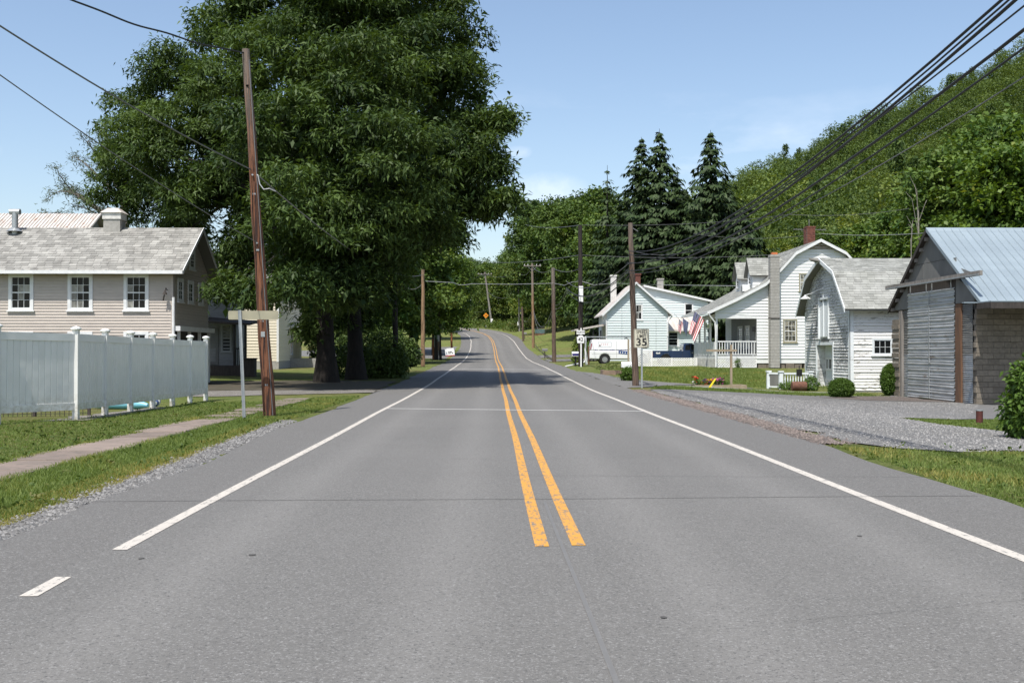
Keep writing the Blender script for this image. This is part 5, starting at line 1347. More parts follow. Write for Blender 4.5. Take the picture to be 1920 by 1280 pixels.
def crown_obj(parent, lobes, dens, k, spread, L, W, droop, mat, g, name='crown', inner=.62):
    C, O = lobes_clumps(lobes, dens, g, inner)
    V, t = leaf_quads(C, O, k, spread, L, W, droop, g)
    return link(name, np_mesh(name, V, 4, mat, t), parent)
def limbs(parent, base, h, r0, targets, mat, g, name='trunk', fork=.45):
    mb = MB(); b = Vector(base); top = b + Vector((g.normal(0, .15), g.normal(0, .15), h))
    n = 6; pts = [b.lerp(top, i / n) + Vector((g.normal(0, .04 * r0), g.normal(0, .04 * r0), 0)) for i in range(n + 1)]
    rr = [r0 * 1.45] + [r0 * (1 - .45 * i / n) for i in range(1, n + 1)]
    mb.tube(pts, rr, 10)
    for t in targets:
        t = Vector(t); s = b.lerp(top, g.uniform(fork, 1.0)); m = s.lerp(t, .5) + Vector((0, 0, .12 * (t - s).length))
        mb.tube([s, s.lerp(m, .5) + Vector((0, 0, .1)), m, m.lerp(t, .6), t], [r0 * .42, r0 * .34, r0 * .25, r0 * .15, r0 * .05], 6)
    return mb.build(name, mat, parent, True)

# the two great dark trees over the left of the road
def lobe_px(L):
    out = []
    for px, py, rp, Y in L:
        p = P(px, py, Y); r = rp * Y / FPX; out.append((p.x, p.y, p.z, r, r * 1.05, r * .92))
    return out
LA = [(560, -10, 110, 50), (450, 60, 85, 51), (430, 160, 85, 49), (330, 150, 72, 58), (262, 215, 62, 60), (370, 250, 95, 56), (240, 320, 60, 61), (215, 370, 45, 61), (300, 400, 80, 61), (420, 390, 105, 55),
      (540, 130, 110, 47), (545, 270, 115, 44), (560, 410, 110, 42.5), (440, 500, 55, 54), (340, 440, 50, 60), (430, 548, 36, 47), (560, 545, 50, 41.5), (480, 560, 30, 44), (590, 490, 95, 46), (500, 330, 150, 57), (380, 330, 120, 56), (610, 560, 62, 44), (500, 470, 90, 56), (585, 620, 30, 52), (250, 270, 60, 55)]
LB = [(650, 20, 120, 49), (760, -40, 130, 51), (830, 60, 75, 50), (660, -90, 130, 54), (850, 160, 66, 49), (780, 140, 105, 48), (670, 180, 115, 45), (875, 245, 62, 49), (935, 232, 30, 47), (915, 320, 42, 47), (945, 378, 24, 46), (845, 300, 92, 47), (720, 320, 120, 43.5),
      (850, 385, 56, 48), (905, 395, 28, 47), (780, 415, 80, 46), (680, 440, 100, 43.5), (690, 505, 66, 45), (765, 455, 48, 52), (660, 545, 48, 43), (700, 555, 38, 50), (720, 300, 170, 58), (800, 360, 100, 58), (700, 120, 150, 58), (660, 450, 120, 58), (665, 600, 40, 56), (840, 440, 34, 50), (640, 420, 80, 52), (715, 400, 85, 53), (600, 480, 65, 52), (770, 430, 55, 54), (700, 480, 55, 54)]
for nm, LL, tx, tY, r0, lab in (('large_tree', LA, 612, 51.5, .46, 'great dark tree with the thick trunk nearest the leaning brown pole'), ('large_tree', LB, 668, 55, .42, 'great dark tree arching over the left lane of the road')):
    g = np.random.default_rng(100 + tx)
    b = P(tx, 718, tY); b.z = gz(b.x, b.y) - .1
    t = thing(nm, lab, 'tree', b, group='great dark trees by the road')
    lob = [(x - b.x, y - b.y, z - b.z, rx, ry, rz) for x, y, z, rx, ry, rz in lobe_px(LL)]
    limbs(t, (0, 0, 0), 9.0, r0, [(l[0], l[1], l[2]) for l in lob], MT['bark'], g, fork=.42)
    crown_obj(t, sublobes(lob, g, 14, .28, .42, .62), 40, 22, .22, .29, .085, .4, MT['leaf_dark'], g, inner=.45)
    C, O = lobes_clumps([(l[0], l[1], l[2], l[3] * .6, l[4] * .6, l[5] * .6) for l in lob], 9, g, .2); V, tt = leaf_quads(C, O, 7, .5, .40, .2, .3, g, tint=np.zeros(len(C))); link('inner_foliage', np_mesh('inner_foliage', V, 4, MT['leaf_dark'], tt), t)  # oversized inner leaves added to block light, all at the darkest tint

# generic broad-leaved trees: a few crown and trunk meshes shared by all copies
def tree_kind(seed, H, Rc, k, dens, L, W, mat, flat=1.0, low=.22):
    g = np.random.default_rng(seed); lob = []
    n = 13
    for i in range(n):
        zc = H * (low + (1 - low) * (i + .5) / n * .92); rr = Rc * math.sin(math.pi * min(.97, (.28 + .62 * (i + .5) / n)))
        a = i * 2.4 + g.uniform(-.4, .4); q = rr * g.uniform(.35, .62); r = Rc * g.uniform(.36, .52)
        lob.append((q * math.cos(a), q * math.sin(a), zc, r, r, r * .85 * flat))
    lob.append((0, 0, H * .9, Rc * .42, Rc * .42, Rc * .4)); lob.append((0, 0, H * .6, Rc * .6, Rc * .6, H * .22))
    C, O = lobes_clumps(sublobes(lob, g, 11, .30, .46, .6), dens * 1.2, g, .55)
    V, t = leaf_quads(C, O, k, L * .8, L, W, .25, g)
    Ci, Oi = lobes_clumps([(l[0], l[1], l[2], l[3] * .6, l[4] * .6, l[5] * .6) for l in lob], 2, g, .2); Vi, ti = leaf_quads(Ci, Oi, 4, .6, 1.1, .7, .2, g, tint=np.zeros(len(Ci))); V, t = np.concatenate([V, Vi]), np.concatenate([t, ti])  # large darkest-tint leaves added inside the crown to stop light
    crown = np_mesh('crown', V, 4, mat, t)
    tmp = MB(); b = Vector((0, 0, -.3)); tmp.tube([(0, 0, -.3), (.05, .03, H * .25), (0, .06, H * .5), (.02, 0, H * .85)], [.028 * H * .6, .02 * H * .6, .014 * H * .6, .004 * H], 7)
    for l in lob[::2]:
        s = Vector((0, .04, max(1.0, l[2] * .55))); e = Vector(l[:3]); tmp.tube([s, s.lerp(e, .5) + Vector((0, 0, .3)), e], [.008 * H, .005 * H, .002 * H], 5)
    return crown, tmp.mesh('trunk', MT['bark'], True), V, t
KM = [tree_kind(s, 16, 5.0, 8, 20, .40, .25, MT['leaf_mid']) for s in (1, 2, 3)]
KB = [tree_kind(s, 16, 5.2, 8, 20, .40, .26, MT['leaf_bright']) for s in (4, 5)]
print('kind quads', len(KM[0][2]))
def plant_tree(kind, name, label, px, Y, H, wide=1.0, group=None, x=None):
    xx = PX(px, Y) if x is None else x
    t = thing(name, label, 'tree', (xx, Y, gz(xx, Y)), random.uniform(0, 6.28), group)
    s = H / 16; c = link('crown', kind[0], t); tr = link('trunk', kind[1], t); t.scale = (s * wide, s * wide, s)
    return t
GA, GR = 'roadside trees beyond the great dark trees', 'trees at the foot of the wooded hill'
for kd, px, Y, H, w, lab, grp in [
    (KB[0], 818, 112, 13.5, .92, 'bright maple hanging over the left road edge behind the tan pole', GA),
    (KB[1], 812, 130, 15, .95, 'bright maple behind the orange pole at the side road', GA),
    (KM[0], 770, 100, 13, 1.1, 'mid green tree in the dark gap left of the tan pole', GA),
    (KM[1], 815, 178, 16, 1.0, 'tree closing the inside of the road bend', GA),
    (KM[2], 700, 92, 14, 1.2, 'shaded tree behind the right trunk of the great dark trees', GA),
    (KM[0], 610, 98, 13, 1.2, 'shaded tree behind the cream house', GA),
    (KM[1], 800, 215, 17, 1.2, 'far tree beyond the side road on the left', GA),
    (KM[2], 470, 100, 10.5, 1.1, 'shaded tree behind the leaning brown pole and the cream house', GA),
    (KM[1], 740, 140, 15, 1.3, 'shaded far tree behind the dark post under the crown', GA),
    (KB[0], 1895, 88, 17, 1.05, 'bright tree rising over the right end of the garage roof', GR),
    (KM[1], 1815, 96, 18.5, 1.1, 'full green tree right behind the peak of the garage roof', GR),
    (KM[0], 1880, 112, 24, 1.1, 'tall green tree highest at the right picture edge', GR),
    (KB[1], 1745, 104, 15.5, 1.05, 'bright green tree just left of the garage roof peak', GR),
    (KM[2], 1690, 110, 14.5, 1.1, 'green tree behind the right end of the barn roof', GR),
    (KB[0], 1640, 118, 14, 1.0, 'bright green tree over the middle of the barn roof', GR),
    (KM[0], 1585, 122, 13.5, 1.1, 'green tree over the right slope of the white house', GR),
    (KM[2], 1540, 126, 13.5, 1.0, 'green tree behind the red brick chimney', GR),
    (KB[1], 1485, 132, 13, 1.0, 'bright green tree between the dormers and the brick chimney', GR),
    (KM[1], 1770, 128, 20, 1.1, 'tall green tree second row above the garage peak', GR),
    (KM[2], 1130, 150, 17.5, .9, 'green tree left of the tall pine above the aqua house', GR),
    (KM[0], 1085, 165, 20, 1.0, 'green tree behind the black utility pole', GR),
    (KM[1], 1040, 190, 22, 1.0, 'tall green tree behind the red-brown pole on the right', GR),
    (KM[2], 1000, 215, 24, .9, 'tall green tree behind the tan pole with the crossarm', GR),
    (KM[0], 1120, 190, 23, 1.1, 'tall green tree on the skyline left of the spruces', GR),
    (KM[1], 960, 272, 18, 1.1, 'green tree behind the grey pole with crossarm', GR),
    (KM[2], 915, 280, 14.5, 1.1, 'green tree behind the leaning far pole', GR),
    (KB[0], 985, 246, 8.5, 1.3, 'low bright tree on the bank right of the far poles', GR),
    (KM[1], 1072, 236, 24, 1.0, 'tree on the skyline above the tan pole with crossarm', GR),
    (KM[0], 880, 292, 13, 1.1, 'far tree above the road bend', GR)]:
    plant_tree(kd, 'broadleaf_tree', lab, px, Y, H, w, grp)

# wooded hillside: a far-off wood that reads as one mass
g = np.random.default_rng(77)
pts = []
sp = 6.6
for yy in np.arange(112, 395, sp):
    for xx in np.arange(-70, 225, sp):
        x, y = xx + g.uniform(-2.6, 2.6), yy + g.uniform(-2.6, 2.6)
        xm = np.interp(y, [112, 126, 150, 185, 215, 240, 262, 275, 300], [38, 30, 24, 17, 11, 6, 2, -45, -70])
        if x < xm or x > .52 * y + 12: continue
        if y > 300 and x < .02 * y: continue
        pts.append((x, y))
pts = np.array(pts)
def low_kind(seed, n, L):
    g2 = np.random.default_rng(seed); lob = []
    for i in range(9):
        a = i * 2.4; z = 5 + 9.5 * (i / 9); rr = 4.6 * math.sin(math.pi * (.3 + .6 * i / 9)); q = rr * .55
        lob.append((q * math.cos(a), q * math.sin(a), z, 2.3, 2.3, 1.9))
    lob.append((0, 0, 14.4, 2.1, 2.1, 1.7))
    C, O = lobes_clumps(sublobes(lob, g2, 7, .40, .58, .5), n / 25.0, g2, .75)
    k = O[:, 2] > -.05; C, O = C[k], O[k]
    return leaf_quads(C, O, 5, L * .6, L, L * .6, .1, g2, up=1.0, ow=.45)
LK = [low_kind(s, 100, .50) for s in range(5)]; NK = [low_kind(s + 20, 230, .36) for s in range(4)]
def cone_kind(seed, n, L):
    g2 = np.random.default_rng(seed); f = g2.uniform(0, 1, n) ** .8; a = g2.uniform(0, 6.28, n); r = 3.1 * (1 - f) ** .8 * (.75 + .25 * np.sin(f * 60) ) * g2.uniform(.6, 1, n)
    C = np.stack([r * np.cos(a), r * np.sin(a), 2.5 + 15 * f], -1); return leaf_quads(C, unit(np.stack([np.cos(a), np.sin(a), -.5 + 0 * a], -1)), 4, L * .5, L, L * .4, .5, g2, tint=np.clip(g2.normal(.1, .08, n), 0, 1))
CK = [cone_kind(s, 230, .7) for s in range(3)]
print('hill kind', len(LK[0][0]))
VV, TT = [], []
for i, (x, y) in enumerate(pts):
    V, t = CK[i % 3] if g.uniform() < .10 else (NK[i % 4] if y < 185 else LK[i % 5]); a = g.uniform(0, 6.28); s = (g.uniform(1.1, 1.5) if y < 230 else g.uniform(1.0, 1.2)) if g.uniform() < .22 else g.uniform(.6, 1.02); w = s * g.uniform(.85, 1.15)
    c, q = math.cos(a) * w, math.sin(a) * w
    U = np.stack([V[..., 0] * c - V[..., 1] * q + x, V[..., 0] * q + V[..., 1] * c + y, (V[..., 2] - 1.5) * s + gz(x, y)], -1)
    VV.append(U); tb = np.clip(g.normal(.40, .30) + .25 * math.sin(x * .07) * math.cos(y * .05) - (.0008 * (y - 150)), 0, 1); tb = 0.05 if len(V) == len(CK[0][0]) else tb; TT.append(np.clip(.72 * tb + .28 * t, 0, 1))
VV, TT = np.concatenate(VV), np.concatenate(TT)
tag(link('wooded_hillside', np_mesh('wooded_hillside', VV, 4, MT['leaf_hill'], TT)), kind='stuff')
print('hill trees', len(pts), 'quads', len(VV))

# spruces and the pine
def spruce(label, px, Y, H, Rb, seed, name='spruce_tree', tips=13, wh=58, dens=30, low=.06, group='tall dark spruces behind the aqua house'):
    g = np.random.default_rng(seed); x = PX(px, Y)
    t = thing(name, label, 'tree', (x, Y, gz(x, Y)), 0, group)
    MB().tube([(0, 0, -.3), (0, 0, H * .5), (0, 0, H)], [.3, .2, .02], 8).build('trunk', MT['bark'], t)
    V = []; T = []
    for i in range(wh):
        f = (i + g.uniform(-.3, .3)) / wh; z = H * (low + (1 - low) * f); R0 = Rb * min(1, max(.025, (1 - f) * 2.0)) ** .9 * g.uniform(.72, 1.2)
        nb = max(4, int(10 * (1 - .4 * f))); a0 = g.uniform(0, 6.28)
        for b in range(nb):
            a = a0 + 6.28 * b / nb + g.uniform(-.25, .25); Lb = R0 * g.uniform(.5, 1.2); d = np.array([math.cos(a), math.sin(a), 0]); sd = np.array([-d[1], d[0], 0])
            k = max(4, int(dens * (.35 + Lb / Rb)))
            u = g.uniform(.2, 1.0, k); dz = -.34 * Lb * u ** 1.2 + .22 * Lb * np.maximum(u - .72, 0) * 2
            zj = g.normal(0, .3) * (1 - .7 * f)
            lat = g.normal(0, .16, k) * Lb * (1.15 - u)
            p = d[None] * (Lb * u)[:, None] + sd[None] * lat[:, None] + np.stack([np.zeros(k), np.zeros(k), z + zj + dz], -1)
            sz = g.uniform(.38, .8, k)[:, None] * (.6 + .4 * min(1, Lb / 2))
            dr = unit(d[None] * .55 + sd[None] * g.normal(0, .55, (k, 1)) + np.array([0, 0, -.75]) + g.normal(0, .15, (k, 3))); s = unit(np.cross(dr, d[None] * .6 + np.array([0, 0, 1.0]) + g.normal(0, .25, (k, 3)))) * sz * .24
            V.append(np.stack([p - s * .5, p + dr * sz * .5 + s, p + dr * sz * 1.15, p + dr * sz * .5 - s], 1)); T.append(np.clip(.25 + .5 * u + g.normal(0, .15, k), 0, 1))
    # leader
    V, T = np.concatenate(V), np.concatenate(T)
    link('crown', np_mesh('crown', V, 4, MT['leaf_spruce'], T), t)
    return t
spruce('tall spruce with the highest tip, left of two beside each other', 1237, 122, 25.2, 5.8, 1)
spruce('tall spruce a little lower, close against its left twin', 1203, 125, 24.8, 5.6, 2)
spruce('tall spruce standing alone right of the twin spruces', 1333, 118, 24.3, 6.2, 3)
spruce('wide dark spruce with drooping boughs behind the dormers', 1390, 112, 15.5, 5.6, 4)
spruce('dark spruce filling the gap between the tall spruces', 1285, 124, 19, 5.2, 5)
spruce('dark spruce low behind the aqua house chimney', 1165, 126, 17, 5.0, 6)
spruce('dark spruce right of the dormers under the wooded hill', 1430, 116, 11, 4.2, 8)
spruce('dark spruce standing behind between the twin spruces and the single one', 1268, 124, 20.5, 5.2, 15)
spruce('dark spruce behind the right flank of the single tall spruce', 1368, 124, 19, 5.2, 16)
spruce('dark spruce at the left foot of the twin spruces', 1178, 127, 16.5, 4.6, 17)
spruce('slim pine with tufted top left of the tall spruces', 1139, 140, 23.5, 3.0, 7, name='pine_tree', wh=26, dens=13)

# thin half bare tree behind the metal roof on the left
g = np.random.default_rng(5); lx, ly = PX(235, 74), 74
t = thing('sparse_tree', 'thin half-bare tree with curved feathery limbs above the rusty roof', 'tree', (lx, ly, gz(lx, ly)))
mb = MB(); mb.tube([(0, 0, 0), (.1, 0, 6), (0, 0, 13)], [.28, .2, .08], 8); C = []
def limb(p0, p1, p2, r):
    q = [Vector(p0) * (1 - s) ** 2 + Vector(p1) * 2 * s * (1 - s) + Vector(p2) * s * s for s in np.linspace(0, 1, 9)]
    mb.tube(q, [r * (1 - .85 * i / 8) for i in range(9)], 5)
    for i in range(2, 9):
        for k in range(3):
            d = Vector((g.normal(0, 1), g.normal(0, 1), g.normal(.3, .8))).normalized() * g.uniform(.4, 1.1) * (1.2 - i / 12)
            mb.tube([q[i], q[i] + d * .6 + Vector((0, 0, .05)), q[i] + d], [r * .2, r * .12, r * .05], 4); C.append(q[i] + d); C.append(q[i] + d * .6)
        C.append(q[i])
def lp(px, py): v = P(px, py, ly); return (v.x - lx, v.y - ly + g.uniform(-1, 1), v.z - gz(lx, ly))
for e, m_, s_ in (((88, 398), (150, 395), (230, 470)), ((92, 372), (140, 330), (235, 440)), ((112, 320), (120, 370), (230, 420)), ((133, 292), (165, 300), (235, 390)), ((158, 258), (180, 290), (240, 380)), ((185, 238), (190, 290), (245, 370)), ((140, 385), (190, 395), (235, 450)), ((170, 330), (200, 330), (240, 400)), ((205, 250), (220, 290), (250, 350)), ((120, 350), (160, 365), (235, 430))):
    limb(lp(*s_), lp(*m_), lp(*e), .11)
mb.build('trunk', MT['bark_grey'], t)
C = np.array([tuple(c) for c in C]); V, tt = leaf_quads(C, unit(C * np.array([1, 1, .2])), 9, .16, .26, .05, .1, g)
link('crown', np_mesh('crown', V, 4, MT['leaf_grey'], tt), t)

# bare pale snags showing among the trees right of the houses
for lab, (px, py), tips in (('pale dead snag with forked bare limbs left of the garage roof peak', (1708, 446), ((1700, 405), (1712, 412), (1703, 420))), ('pale dead limbs higher up among the trees above the garage', (1722, 392), ((1706, 330), (1698, 360), (1738, 375), (1715, 345)))):
    Y = 88 if py > 400 else 92
    b = P(px, py + 60, Y); b.z = gz(b.x, b.y); q = P(px, py, Y) - b
    t = thing('dead_snag', lab, 'dead tree', b); mb = MB(); mb.tube([(0, 0, -.2), q * .5 + Vector((.1, 0, 0)), q], [.1, .06, .04], 6)
    for k, tp in enumerate(tips):
        e = P(tp[0], tp[1], Y - .6) - b; mb.tube([q * (.75 + .08 * k), q.lerp(e, .5) + Vector((.12 * (-1) ** k, -.3, .1)), e], [.035, .025, .012], 5)
    mb.build('trunk', MT['snag'], t)
# shrubs
def shrub(label, px, py, Y, w, h, n, L, W, mat, seed, name='shrub', cat='shrub', lobes=None, trunk=True, solid=False, x=None, group=None):
    g = np.random.default_rng(seed); xx = PX(px, Y) if x is None else x
    t = thing(name, label, cat, (xx, Y, gz(xx, Y)), group=group)
    lob = lobes or [(0, 0, h * .5, w / 2, w / 2, h * .52)]
    C, O = [], []
    for l in lob:
        m = n // len(lob); d = unit(g.normal(0, 1, (m, 3))); rad = (.93 + .09 * g.uniform(0, 1, m)) if solid else (.6 + .45 * g.power(2, m))
        C.append(np.array(l[:3]) + d * np.array(l[3:6]) * rad[:, None]); O.append(d)
    C, O = np.concatenate(C), np.concatenate(O); k = C[:, 2] > .02; C, O = C[k], O[k]
    V, tt = leaf_quads(C, O, 6, L * .6, L, W, .0 if solid else .2, g)
    link('foliage', np_mesh('foliage', V, 4, mat, tt), t)
    if trunk:
        mb = MB()
        for i in range(7):
            l = lob[i % len(lob)]; e = Vector((l[0] + g.normal(0, .25) * l[3], l[1] + g.normal(0, .25) * l[4], l[2] + .4 * l[5])); mb.tube([(g.normal(0, .04), g.normal(0, .04), -.05), e * .5, e], [.022, .016, .006], 5)
        if solid:
            for l in lob: mb.lathe([(.02, l[2] - l[5] * .8), (l[3] * .6, l[2] - l[5] * .5), (l[3] * .78, l[2]), (l[3] * .6, l[2] + l[5] * .55), (.02, l[2] + l[5] * .82)], 12, (l[0], l[1], 0))
        mb.build('stem', MT['bark'], t)
    return t
shrub('clipped round boxwood on the grass in front of the barn corner', 1577, 743, 44.2, .92, .72, 2600, .06, .035, MT['leaf_shrub'], 1, 'boxwood', solid=True)
shrub('clipped egg-shaped boxwood against the garage corner', 1672, 742, 46.6, .82, 1.30, 3200, .065, .035, MT['leaf_shrub'], 2, 'boxwood', solid=True)
shrub('leafy green bush cut by the right picture edge', 1935, 850, 20.6, 1.2, 1.55, 900, .12, .065, MT['leaf_shrub'], 3, 'bush', 'bush',
      lobes=[(0, 0, .75, .38, .5, .62), (-.18, .1, .5, .28, .35, .42), (.3, -.1, .95, .35, .45, .5), (-.05, .0, 1.2, .26, .3, .32), (.4, .2, .5, .4, .4, .5)])
shrub('dark spreading shrub under the great trees by the road', 698, 712, 57.5, 3.0, 2.2, 1500, .16, .09, MT['leaf_dark'], 4, lobes=[(-1.1, 0, .8, 1.2, 1.2, 1.0), (.2, 0, 1.1, 1.4, 1.2, 1.3), (1.0, .3, .7, .8, .9, .8)])
shrub('second dark shrub behind the spreading one', 722, 700, 66, 2.4, 2.0, 900, .16, .09, MT['leaf_mid'], 5, lobes=[(-.6, 0, .8, .9, .9, .9), (.5, 0, .8, .8, .9, .9)])
shrub('thicket added to darken the gap behind the great tree trunks', 690, 690, 82, 7, 3.4, 2600, .2, .12, MT['leaf_dark'], 21, lobes=[(-2.6, 0, 1.4, 1.7, 1.3, 1.7), (-.6, .4, 1.7, 1.8, 1.3, 1.9), (1.4, 0, 1.3, 1.5, 1.2, 1.5), (2.6, .3, 1.0, 1.2, 1.1, 1.1)])  # added planting that darkens the view between the trunks
shrub('small plant at the foot of the white mailbox post', 1178, 712, 53.5, .6, .62, 330, .10, .05, MT['leaf_shrub'], 6)
shrub('vine bush beside the black pole and mailbox', 1085, 690, 86.5, .7, 2.6, 420, .13, .08, MT['leaf_mid'], 7, lobes=[(-.15, 0, .9, .32, .35, .9), (.05, 0, 1.7, .3, .3, .7)])
shrub('small bush on the lawn left of the aqua house', 1112, 630, 122, 1.9, 1.7, 500, .2, .13, MT['leaf_shrub'], 8)
shrub('plants growing at the lattice skirt of the porch', 1384, 690, 73.65, .3, .6, 50, .11, .05, MT['leaf_shrub'], 9)
shrub('weeds beside the barn doorway', 1520, 728, 50.8, .6, .6, 200, .09, .05, MT['leaf_shrub'], 10)
shrub('weeds around the rusty roller and white rail', 1480, 728, 51.4, 1.0, .34, 200, .08, .05, MT['leaf_shrub'], 11)
shrub('weedy flower clump in front of the van', 1150, 692, 74, 3, .4, 260, .10, .05, MT['leaf_weed'], 12, lobes=[(-.3, 0, .12, .8, .4, .28), (1.2, 0, .12, .7, .4, .32)])
# broad weeds, clover and fallen leaves in the near grass
g = np.random.default_rng(41)
xs, ys = [], []
for (x0, x1, y0, y1, m) in ((-5.6, -4.4, 7, 34, 170), (-9, -6.7, 9, 33, 200), (-6.8, -6.5, 8, 30, 110), (5.2, 9.5, 10.5, 17.4, 120), (11, 15, 21.5, 29, 70), (6.5, 16, 44, 47.5, 60)):
    xs.append(g.uniform(x0, x1, m)); ys.append(y0 + (y1 - y0) * g.uniform(0, 1, m) ** 1.5)
xs, ys = np.concatenate(xs), np.concatenate(ys)
C = np.stack([xs, ys, ground(xs, ys) + .025], -1)
V, tt = leaf_quads(C, np.tile([[0, 0, .3]], (len(C), 1)), 8, .035, .075, .035, -.05, g, tint=np.clip(g.normal(.45, .3, len(C)), 0, 1))
tag(link('lawn_weeds', np_mesh('lawn_weeds', V, 4, MT['leaf_weed'], tt)), kind='stuff')
# weeds and brush on the banks of the bend, too many to count
g = np.random.default_rng(9); n = 7500
y = g.uniform(196, 300, n); x = g.uniform(-42, 62, n)
d = np.min(np.hypot(x[:, None] - path[None, ::2, 0], y[:, None] - path[None, ::2, 1]), 1)
inside = x < np.interp(y, path[:200, 1], path[:200, 0]) if False else (x < -14) & (y < 246)
k = (d > 6.2) & (d < 44) & ~inside & ~((y < 214) & (x < 10)) & (x > np.interp(y, [196, 214], [13, -42]))
x, y = x[k], y[k]
C = np.stack([x, y, ground(x, y) + g.uniform(.1, 1.5, len(x)) * (.5 + .5 * np.sin(x * .4) * np.sin(y * .3)) + .2], -1)
V, tt = leaf_quads(C, unit(np.stack([x * 0, y * 0 - .3, x * 0 + 1], -1)), 12, .5, .6, .3, -.2, g, tint=np.clip(g.normal(.5, .25, len(x)), 0, 1))
tag(link('bank_weeds', np_mesh('bank_weeds', V, 4, MT['leaf_weed'], tt)), kind='stuff')

# ------------------------------------------------------------------ utility poles and wires
def pole(label, base, top, Y, r0, r1, mat, arm=None, extra=None, name='utility_pole', zb=None):
    b = P(base[0], base[1], Y); b.z = gz(b.x, b.y) - .12
    t = P(top[0], top[1], Y + (0 if extra is None else 0))
    p = thing(name, label, 'pole', b, group='utility poles along the road')
    v = t - b; n = 9
    MB().tube([v * (i / n) + Vector((.012 * math.sin(i * 2.1), .012 * math.cos(i * 1.7), 0)) for i in range(n + 1)], [r0 + (r1 - r0) * i / n for i in range(n + 1)], 14).build('shaft', mat, p, True)
    if arm:
        w, dz = arm; c = v + Vector((0, -r1 - .05, -dz))
        ca = MB().bar(c + Vector((-w / 2, 0, 0)), c + Vector((w / 2, 0, 0)), .11, .13).build('crossarm', MT['pole_grey'], p)
        ins = MB().lathe([(.03, .06), (.05, .1), (.03, .14), (.055, .2), (.0, .26)], 8).mesh('insulator', MT['sign_pure'])
        for s in (-.45, -.25, .25, .45): link('insulator', ins, ca, c + Vector((w * s, 0, 0)))
        br = MB(); br.bar(c + Vector((-w * .3, 0, 0)), v + Vector((0, -r1, -dz - .7)), .03); br.bar(c + Vector((w * .3, 0, 0)), v + Vector((0, -r1, -dz - .7)), .03); br.build('arm_brace', MT['galv'], p)
    return p, b, t
pL0, bL0, tL0 = pole('leaning red-brown utility pole in the left grass beside the street sign', (506, 783), (461, 93), 25.5, .148, .085, MT['pole_red'])
pL1, bL1, tL1 = pole('tan utility pole on the grass strip left of the road', (793, 687), (793, 505), 84, .165, .12, MT['pole_tan'])
pole('short orange pole beside the round-topped sign back', (813, 675), (813, 568), 115, .15, .13, MT['pole_orange'])
pole('short dark pole right of the round-topped sign back', (826, 674), (822, 572), 113, .15, .13, MT['pole_dark'])
pole('orange pole stub behind the white board sign', (847, 655), (846, 590), 146, .14, .13, MT['pole_orange'])
pole('dark pole in shade under the great tree crown', (741, 712), (741, 520), 58, .15, .13, MT['pole_dark'])
pR0, bR0, tR0 = pole('brown utility pole beside the speed limit sign', (1192, 725), (1182, 418), 47, .145, .10, MT['pole_brown'])
pR1, bR1, tR1 = pole('black utility pole behind the route number sign', (1089, 691), (1088, 422), 83.5, .19, .15, MT['pole_dark'])
pR2, bR2, tR2 = pole('red-brown utility pole at the driveway right of the road', (1039, 680), (1037, 502), 103, .20, .17, MT['pole_brown'])
pR3, bR3, tR3 = pole('tan utility pole with crossarm behind the small mailbox', (1000, 654), (998, 494), 153, .21, .15, MT['pole_tan'], (2.4, .35))
pR4, bR4, tR4 = pole('short brown pole left of the tan crossarm pole', (981, 636), (979, 575), 172, .17, .15, MT['pole_brown'])
pR5, bR5, tR5 = pole('grey utility pole with crossarm at the outside of the bend', (974, 612), (972, 503), 215, .17, .13, MT['pole_grey'], (2.6, .3))
pR6, bR6, tR6 = pole('far grey pole leaning left with crossarm above the bend', (923, 611), (909, 510), 252, .24, .18, MT['pole_grey'], (3.3, .5))
MB().tube([Vector((0, 0, .1)), Vector((-.1, 0, 1.2))], .26, 10).build('black_band', MT['black'], pR6)
MB().box(-.35, .12, -.32, -.27, 1.3, 2.2).build('white_plate', MT['sign_pure'], pR6)
MB().box(-.16, .16, -.23, -.205, 5.0, 6.2).build('white_plate', MT['sign_pure'], pR1)
MB().box(-.4, -.18, -.22, -.14, 1.2, 2.0).build('meter_box', MT['sign_pure'], pR5)
v_ = tL0 - bL0
MB().tube([v_ * t + Vector((.10 - .03 * t, -.105 + .03 * t, 0)) for t in (.0, .2, .4, .6, .8, .97)], .011, 5).build('ground_wire', MT['wire_grey'], pL0)
for t in (.10, .22, .27, .46, .61, .9): MB().box(-.03, .03, -.145 + .05 * t, -.10, -.02, .02, Matrix.Translation(v_ * t)).build('staple', MT['galv'], pL0)
MB().box(-.045, .045, -.15, -.125, -.06, .06, Matrix.Translation(v_ * .235)).build('number_tag', MT['galv'], pL0)
for t in (.66, .478): MB().lathe([(.0, -.17), (.02, -.17), (.02, .17), (.0, .17)], 8, tuple(v_ * t), 'y').build('bolt', MT['galv'], pL0)
def wire(label, p0, p1, sag, r=.014, mat=None, n=18, group='overhead wires', wig=0.0):
    p0, p1 = Vector(p0), Vector(p1); pts = []
    for i in range(n + 1):
        t = i / n; q = p0.lerp(p1, t); q.z -= sag * 4 * t * (1 - t) - wig * math.sin(t * 17) * math.sin(math.pi * t); pts.append(q)
    o = MB().tube(pts, r, 5, True).build('overhead_wire', mat or MT['wire'])
    return tag(o, label, 'wire', group)
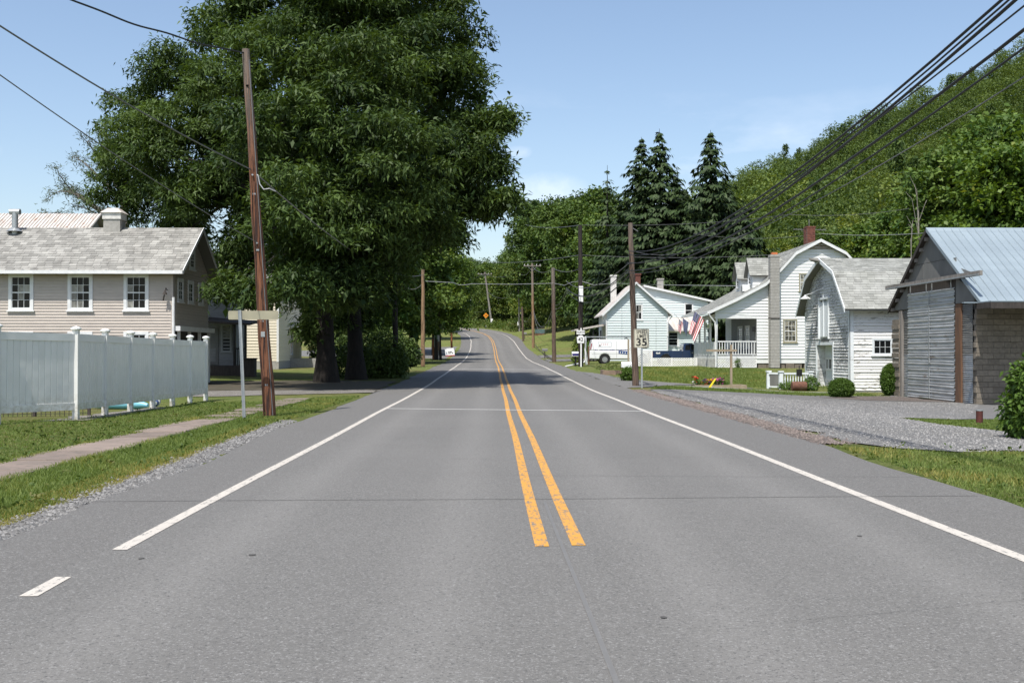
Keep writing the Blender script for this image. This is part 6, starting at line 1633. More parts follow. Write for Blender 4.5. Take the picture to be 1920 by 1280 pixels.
def wire_fit(label, pts, x, y1, r, mat=None, zpole=None):
    """A cable along the road at offset x, fitted through photograph points and run on to the next pole behind the camera."""
    ys, zs = [], []
    for px, py in pts: Y = x * FPX / (px - 927); ys.append(Y); zs.append(CAM_H + (659 - py) / FPX * Y)
    if zpole: ys.append(47); zs.append(zpole)
    c = np.polyfit(ys, zs, 2)
    pp = [Vector((x, y, float(np.polyval(c, y)))) for y in np.linspace(47, y1, 30)]
    return tag(MB().tube(pp, r, 6).build('overhead_wire', mat or MT['wire']), label, 'wire', 'cables running along the right side of the road')
s44 = lambda py: CAM_H + (659 - py) / 44.0
wire_fit('topmost black cable crossing the upper right corner', [(1887, 0), (1724, 137), (1552, 265), (1380, 404)], 5.72, -9, .019, None, s44(470))
wire_fit('second black cable just under the topmost one, upper right', [(1900, 0), (1724, 146), (1552, 277), (1380, 411)], 5.70, -9, .013, None, s44(477))
wire_fit('thick pale-edged cable third from the top, upper right', [(1906, 3), (1724, 158), (1552, 292), (1380, 421)], 5.66, -9, .021, MT['wire'], s44(492))
wire_fit('thin black cable hanging along the thick pale one', [(1916, 14), (1775, 130), (1640, 228)], 5.62, -9, .011, None, s44(495))
wire_fit('thick black cable fourth from the top, right side', [(1920, 58), (1724, 203), (1552, 333), (1414, 416)], 5.6, -9, .020, None, s44(507))
wire_fit('black cable fifth from the top, right side', [(1920, 86), (1724, 237), (1621, 306), (1483, 388)], 5.55, -9, .013, None, s44(511))
wire('thin grey cable lowest across the wooded hill, right side', (PX(1186, 47), 47, s44(470)), P(1990, 100, 11.0), .85, .008, MT['wire_grey'])
# left pole
pt = lambda py: bL0.lerp(tL0, (bL0.z and 0) + (783 - py) / 690)
wire('black twisted cable from the top of the leaning pole to the upper left', pt(100), P(100, -14, 20.5), .12, .020, None, 30, 'wires on the leaning left pole', .02)
wire('grey wire from the middle of the leaning pole to the left edge', pt(318), P(-60, 10, 17.5), .12, .016, MT['wire_grey'], 18, 'wires on the leaning left pole')
wire('thin grey wire low on the leaning pole to the left edge', pt(452), P(-60, 98, 14), .10, .009, MT['wire_grey'], 18, 'wires on the leaning left pole')
wire('wire from the leaning pole running into the dark tree', pt(320), (bL1.x, bL1.y, PZ(793, 515, 84)), .9, .016, MT['wire_grey'], 20, 'wires on the leaning left pole')
a = pt(320)
tag(MB().tube([a, a + Vector((.12, -.1, -.1)), a + Vector((.16, -.1, -.3)), a + Vector((.25, -.1, -.42)), a + Vector((.38, -.1, -.40)), a + Vector((.5, .0, -.45))], .014, 6).build('wire_loop', MT['wire_white']), 'pale loose wire loop on the side of the leaning pole', 'wire')
# wires over the road
G = 'wires crossing over the road'
L1a = Vector((bL1.x + .1, bL1.y, PZ(793, 527, 84))); R2a = Vector((bR2.x, bR2.y, PZ(1038, 531, 103))); R1a = Vector((bR1.x, bR1.y, PZ(1088, 527, 83.5)))
m1 = P(850, 530, 88); m2 = P(872, 534, 90); 
tag(MB().tube([L1a, P(835, 529, 86), m1, P(860, 534, 89), m2, P(885, 532, 91), P(960, 533, 97), R2a], .022, 5).build('overhead_wire', MT['wire_white']), 'pale wavy cable from the tan left pole across the road', 'wire', G)
tag(MB().tube([R2a, P(1058, 535, 97), P(1072, 529, 91), R1a, P(1100, 530, 83), P(1112, 534, 83), P(1150, 531, 86), P(1240, 534, 95), P(1385, 536, 78)], .02, 5).build('overhead_wire', MT['wire_white']), 'pale wavy cable from the black pole to the white house dormer', 'wire', G)
wire('dark wire under the pale cable left of the tan pole', L1a, P(765, 540, 84), .3, .02, MT['wire_grey'], 10, G)
Rt = tR0
wire('high thin wire across the trees over the black pole', P(985, 421, 150), (tR1.x, tR1.y, tR1.z), .3, .02, MT['wire_grey'], 14, G)
wire('high thin wire from the black pole across the spruces', (tR1.x, tR1.y, tR1.z), P(1480, 402, 100), .35, .016, MT['wire_grey'], 16, G)
wire('high thin wire crossing the foot of the wooded hill', P(1480, 402, 100), P(1705, 391, 92), .3, .014, MT['wire_grey'], 12, G)
wire('thin wire level with the dormers left of the black pole', P(880, 487, 160), P(1088, 478, 83.4), .5, .02, MT['wire_grey'], 14, G)
wire('thin wire from the black pole behind the brown pole', P(1088, 478, 83.4), P(1500, 474, 90), .3, .016, MT['wire_grey'], 14, G)
wire('thin wire behind the brick chimney to the right', P(1540, 438, 84), P(1745, 436, 70), .15, .013, MT['wire_white'], 12, G)
wire('thin wire behind the dormers to the trees', P(1300, 438, 95), P(1540, 438, 84), .4, .012, MT['wire_grey'], 12, G)
for i, (y0, y1, sg_, rr_, lab) in enumerate(((488, 533, 1.1, .022, 'black cable sagging from brown pole to black pole, topmost'), (497, 545, 1.3, .026, 'black cable sagging from brown pole to black pole, second'), (503, 547, 1.2, .02, 'black cable sagging from brown pole to black pole, third'), (511, 550, 1.5, .026, 'black cable sagging from brown pole to black pole, lowest'))):
    wire(lab, P(1185, y0, 47), P(1062, y1 - 6, 100), sg_ * .8, rr_, MT['wire'] if i % 2 else MT['wire_grey'], 18, 'cables between the right poles')
for i, (p, q, sg_, lab) in enumerate((((1062, 540, 100), (1040, 572, 103), .5, 'grey cable looping down to the red-brown pole, first'), ((1064, 543, 100), (1040, 578, 103), .6, 'grey cable looping down to the red-brown pole, second'),
    ((1038, 572, 103), (1000, 580, 153), 2.2, 'grey cable sagging from red-brown pole to tan crossarm pole, upper'), ((1038, 578, 103), (1000, 584, 153), 2.7, 'grey cable sagging from red-brown pole to tan crossarm pole, lower'),
    ((1037, 503, 103), (998, 499, 153), .6, 'thin wire from red-brown pole top to the crossarm'), ((1088, 503, 83.5), (1037, 503, 103), .3, 'thin wire from black pole to red-brown pole top'),
    ((998, 500, 153), (972, 508, 215), 1.0, 'thin wire between the two crossarm poles'), ((998, 582, 153), (974, 575, 215), 2.2, 'low cable between the two crossarm poles'),
    ((972, 508, 215), (909, 513, 252), 1.0, 'thin wire from the bend pole to the leaning far pole'), ((972, 548, 215), (912, 545, 252), 1.4, 'cable from the bend pole to the leaning far pole'),
    ((909, 513, 252), (830, 520, 230), 1.0, 'thin wire from the leaning far pole into the left trees'), ((915, 580, 252), (860, 572, 235), 1.0, 'low cable from the leaning far pole to the left'), ((1182, 425, 47), (1196, 434, 47), .0, 'short stub wire near the top of the brown pole'))):
    wire(lab, P(*p), P(*q), sg_, .02 if i < 4 else .022, MT['wire_grey'], 14, 'wires between the far poles')
# guy wire with its brown guard
tag(MB().tube([P(1003, 646, 152), P(1015, 660, 140), P(1040, 677, 104)], .05, 5).build('guy_wire', MT['dark_wood']), 'dark slack cable lying from the tan pole to the red-brown pole foot', 'wire')

# ------------------------------------------------------------------ signs
def post(w, h, mat, parent, lean=0.0, name='post'):
    return MB().add([(-w, 0, -.1), (w, 0, -.1), (w, .03, -.1), (-w, .03, -.1), (-w + lean, 0, h), (w + lean, 0, h), (w + lean, .03, h), (-w + lean, .03, h)], [(0, 3, 2, 1), (4, 5, 6, 7), (0, 1, 5, 4), (1, 2, 6, 5), (2, 3, 7, 6), (3, 0, 4, 7)]).build(name, mat, parent)
def rounded(x0, x1, z0, z1, r, n=4):
    out = []
    for cx, cz, a0 in ((x1 - r, z1 - r, 0), (x0 + r, z1 - r, 90), (x0 + r, z0 + r, 180), (x1 - r, z0 + r, 270)):
        for k in range(n): t = R(a0 + k * 90 / (n - 1)); out.append((cx + r * math.cos(t), cz + r * math.sin(t)))
    return out
Ys = 45.0; b = P(1203.5, 729, Ys); b.z = gz(b.x, b.y)
sp_ = thing('speed_limit_sign', 'speed limit 35 sign, black on cream white, on a grey post', 'sign', b)
post(.035, 2.35, MT['galv'], sp_)
xa, xb, za, zb_ = PX(1188.5, Ys) - b.x, PX(1217, Ys) - b.x, PZ(1203, 652, Ys) - b.z, PZ(1203, 616.5, Ys) - b.z; xm = (xa + xb) / 2
MB(I4).prism(rounded(xa, xb, za, zb_, .035), -.012, -.002).build('sign_plate', MT['sign_white'], sp_)
bd = MB(I4)
for (x0, x1, z0, z1) in ((xa + .012, xb - .012, zb_ - .027, zb_ - .013), (xa + .012, xb - .012, za + .013, za + .027), (xa + .012, xa + .026, za + .027, zb_ - .027), (xb - .026, xb - .012, za + .027, zb_ - .027)): bd.box(x0, x1, -.0155, -.0122, z0, z1)
bd.build('border', MT['sign_black'], sp_)
hh = zb_ - za
text('SPEED', .195, MT['sign_black'], sp_, (xm, -.0155, zb_ - hh * .165), sx=.80, bold=.001); text('LIMIT', .195, MT['sign_black'], sp_, (xm, -.0155, zb_ - hh * .39), sx=.82, bold=.001)
text('35', .42, MT['sign_black'], sp_, (xm, -.0155, zb_ - hh * .72), sx=1.12, bold=.007)
Yn = 82.5; b = P(1089.5, 691, Yn); b.z = gz(b.x, b.y)
rn = thing('route_sign', 'north 42 route sign, white keystone on black, on a white post', 'sign', b)
post(.05, 2.9, MT['sign_pure'], rn)
xa, xb = PX(1081, Yn) - b.x, PX(1096.6, Yn) - b.x; xm = (xa + xb) / 2
z0, z1, z2, z3 = (PZ(1089, p, Yn) - b.z for p in (643.5, 627.8, 626.4, 619))
MB(I4).prism(rounded(xa, xb, z2, z3, .03), -.012, -.002).build('north_plate', MT['sign_pure'], rn)
text('NORTH', .185, MT['sign_black'], rn, (xm, -.014, (z2 + z3) / 2), sx=.92, bold=.004)
pl = MB(I4).prism(rounded(xa, xb, z0, z1, .03), -.012, -.002).build('number_plate', MT['sign_black'], rn)
W = xb - xa; H = z1 - z0
key = [(xa + .10 * W, z0 + .03 * H), (xb - .10 * W, z0 + .03 * H), (xb - .02 * W, z1 - .22 * H), (xb - .19 * W, z1 - .22 * H), (xb - .24 * W, z1 - .05 * H), (xa + .24 * W, z1 - .05 * H), (xa + .19 * W, z1 - .22 * H), (xa + .02 * W, z1 - .22 * H)]
MB(I4).prism(key, -.016, -.0125).build('keystone', MT['sign_pure'], pl)
text('42', .38, MT['sign_black'], rn, (xm, -.018, z0 + H * .44), sx=1.0, bold=.006)
# orange warning diamond at the bend
Yo = 250; b = P(911, 610, Yo); b.z = gz(b.x, b.y); od = thing('warning_sign', 'small orange diamond warning sign on the weedy bank', 'sign', b)
post(.06, PZ(911, 591, Yo) - b.z, MT['galv'], od); zc = PZ(911, 591.3, Yo) - b.z
MB(I4).prism([(0, zc - .62), (.62, zc), (0, zc + .62), (-.62, zc)], -.03, -.012).build('sign_plate', MT['orange'], od)
ar = MB(I4); ar.prism([(-.3, zc - .06), (.0, zc - .06), (.0, zc - .16), (.1, zc), (.0, zc + .16), (.0, zc + .06), (-.3, zc + .06)], -.036, -.031); ar.box(.14, .3, -.036, -.031, zc - .16, zc + .16); ar.build('symbol', MT['sign_black'], od)
# round-topped sign back, white board sign
Yt = 112; b = P(819, 676, Yt); b.z = gz(b.x, b.y); rs = thing('round_top_sign', 'tall narrow round-topped grey sign back between the short poles', 'sign', b)
q = [(.27 * math.cos(t) , 2.6 + .27 * math.sin(t)) for t in np.linspace(0, math.pi, 9)]
MB(I4).prism([(.27, 1.35)] + q + [(-.27, 1.35)], -.03, .0).build('sign_plate', MT['galv'], rs); post(.06, 2.7, MT['sign_pure'], rs).location = (-.12, -.07, 0); post(.05, 1.4, MT['grey_timber'], rs).location = (.15, 0, 0)
MB(I4).box(.02, .26, -.05, -.031, 1.0, 1.9).build('brown_panel', MT['marker_brown'], rs)
Yw = 128; b = P(844, 661, Yw); b.z = gz(b.x, b.y); wb = thing('board_sign', 'white roadside board sign with dark lettering and red foot band', 'sign', b, R(-6))
wS = 128 / FPX
wbm = MB(I4); wbm.prism([(-.52, .0), (.55, .08), (.47, .98), (-.62, .88)], -.03, .03); wbo = wbm.build('sign_board', MT['sign_pure'], wb)
MB(I4).prism([(-.53, -.02), (.56, .06), (.55, .16), (-.54, .09)], -.045, -.031).build('red_band', MT['flag_red'], wbo)
lt_ = MB(I4)
for r_, (z, xs) in enumerate(((.50, ((-.22, -.08), (-.05, .12), (.14, .22))), (.34, ((-.2, -.02), (.02, .10), (.2, .34))))):
    for x0, x1 in xs: lt_.prism([(x0, z + x0 * .08 - .05), (x1, z + x1 * .08 - .05), (x1, z + x1 * .08 + .055), (x0, z + x0 * .08 + .055)], -.036, -.031)
lt_.build('lettering', MT['sign_black'], wbo)
for s in (-.4, .4): MB().bar((s, .05, -.2), (s, .05, .5), .06).build('leg', MT['grey_timber'], wb)

# ------------------------------------------------------------------ vehicles
def side_shape(lower, upper, w, tumble, zb, x_off=0, mat=None, name='body', parent=None, bevel=.035):
    """Vehicle body from its side outline: straight flanks below zb, leaning in above."""
    def ring(poly):
        vs = []
        for s in (-1, 1):
            for x, z in poly: vs.append((x, s * (w - max(0, z - zb) * tumble), z))
        n = len(poly)
        return vs, [list(range(n)), list(range(2 * n - 1, n - 1, -1))] + [(i, (i + 1) % n, n + (i + 1) % n, n + i) for i in range(n)]
    mb = MB()
    for p in (lower, upper):
        if p: v, f = ring(p); mb.add(v, f)
    return mb.build(name, mat, parent, bevel=bevel)
def arc(cx, r, z0=.36, n=8):
    return [(cx - r * math.cos(t), z0 + r * math.sin(t)) for t in np.linspace(0, math.pi, n)]
def wheel(parent, x, y, r=.36, w=.24):
    t = link('wheel', MB().lathe([(r * .62, -w / 2), (r * .95, -w / 2), (r, -w / 2 + .03), (r, w / 2 - .03), (r * .95, w / 2), (r * .62, w / 2)], 24, axis='y').mesh('wheel', MT['rubber'], True), parent, (x, y, r))
    s = -1 if y < 0 else 1
    rm = MB(); rm.lathe([(r * .62, s * w * .53), (r * .56, s * w * .505), (r * .3, s * w * .52), (r * .16, s * w * .56), (0, s * w * .56)], 20, axis='y'); rm.build('rim', MT['steel'], t, True)
    for k in range(8):
        a = k * .785; hb = MB().box(r * .40 * math.cos(a) - .025, r * .40 * math.cos(a) + .025, s * w * .515, s * w * .53, r * .40 * math.sin(a) - .025, r * .40 * math.sin(a) + .025)
        hb.build('rim_hole', MT['black'], t)
    return t
Yv = 94.0; vx0 = PX(1106, Yv); van = thing('work_van', 'white work van with ladder on the roof and blue plate on its side', 'van', (vx0, Yv + 1, gz(vx0 + 2, Yv + 1) - .02))
zb = 1.15
low = [(-.02, .42)] + arc(1.28, .47, .40) + arc(4.55, .47, .40) + [(5.5, .42), (5.62, .55), (5.6, .95), (5.4, 1.08), (4.6, zb), (.0, zb), (-.03, .6)]
up = [(.0, zb + .001), (4.6, zb + .001), (4.1, 1.85), (3.7, 2.04), (.32, 2.08), (.2, 2.02), (.08, 1.6)]
vb = side_shape(low, up, .99, .10, zb, mat=MT['van_white'], parent=van, bevel=.07)
MB().box(.0, 5.4, -.9, .9, .34, .5).build('underbody', MT['black'], van)
for x in (1.28, 4.55): MB().lathe([(.46, -.97), (.46, .97), (0, .97)], 20, (x, 0, .40), 'y').build('wheel_arch', MT['black'], van)
for x in (1.28, 4.55):
    for y in (-.87, .87): wheel(van, x, y, .37)
for s in (-1, 1): MB().add([(.03, s * 1.0, 1.25), (.12, s * 1.0, 1.25), (.20, s * .945, 1.72), (.12, s * .945, 1.74), (.03, s * .93, 1.25), (.12, s * .93, 1.25), (.2, s * .87, 1.72), (.12, s * .87, 1.74)], [(0, 1, 2, 3), (4, 7, 6, 5), (0, 4, 5, 1), (1, 5, 6, 2), (2, 6, 7, 3), (3, 7, 4, 0)]).build('tail_light', MT['red_lens'], van)
MB().box(-.22, .0, -.95, .95, .38, .52).build('rear_bumper', MT['steel'], van)
MB().box(4.25, 4.9, -.95, .95, 1.28, 1.75).build('cab_window', MT['glass'], van)
gr = MB()
for x in (2.28, 3.62): gr.box(x - .008, x + .008, -.996, -.985, .5, zb)
for x in (2.28, 3.55): gr.add([(x - .01, -.992, zb), (x + .01, -.992, zb), (x + .01, -.905, 2.0), (x - .01, -.905, 2.0)], [(0, 1, 2, 3)])
gr.box(.2, 3.6, -.997, -.986, .84, .852); gr.build('panel_seams', MT['panel_grey'], van)
MB().box(3.40, 3.48, -1.01, -.985, 1.18, 1.42).build('door_handle', MT['black'], van)
bp_ = MB(I4).prism([(2.45, .87), (3.35, .78), (3.35, 1.06), (2.45, 1.13)], -1.005, -.995).build('side_plate', MT['plate_blue'], van)
cm = MB(I4)
for x in (2.56, 2.76, 2.98, 3.18): cm.prism([(x, .925 - (x - 2.45) * .09), (x + .08, .925 - (x - 2.37) * .09), (x + .08, 1.035 - (x - 2.37) * .085), (x, 1.035 - (x - 2.45) * .085)], -1.012, -1.006)
cm.build('lettering', MT['sign_pure'], bp_)
fr_ = MB()
Mv = Matrix.Translation((0, -.99, zb)) @ Matrix.Rotation(R(-5.7), 4, 'X') @ Matrix.Translation((0, 0, -zb))
for (x0, x1, z0, z1) in ((.72, 1.85, 1.82, 1.845), (.70, 1.82, 1.44, 1.465), (.70, .725, 1.44, 1.845), (1.83, 1.855, 1.44, 1.845)): fr_.box(x0, x1, -.006, -.001, z0, z1, Mv)
fr_.build('side_panel_border', MT['galv'], van)
t_ = MB(); t_.lathe([(.0, -.012), (.07, -.012), (.07, -.006)], 10, (.86, 0, 1.56), 'y', Mv); t_.build('round_mark', MT['dark_rust'], van)
t_ = MB(); x = .98
for w_, z in ((.42, 1.70), (.38, 1.58)):
    xx = x
    for k in range(4): t_.box(xx, xx + w_ / 5, -.008, -.001, z, z + .03, Mv); xx += w_ / 4 + .06
t_.build('side_lettering', MT['flag_red'], van)
t_ = MB(); xx = .42
for k in range(22):
    w_ = random.uniform(.05, .15)
    if k in (2, 12): xx += .12
    t_.box(xx, xx + w_, -.008, -.001, 1.17, 1.17 + random.uniform(.025, .05), Mv); xx += w_ + .035
    if xx > 3.3: break
t_.build('side_lettering', MT['mail_blue'], van)
rk = MB()
for x in (.95, 3.2):
    for s in (-.78, .78): rk.bar((x, s, 2.02), (x, s, 2.22), .05)
    rk.bar((x, -.85, 2.22), (x, .85, 2.22), .05)
rk.build('roof_rack', MT['black'], van)
ld = thing('ladder', 'aluminium ladder lying on the roof rack of the white van', 'ladder', (vx0, Yv + 1, van.location.z))
la = MB(); la.bar((-.35, -.62, 2.30), (4.2, -.62, 2.30), .04, .09); la.bar((-.35, -.22, 2.30), (4.2, -.22, 2.30), .04, .09)
la.build('rails', MT['galv'], ld)
rg_ = MB().bar((0, -.6, 2.30), (0, -.24, 2.30), .035).mesh('rung', MT['galv'])
for k in range(14): link('rung', rg_, ld, (-.1 + k * .31, 0, 0))

Yp = 83.0; px0 = PX(1221, Yp); tk = thing('pickup_truck', 'dark blue extended cab pickup truck behind the low white lattice fence', 'pickup truck', (px0, Yp + .9, gz(px0 + 2, Yp + .9)))
zb = 1.05
low = [(.02, .52)] + arc(1.1, .43, .42) + arc(4.05, .43, .42) + [(4.85, .45), (4.95, .6), (4.92, .9), (4.7, 1.0), (3.7, 1.06), (2.35, 1.08), (2.33, 1.10), (.03, 1.10), (.0, .7)]
up = [(2.42, 1.081), (3.72, 1.061), (3.25, 1.60), (3.1, 1.66), (2.55, 1.66), (2.46, 1.6)]
side_shape(low, up, .86, .16, zb, mat=MT['blue_truck'], parent=tk)
bd_ = MB().box(.12, 2.3, -.76, .76, 1.06, 1.105).build('bed_floor', MT['black'], tk)
for s in (-1, 1):
    MB(I4).add([(2.56, s * .86, 1.16), (2.95, s * .86, 1.16), (2.95, s * .785, 1.55), (2.62, s * .785, 1.55)], [(0, 1, 2, 3)]).build('side_window', MT['glass'], tk)
    MB(I4).add([(3.03, s * .86, 1.16), (3.5, s * .86, 1.16), (3.2, s * .785, 1.55), (3.03, s * .785, 1.55)], [(0, 1, 2, 3)]).build('side_window', MT['glass'], tk)
    MB().box(.0, .13, s * .84 - .03, s * .84 + .03, .68, 1.02).build('tail_light', MT['red_lens'], tk)
MB().add([(2.405, -.62, 1.2), (2.405, .62, 1.2), (2.465, .55, 1.55), (2.465, -.55, 1.55)], [(0, 1, 2, 3)]).build('rear_window', MT['curtained'], tk)
MB().box(-.12, .02, -.84, .84, .48, .64).build('rear_bumper', MT['chrome'], tk)
sm_ = MB()
for x in (2.36, 2.99): sm_.box(x - .008, x + .008, -.868, -.858, .5, 1.08)
sm_.build('door_seams', MT['black'], tk); MB().box(3.06, 3.2, -.885, -.86, .93, .97).build('door_handle', MT['chrome'], tk)
MB().box(2.55, 3.7, -.872, -.86, .52, .56).build('side_trim', MT['chrome'], tk)
for x in (1.1, 4.05): MB().lathe([(.42, -.84), (.42, .84), (0, .84)], 20, (x, 0, .42), 'y').build('wheel_arch', MT['black'], tk)
for x in (1.1, 4.05):
    for y in (-.75, .75): wheel(tk, x, y, .35, .22)
MB().bar((1.0, -.875, .875), (1.3, -.875, .885), .02).build('arch_trim', MT['chrome'], tk)
text('4x4', .17, MT['sign_pure'], tk, (.52, -.872, .92), sx=1.25, bold=.008)

# ------------------------------------------------------------------ flags
def flag(label, A, B, drop, seed, stripes=True, pole_to=None, shift=(-.25, -.1)):
    """Hoist runs along the pole from tip A to B; the fly hangs down in folds."""
    A, B = Vector(A), Vector(B); rr = random.Random(seed)
    t = thing('flag', label, 'flag', A, group='flags on the house porches'); nu, nv = 26, 20
    def pt_(i, j):
        u, v = i / nu, j / nv
        p = A.lerp(B, u); fold = .10 * v * math.sin(u * 11 + seed) + .04 * math.sin(u * 23 + v * 3)
        q = p + Vector((shift[0] * v - (u - .3) * .45 * v * (B - A).x, shift[1] * v + fold, -drop * v * (1 - .12 * math.sin(u * 3.1)))) + Vector((0, 0, -.12 * v * u))
        return q - A
    mb = MB()
    vs = [pt_(i, j) for j in range(nv + 1) for i in range(nu + 1)]
    fs = []
    for j in range(nv):
        for i in range(nu):
            mb_i = 0 if not stripes else (2 if (i < 14 and j < 8) else (i // 2) % 2)
            fs.append(((j * (nu + 1) + i, j * (nu + 1) + i + 1, (j + 1) * (nu + 1) + i + 1, (j + 1) * (nu + 1) + i), mb_i))
    me = bpy.data.meshes.new('cloth'); me.from_pydata([tuple(v) for v in vs], [], [f for f, _ in fs])
    for m in ((MT['flag_red'], MT['flag_white'], MT['flag_blue']) if stripes else (MT['flag_grey'],)): me.materials.append(m)
    me.polygons.foreach_set('material_index', [k for _, k in fs]); me.polygons.foreach_set('use_smooth', [True] * len(fs))
    c = link('cloth', me, t)
    if stripes:
        st = MB()
        for a in range(9):
            for b_ in range(6 if a % 2 == 0 else 5):
                i, j = 1 + a * 1.45, .6 + b_ * 1.3 + (0 if a % 2 == 0 else .65)
                p = pt_(i, j); s = .017
                st.add([p + Vector((s * math.cos(k * 1.2566 + 1.57) * (1 if k2 == 0 else 1), -.012, s * math.sin(k * 1.2566 + 1.57))) for k in range(5) for k2 in (0,)], [(0, 1, 2, 3, 4)])
        tag(st.build('stars', MT['flag_white'], c), kind='stuff')
    if pole_to is not None: MB().tube([A + (A - B) * .12 - A, Vector(pole_to) - A], .016, 6).build('flag_pole', MT['trim_white'], t)
    return t
Yf = 75.5
flag('large striped flag with starred blue corner on the white porch post', P(1302.5, 583, Yf), P(1320.5, 598.5, Yf), 1.55, 1, True, P(1325, 602, Yf), (-.5, -.1))
flag('smaller faded striped flag on the aqua house', P(1273, 599, 98), P(1281, 604, 98), 1.05, 2, True, P(1286, 607, 98.5), (-.12, -.05))
flag('slate blue flag beside the smaller striped flag', P(1280, 596, 97.6), P(1291, 604, 97.6), 1.2, 3, False, P(1296, 608, 98.5), (.0, -.05))
tag(MB().tube([P(1264, 588, 98), P(1275, 600, 98)], .02, 5).build('flag_pole', MT['galv']), 'thin bare flag pole tip left of the smaller flags', 'flag pole')

# ------------------------------------------------------------------ yard things on the right
Yl = 80.0; lf = thing('lattice_fence', 'low white lattice fence along the lawn in front of the pickup', 'fence', (PX(1203, Yl), Yl, gz(PX(1250, Yl), Yl)))
LL_ = PX(1307, Yl) - PX(1222, Yl)
lattice('lattice_panel', LL_, .56, lf, (PX(1222, Yl) - PX(1203, Yl), 0, .02)); lattice('lattice_panel', .75, 1.12, lf, (0, 0, .02), pitch=.16)
for x in (0, .75, 2.2, 3.6, 4.0): MB().box(x - .04, x + .04, -.04, .04, -.1, .62 if x > .8 else 1.18).build('fence_post', MT['lattice'], lf)
tr_ = thing('trellis', 'tall white lattice trellis panel beside the white van', 'trellis', (PX(1178, 79), 79, gz(PX(1190, 79), 79)))
lattice('trellis_panel', .92, 1.85, tr_, (0, 0, .1), pitch=.17)
MB().box(-.05, .05, -.04, .04, -.1, 2.0).build('trellis_post', MT['post_wood'], tr_)
# white mailbox with planter on a grey post
b = P(1181, 706, 54); b.z = gz(b.x, b.y); mbx = thing('mailbox', 'white mailbox on a grey post left of the brown pole', 'mailbox', b)
MB().box(-.07, .07, -.07, .07, -.1, .62).build('post', MT['grey_timber'], mbx)
q = [(.13 * math.cos(t), .80 + .12 * math.sin(t)) for t in np.linspace(0, math.pi, 9)]
MB(frame((0, 0, 0), (0, 1, 0), (1, 0, 0))).prism([(.13, .64)] + q + [(-.13, .64)], -.42, .12).build('box', MT['white'], mbx)
MB().box(-.30, .26, -.16, .16, .60, .638).build('shelf', MT['white'], mbx); MB().box(.13, .16, -.13, .13, .66, .90).build('door', MT['white'], mbx)
gs = thing('goose_ornament', 'small white goose-neck ornament at the mailbox post foot', 'ornament', (b.x + .25, b.y - .5, gz(b.x, b.y - .5)))
MB().tube([(-.12, 0, .02), (-.02, 0, .3), (.0, 0, .45), (-.04, 0, .56), (-.12, 0, .58), (-.2, 0, .54)], [.07, .06, .05, .055, .05, .02], 8).build('body', MT['white'], gs, True)
# mailbox in blue and white beside the black pole
b = P(1079, 686, 84.5); b.z = gz(b.x, b.y); mb2 = thing('mailbox', 'white and navy mailbox on a black post beside the black pole', 'mailbox', b)
MB().box(-.05, .05, -.05, .05, -.1, .75).build('post', MT['black'], mb2)
q = [(.16 * math.cos(t), .98 + .14 * math.sin(t)) for t in np.linspace(0, math.pi, 9)]
MB(frame((0, 0, 0), (0, 1, 0), (1, 0, 0))).prism([(.16, .76)] + q + [(-.16, .76)], -.28, .28).build('box', MT['white'], mb2); MB().box(-.25, .26, -.175, -.161, .82, .98).build('band', MT['mail_blue'], mb2)
# fallen white pipe and its riser on the far side of the pole
dp = thing('white_pipe', 'white drain pipe running down and along the grass by the black pole', 'pipe', (0, 0, 0))
MB().tube([P(1098.5, 630, 86), P(1098, 660, 86), P(1098, 675, 86), P(1095, 679, 86), P(1088, 681, 85.5), P(1060, 687, 84)], .06, 8).build('pipe_run', MT['trim_white'], dp, True)
# small grey mailbox, second small mailbox, green bin
for lab, px, py, Y, s in (('small dark mailbox on a thin post by the far driveway', 1021.5, 664, 120, .9), ('tiny dark mailbox at the short brown pole', 984, 625, 178, .9)):
    b = P(px, py, Y); b.z = gz(b.x, b.y); m_ = thing('mailbox', lab, 'mailbox', b)
    MB().box(-.05, .05, -.05, .05, -.1, .85 * s).build('post', MT['dark_wood'], m_)
    q = [(.15 * math.cos(t), 1.05 * s + .13 * math.sin(t)) for t in np.linspace(0, math.pi, 9)]
    MB(frame((0, 0, 0), (0, 1, 0), (1, 0, 0))).prism([(.15, .86 * s)] + q + [(-.15, .86 * s)], -.3, .3).build('box', MT['panel_grey'], m_)
b = P(1012, 623, 186); b.z = gz(b.x, b.y); gbn = thing('green_bin', 'green roadside bin with dark lid on a brown base', 'bin', b)
MB().box(-.8, .8, -.4, .4, .3, 1.0).build('bin_body', MT['green_bin'], gbn); MB().box(-.78, .78, -.38, .38, -.1, .3).build('base', MT['brown_post'], gbn)
MB().add([(-.85, -.45, 1.0), (.85, -.45, 1.12), (.85, .45, 1.3), (-.85, .45, 1.18), (-.85, -.45, 1.06), (.85, -.45, 1.2), (.85, .45, 1.38), (-.85, .45, 1.24)], [(0, 3, 2, 1), (4, 5, 6, 7), (0, 1, 5, 4), (1, 2, 6, 5), (2, 3, 7, 6), (3, 0, 4, 7)]).build('lid', MT['black'], gbn)
# raised bed by the van
rb_ = thing('raised_bed', 'timber edged raised bed of weeds in front of the white van', 'planter', (PX(1158, 63), 63, gz(PX(1158, 63), 63)))
for i, (x0, x1, y0, y1) in enumerate(((-.85, .85, -.08, .08), (-.85, -.7, .09, 1.5), (.7, .85, .09, 1.5))): MB().box(x0, x1, y0, y1, -.1, .27).build('edge_board', MT['bank_timber'], rb_)
MB().box(-.69, .69, .09, 1.5, -.1, .2).build('soil', MT['mortar'], rb_)
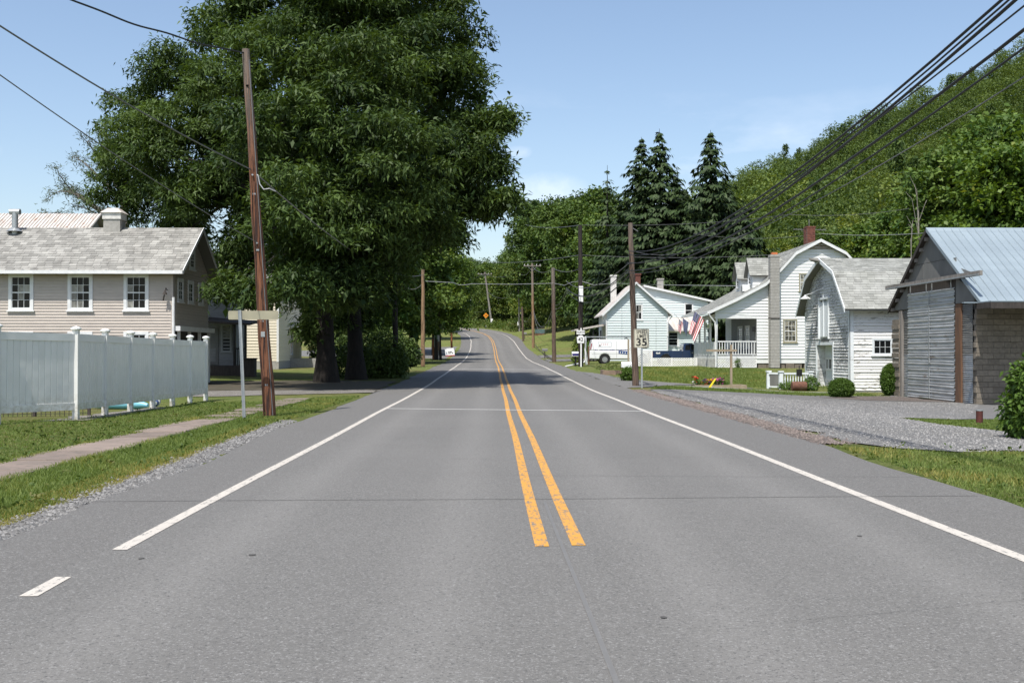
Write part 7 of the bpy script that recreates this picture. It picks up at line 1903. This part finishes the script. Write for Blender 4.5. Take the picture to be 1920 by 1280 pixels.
# flower bed, sign post with arm, yellow marker
Yfb = 50.0; fx = PX(1303, Yfb); fb = thing('flower_bed', 'low timber framed flower bed with pink, orange and red flowers', 'flower bed', (fx, Yfb, gz(fx + 1, Yfb)))
for (x0, x1, y0, y1) in ((0, 2.35, -.06, .06), (0, 2.35, 1.0, 1.12), (0, .1, .07, .99), (2.25, 2.35, .07, .99)): MB().box(x0, x1, y0, y1, -.08, .10).build('edge_board', MT['post_wood'], fb)
MB().box(.1, 2.25, .06, 1.0, -.08, .06).build('soil', MT['mortar'], fb)
gg = np.random.default_rng(31)
fcol = {'red': pm('red_petals', (.62, .035, .02), rough=.6), 'pink': pm('pink_petals', (.60, .10, .33), rough=.6), 'purple': pm('purple_petals', (.20, .05, .28), rough=.6), 'orange': pm('orange_petals', (.78, .33, .03), rough=.6), 'white': pm('white_petals', (.75, .72, .7), rough=.6)}
def flower_mesh(m):
    mb = MB()
    for k in range(7):
        a = k * .9; mb.add([(0, 0, 0), (.045 * math.cos(a - .4), .045 * math.sin(a - .4), .02), (.075 * math.cos(a), .075 * math.sin(a), .012), (.045 * math.cos(a + .4), .045 * math.sin(a + .4), .02)], [(0, 1, 2, 3)])
        mb.add([(0, 0, .02), (.03 * math.cos(a), .03 * math.sin(a), .05), (.035 * math.cos(a + .5), .035 * math.sin(a + .5), .045)], [(0, 1, 2)])
    return mb.mesh('flower', m)
fm = {k: flower_mesh(v) for k, v in fcol.items()}
fol = []
for key, xs0, xs1, n_, z0, z1 in (('red', .02, .16, 12, .28, .46), ('white', .02, .22, 8, .12, .24), ('purple', .42, .75, 16, .18, .34), ('orange', .55, .95, 20, .15, .34), ('pink', .9, 1.42, 44, .14, .40), ('red', .1, .6, 14, .1, .22), ('purple', .95, 1.3, 8, .3, .42)):
    for k in range(n_):
        x, y, z = gg.uniform(xs0, xs1), gg.uniform(.12, .85), gg.uniform(z0, z1)
        o = link('flower', fm[key], fb, (x, y, z)); o.rotation_euler = (gg.uniform(.2, 1.2), gg.uniform(-.5, .5), gg.uniform(0, 6)); o.scale = (.8,) * 3; fol.append((x, y, z - .05))
C = np.array([(gg.uniform(.05, 1.6), gg.uniform(.1, .9), gg.uniform(.05, .22)) for _ in range(170)] + fol)
V, tt = leaf_quads(C, np.tile([[0, 0, 1.0]], (len(C), 1)), 7, .05, .09, .04, -.2, gg); link('foliage', np_mesh('foliage', V, 4, MT['leaf_shrub'], tt), fb)
Yx = 51.5; b = P(1371, 718, Yx); b.z = gz(b.x, b.y); cr = thing('arm_post', 'bare wooden sign post with a long arm standing behind the flower bed', 'post', b)
MB().box(-.05, .05, -.05, .05, -.1, PZ(1371, 646, Yx) - b.z).build('post', MT['post_wood'], cr)
MB().box(PX(1323.5, Yx) - b.x, PX(1381, Yx) - b.x, -.09, -.052, PZ(1371, 659, Yx) - b.z, PZ(1371, 655, Yx) - b.z).build('arm', MT['post_wood'], cr)
b = P(1330, 727, 47.6); b.z = gz(b.x, b.y); yw = thing('yellow_marker', 'yellow plastic marker strip leaning in the grass by the flower bed', 'marker', b)
MB().add([(-.06, 0, .0), (.02, 0, -.03), (.33, .05, .44), (.24, .05, .42), (-.06, .03, .0), (.02, .03, -.03), (.33, .08, .44), (.24, .08, .42)], [(0, 1, 2, 3), (4, 7, 6, 5), (0, 4, 5, 1), (1, 5, 6, 2), (2, 6, 7, 3), (3, 7, 4, 0)]).build('strip', MT['yellow_plastic'], yw)
# white rail with turned balusters, roller
Yr = 52.0; rx = PX(1447, Yr); wr_ = thing('white_balustrade', 'short white wooden balustrade with square posts beside the barn', 'railing', (rx, Yr, gz(rx + 1, Yr)))
pm2 = MB(); pm2.box(-.09, .09, -.09, .09, -.1, .82); pm2.box(-.12, .12, -.12, .12, .82, .88); pmm = pm2.mesh('post', MT['barn_trim'])
xs_ = (PX(1448, Yr) - rx, PX(1464, Yr) - rx, PX(1520, Yr) - rx)
for x, y in zip(xs_, (.7, 0, 0)): link('post', pmm, wr_, (x, y, 0))
tp = MB(); tp.box(xs_[1] + .1, xs_[2] - .1, -.05, .05, .72, .80); tp.box(xs_[1] + .1, xs_[2] - .1, -.04, .04, .08, .15); tp.bar((xs_[0], .6, .76), (xs_[1], .1, .76), .08); tp.bar((xs_[0], .6, .12), (xs_[1], .1, .12), .07); tp.build('rail', MT['barn_trim'], wr_)
MB().add([(xs_[0] + .02, .55, .16), (xs_[1] - .06, .12, .16), (xs_[1] - .06, .12, .72), (xs_[0] + .02, .55, .72)], [(0, 1, 2, 3)]).build('side_panel', MT['panel_grey'], wr_)
bl_ = MB().lathe([(.022, .15), (.032, .2), (.018, .26), (.034, .45), (.018, .62), (.03, .68), (.022, .72)], 8).mesh('baluster', MT['barn_trim'])
for k in range(9): link('baluster', bl_, wr_, (xs_[1] + .2 + k * (xs_[2] - xs_[1] - .4) / 8, 0, 0))
b = P(1498, 726, 50.6); b.z = gz(b.x, b.y); ro = thing('lawn_roller', 'rusty lawn roller drum in front of the white balustrade', 'roller', b)
MB().lathe([(.0, -.33), (.2, -.33), (.215, -.31), (.215, .31), (.2, .33), (.0, .33)], 24, (0, 0, .21), 'x').build('drum', MT['rust'], ro, True)
hn = MB(); hn.tube([(.05, .1, .3), (.08, .25, .9), (.1, .3, 1.15)], .022, 6); hn.box(-.02, .22, .24, .36, .66, .98); hn.build('handle', MT['black'], ro)
bt_ = thing('rusty_bollard', 'short dark rusty pipe bollard at the edge of the gravel lot', 'bollard', (PX(1836, 28.3), 28.3, gz(PX(1836, 28.3), 28.3)))
MB().tube([(0, 0, -.1), (0, 0, .33)], .085, 16).build('pipe', MT['dark_rust'], bt_, True); MB().lathe([(.09, .33), (.09, .355), (.0, .36)], 16).build('cap', MT['galv'], bt_)
# leaning board by the van, small shrubs' stake
b = P(1102, 690, 91); b.z = gz(b.x, b.y); wd = thing('leaning_boards', 'leaning boards and posts stacked behind the rear of the white van', 'boards', b)
MB().bar((-.1, 0, 0), (-.25, 0, 2.0), .16, .05).build('board', MT['white'], wd); MB().bar((.1, .1, 0), (.08, .1, 1.5), .12).build('post', MT['brown_post'], wd)
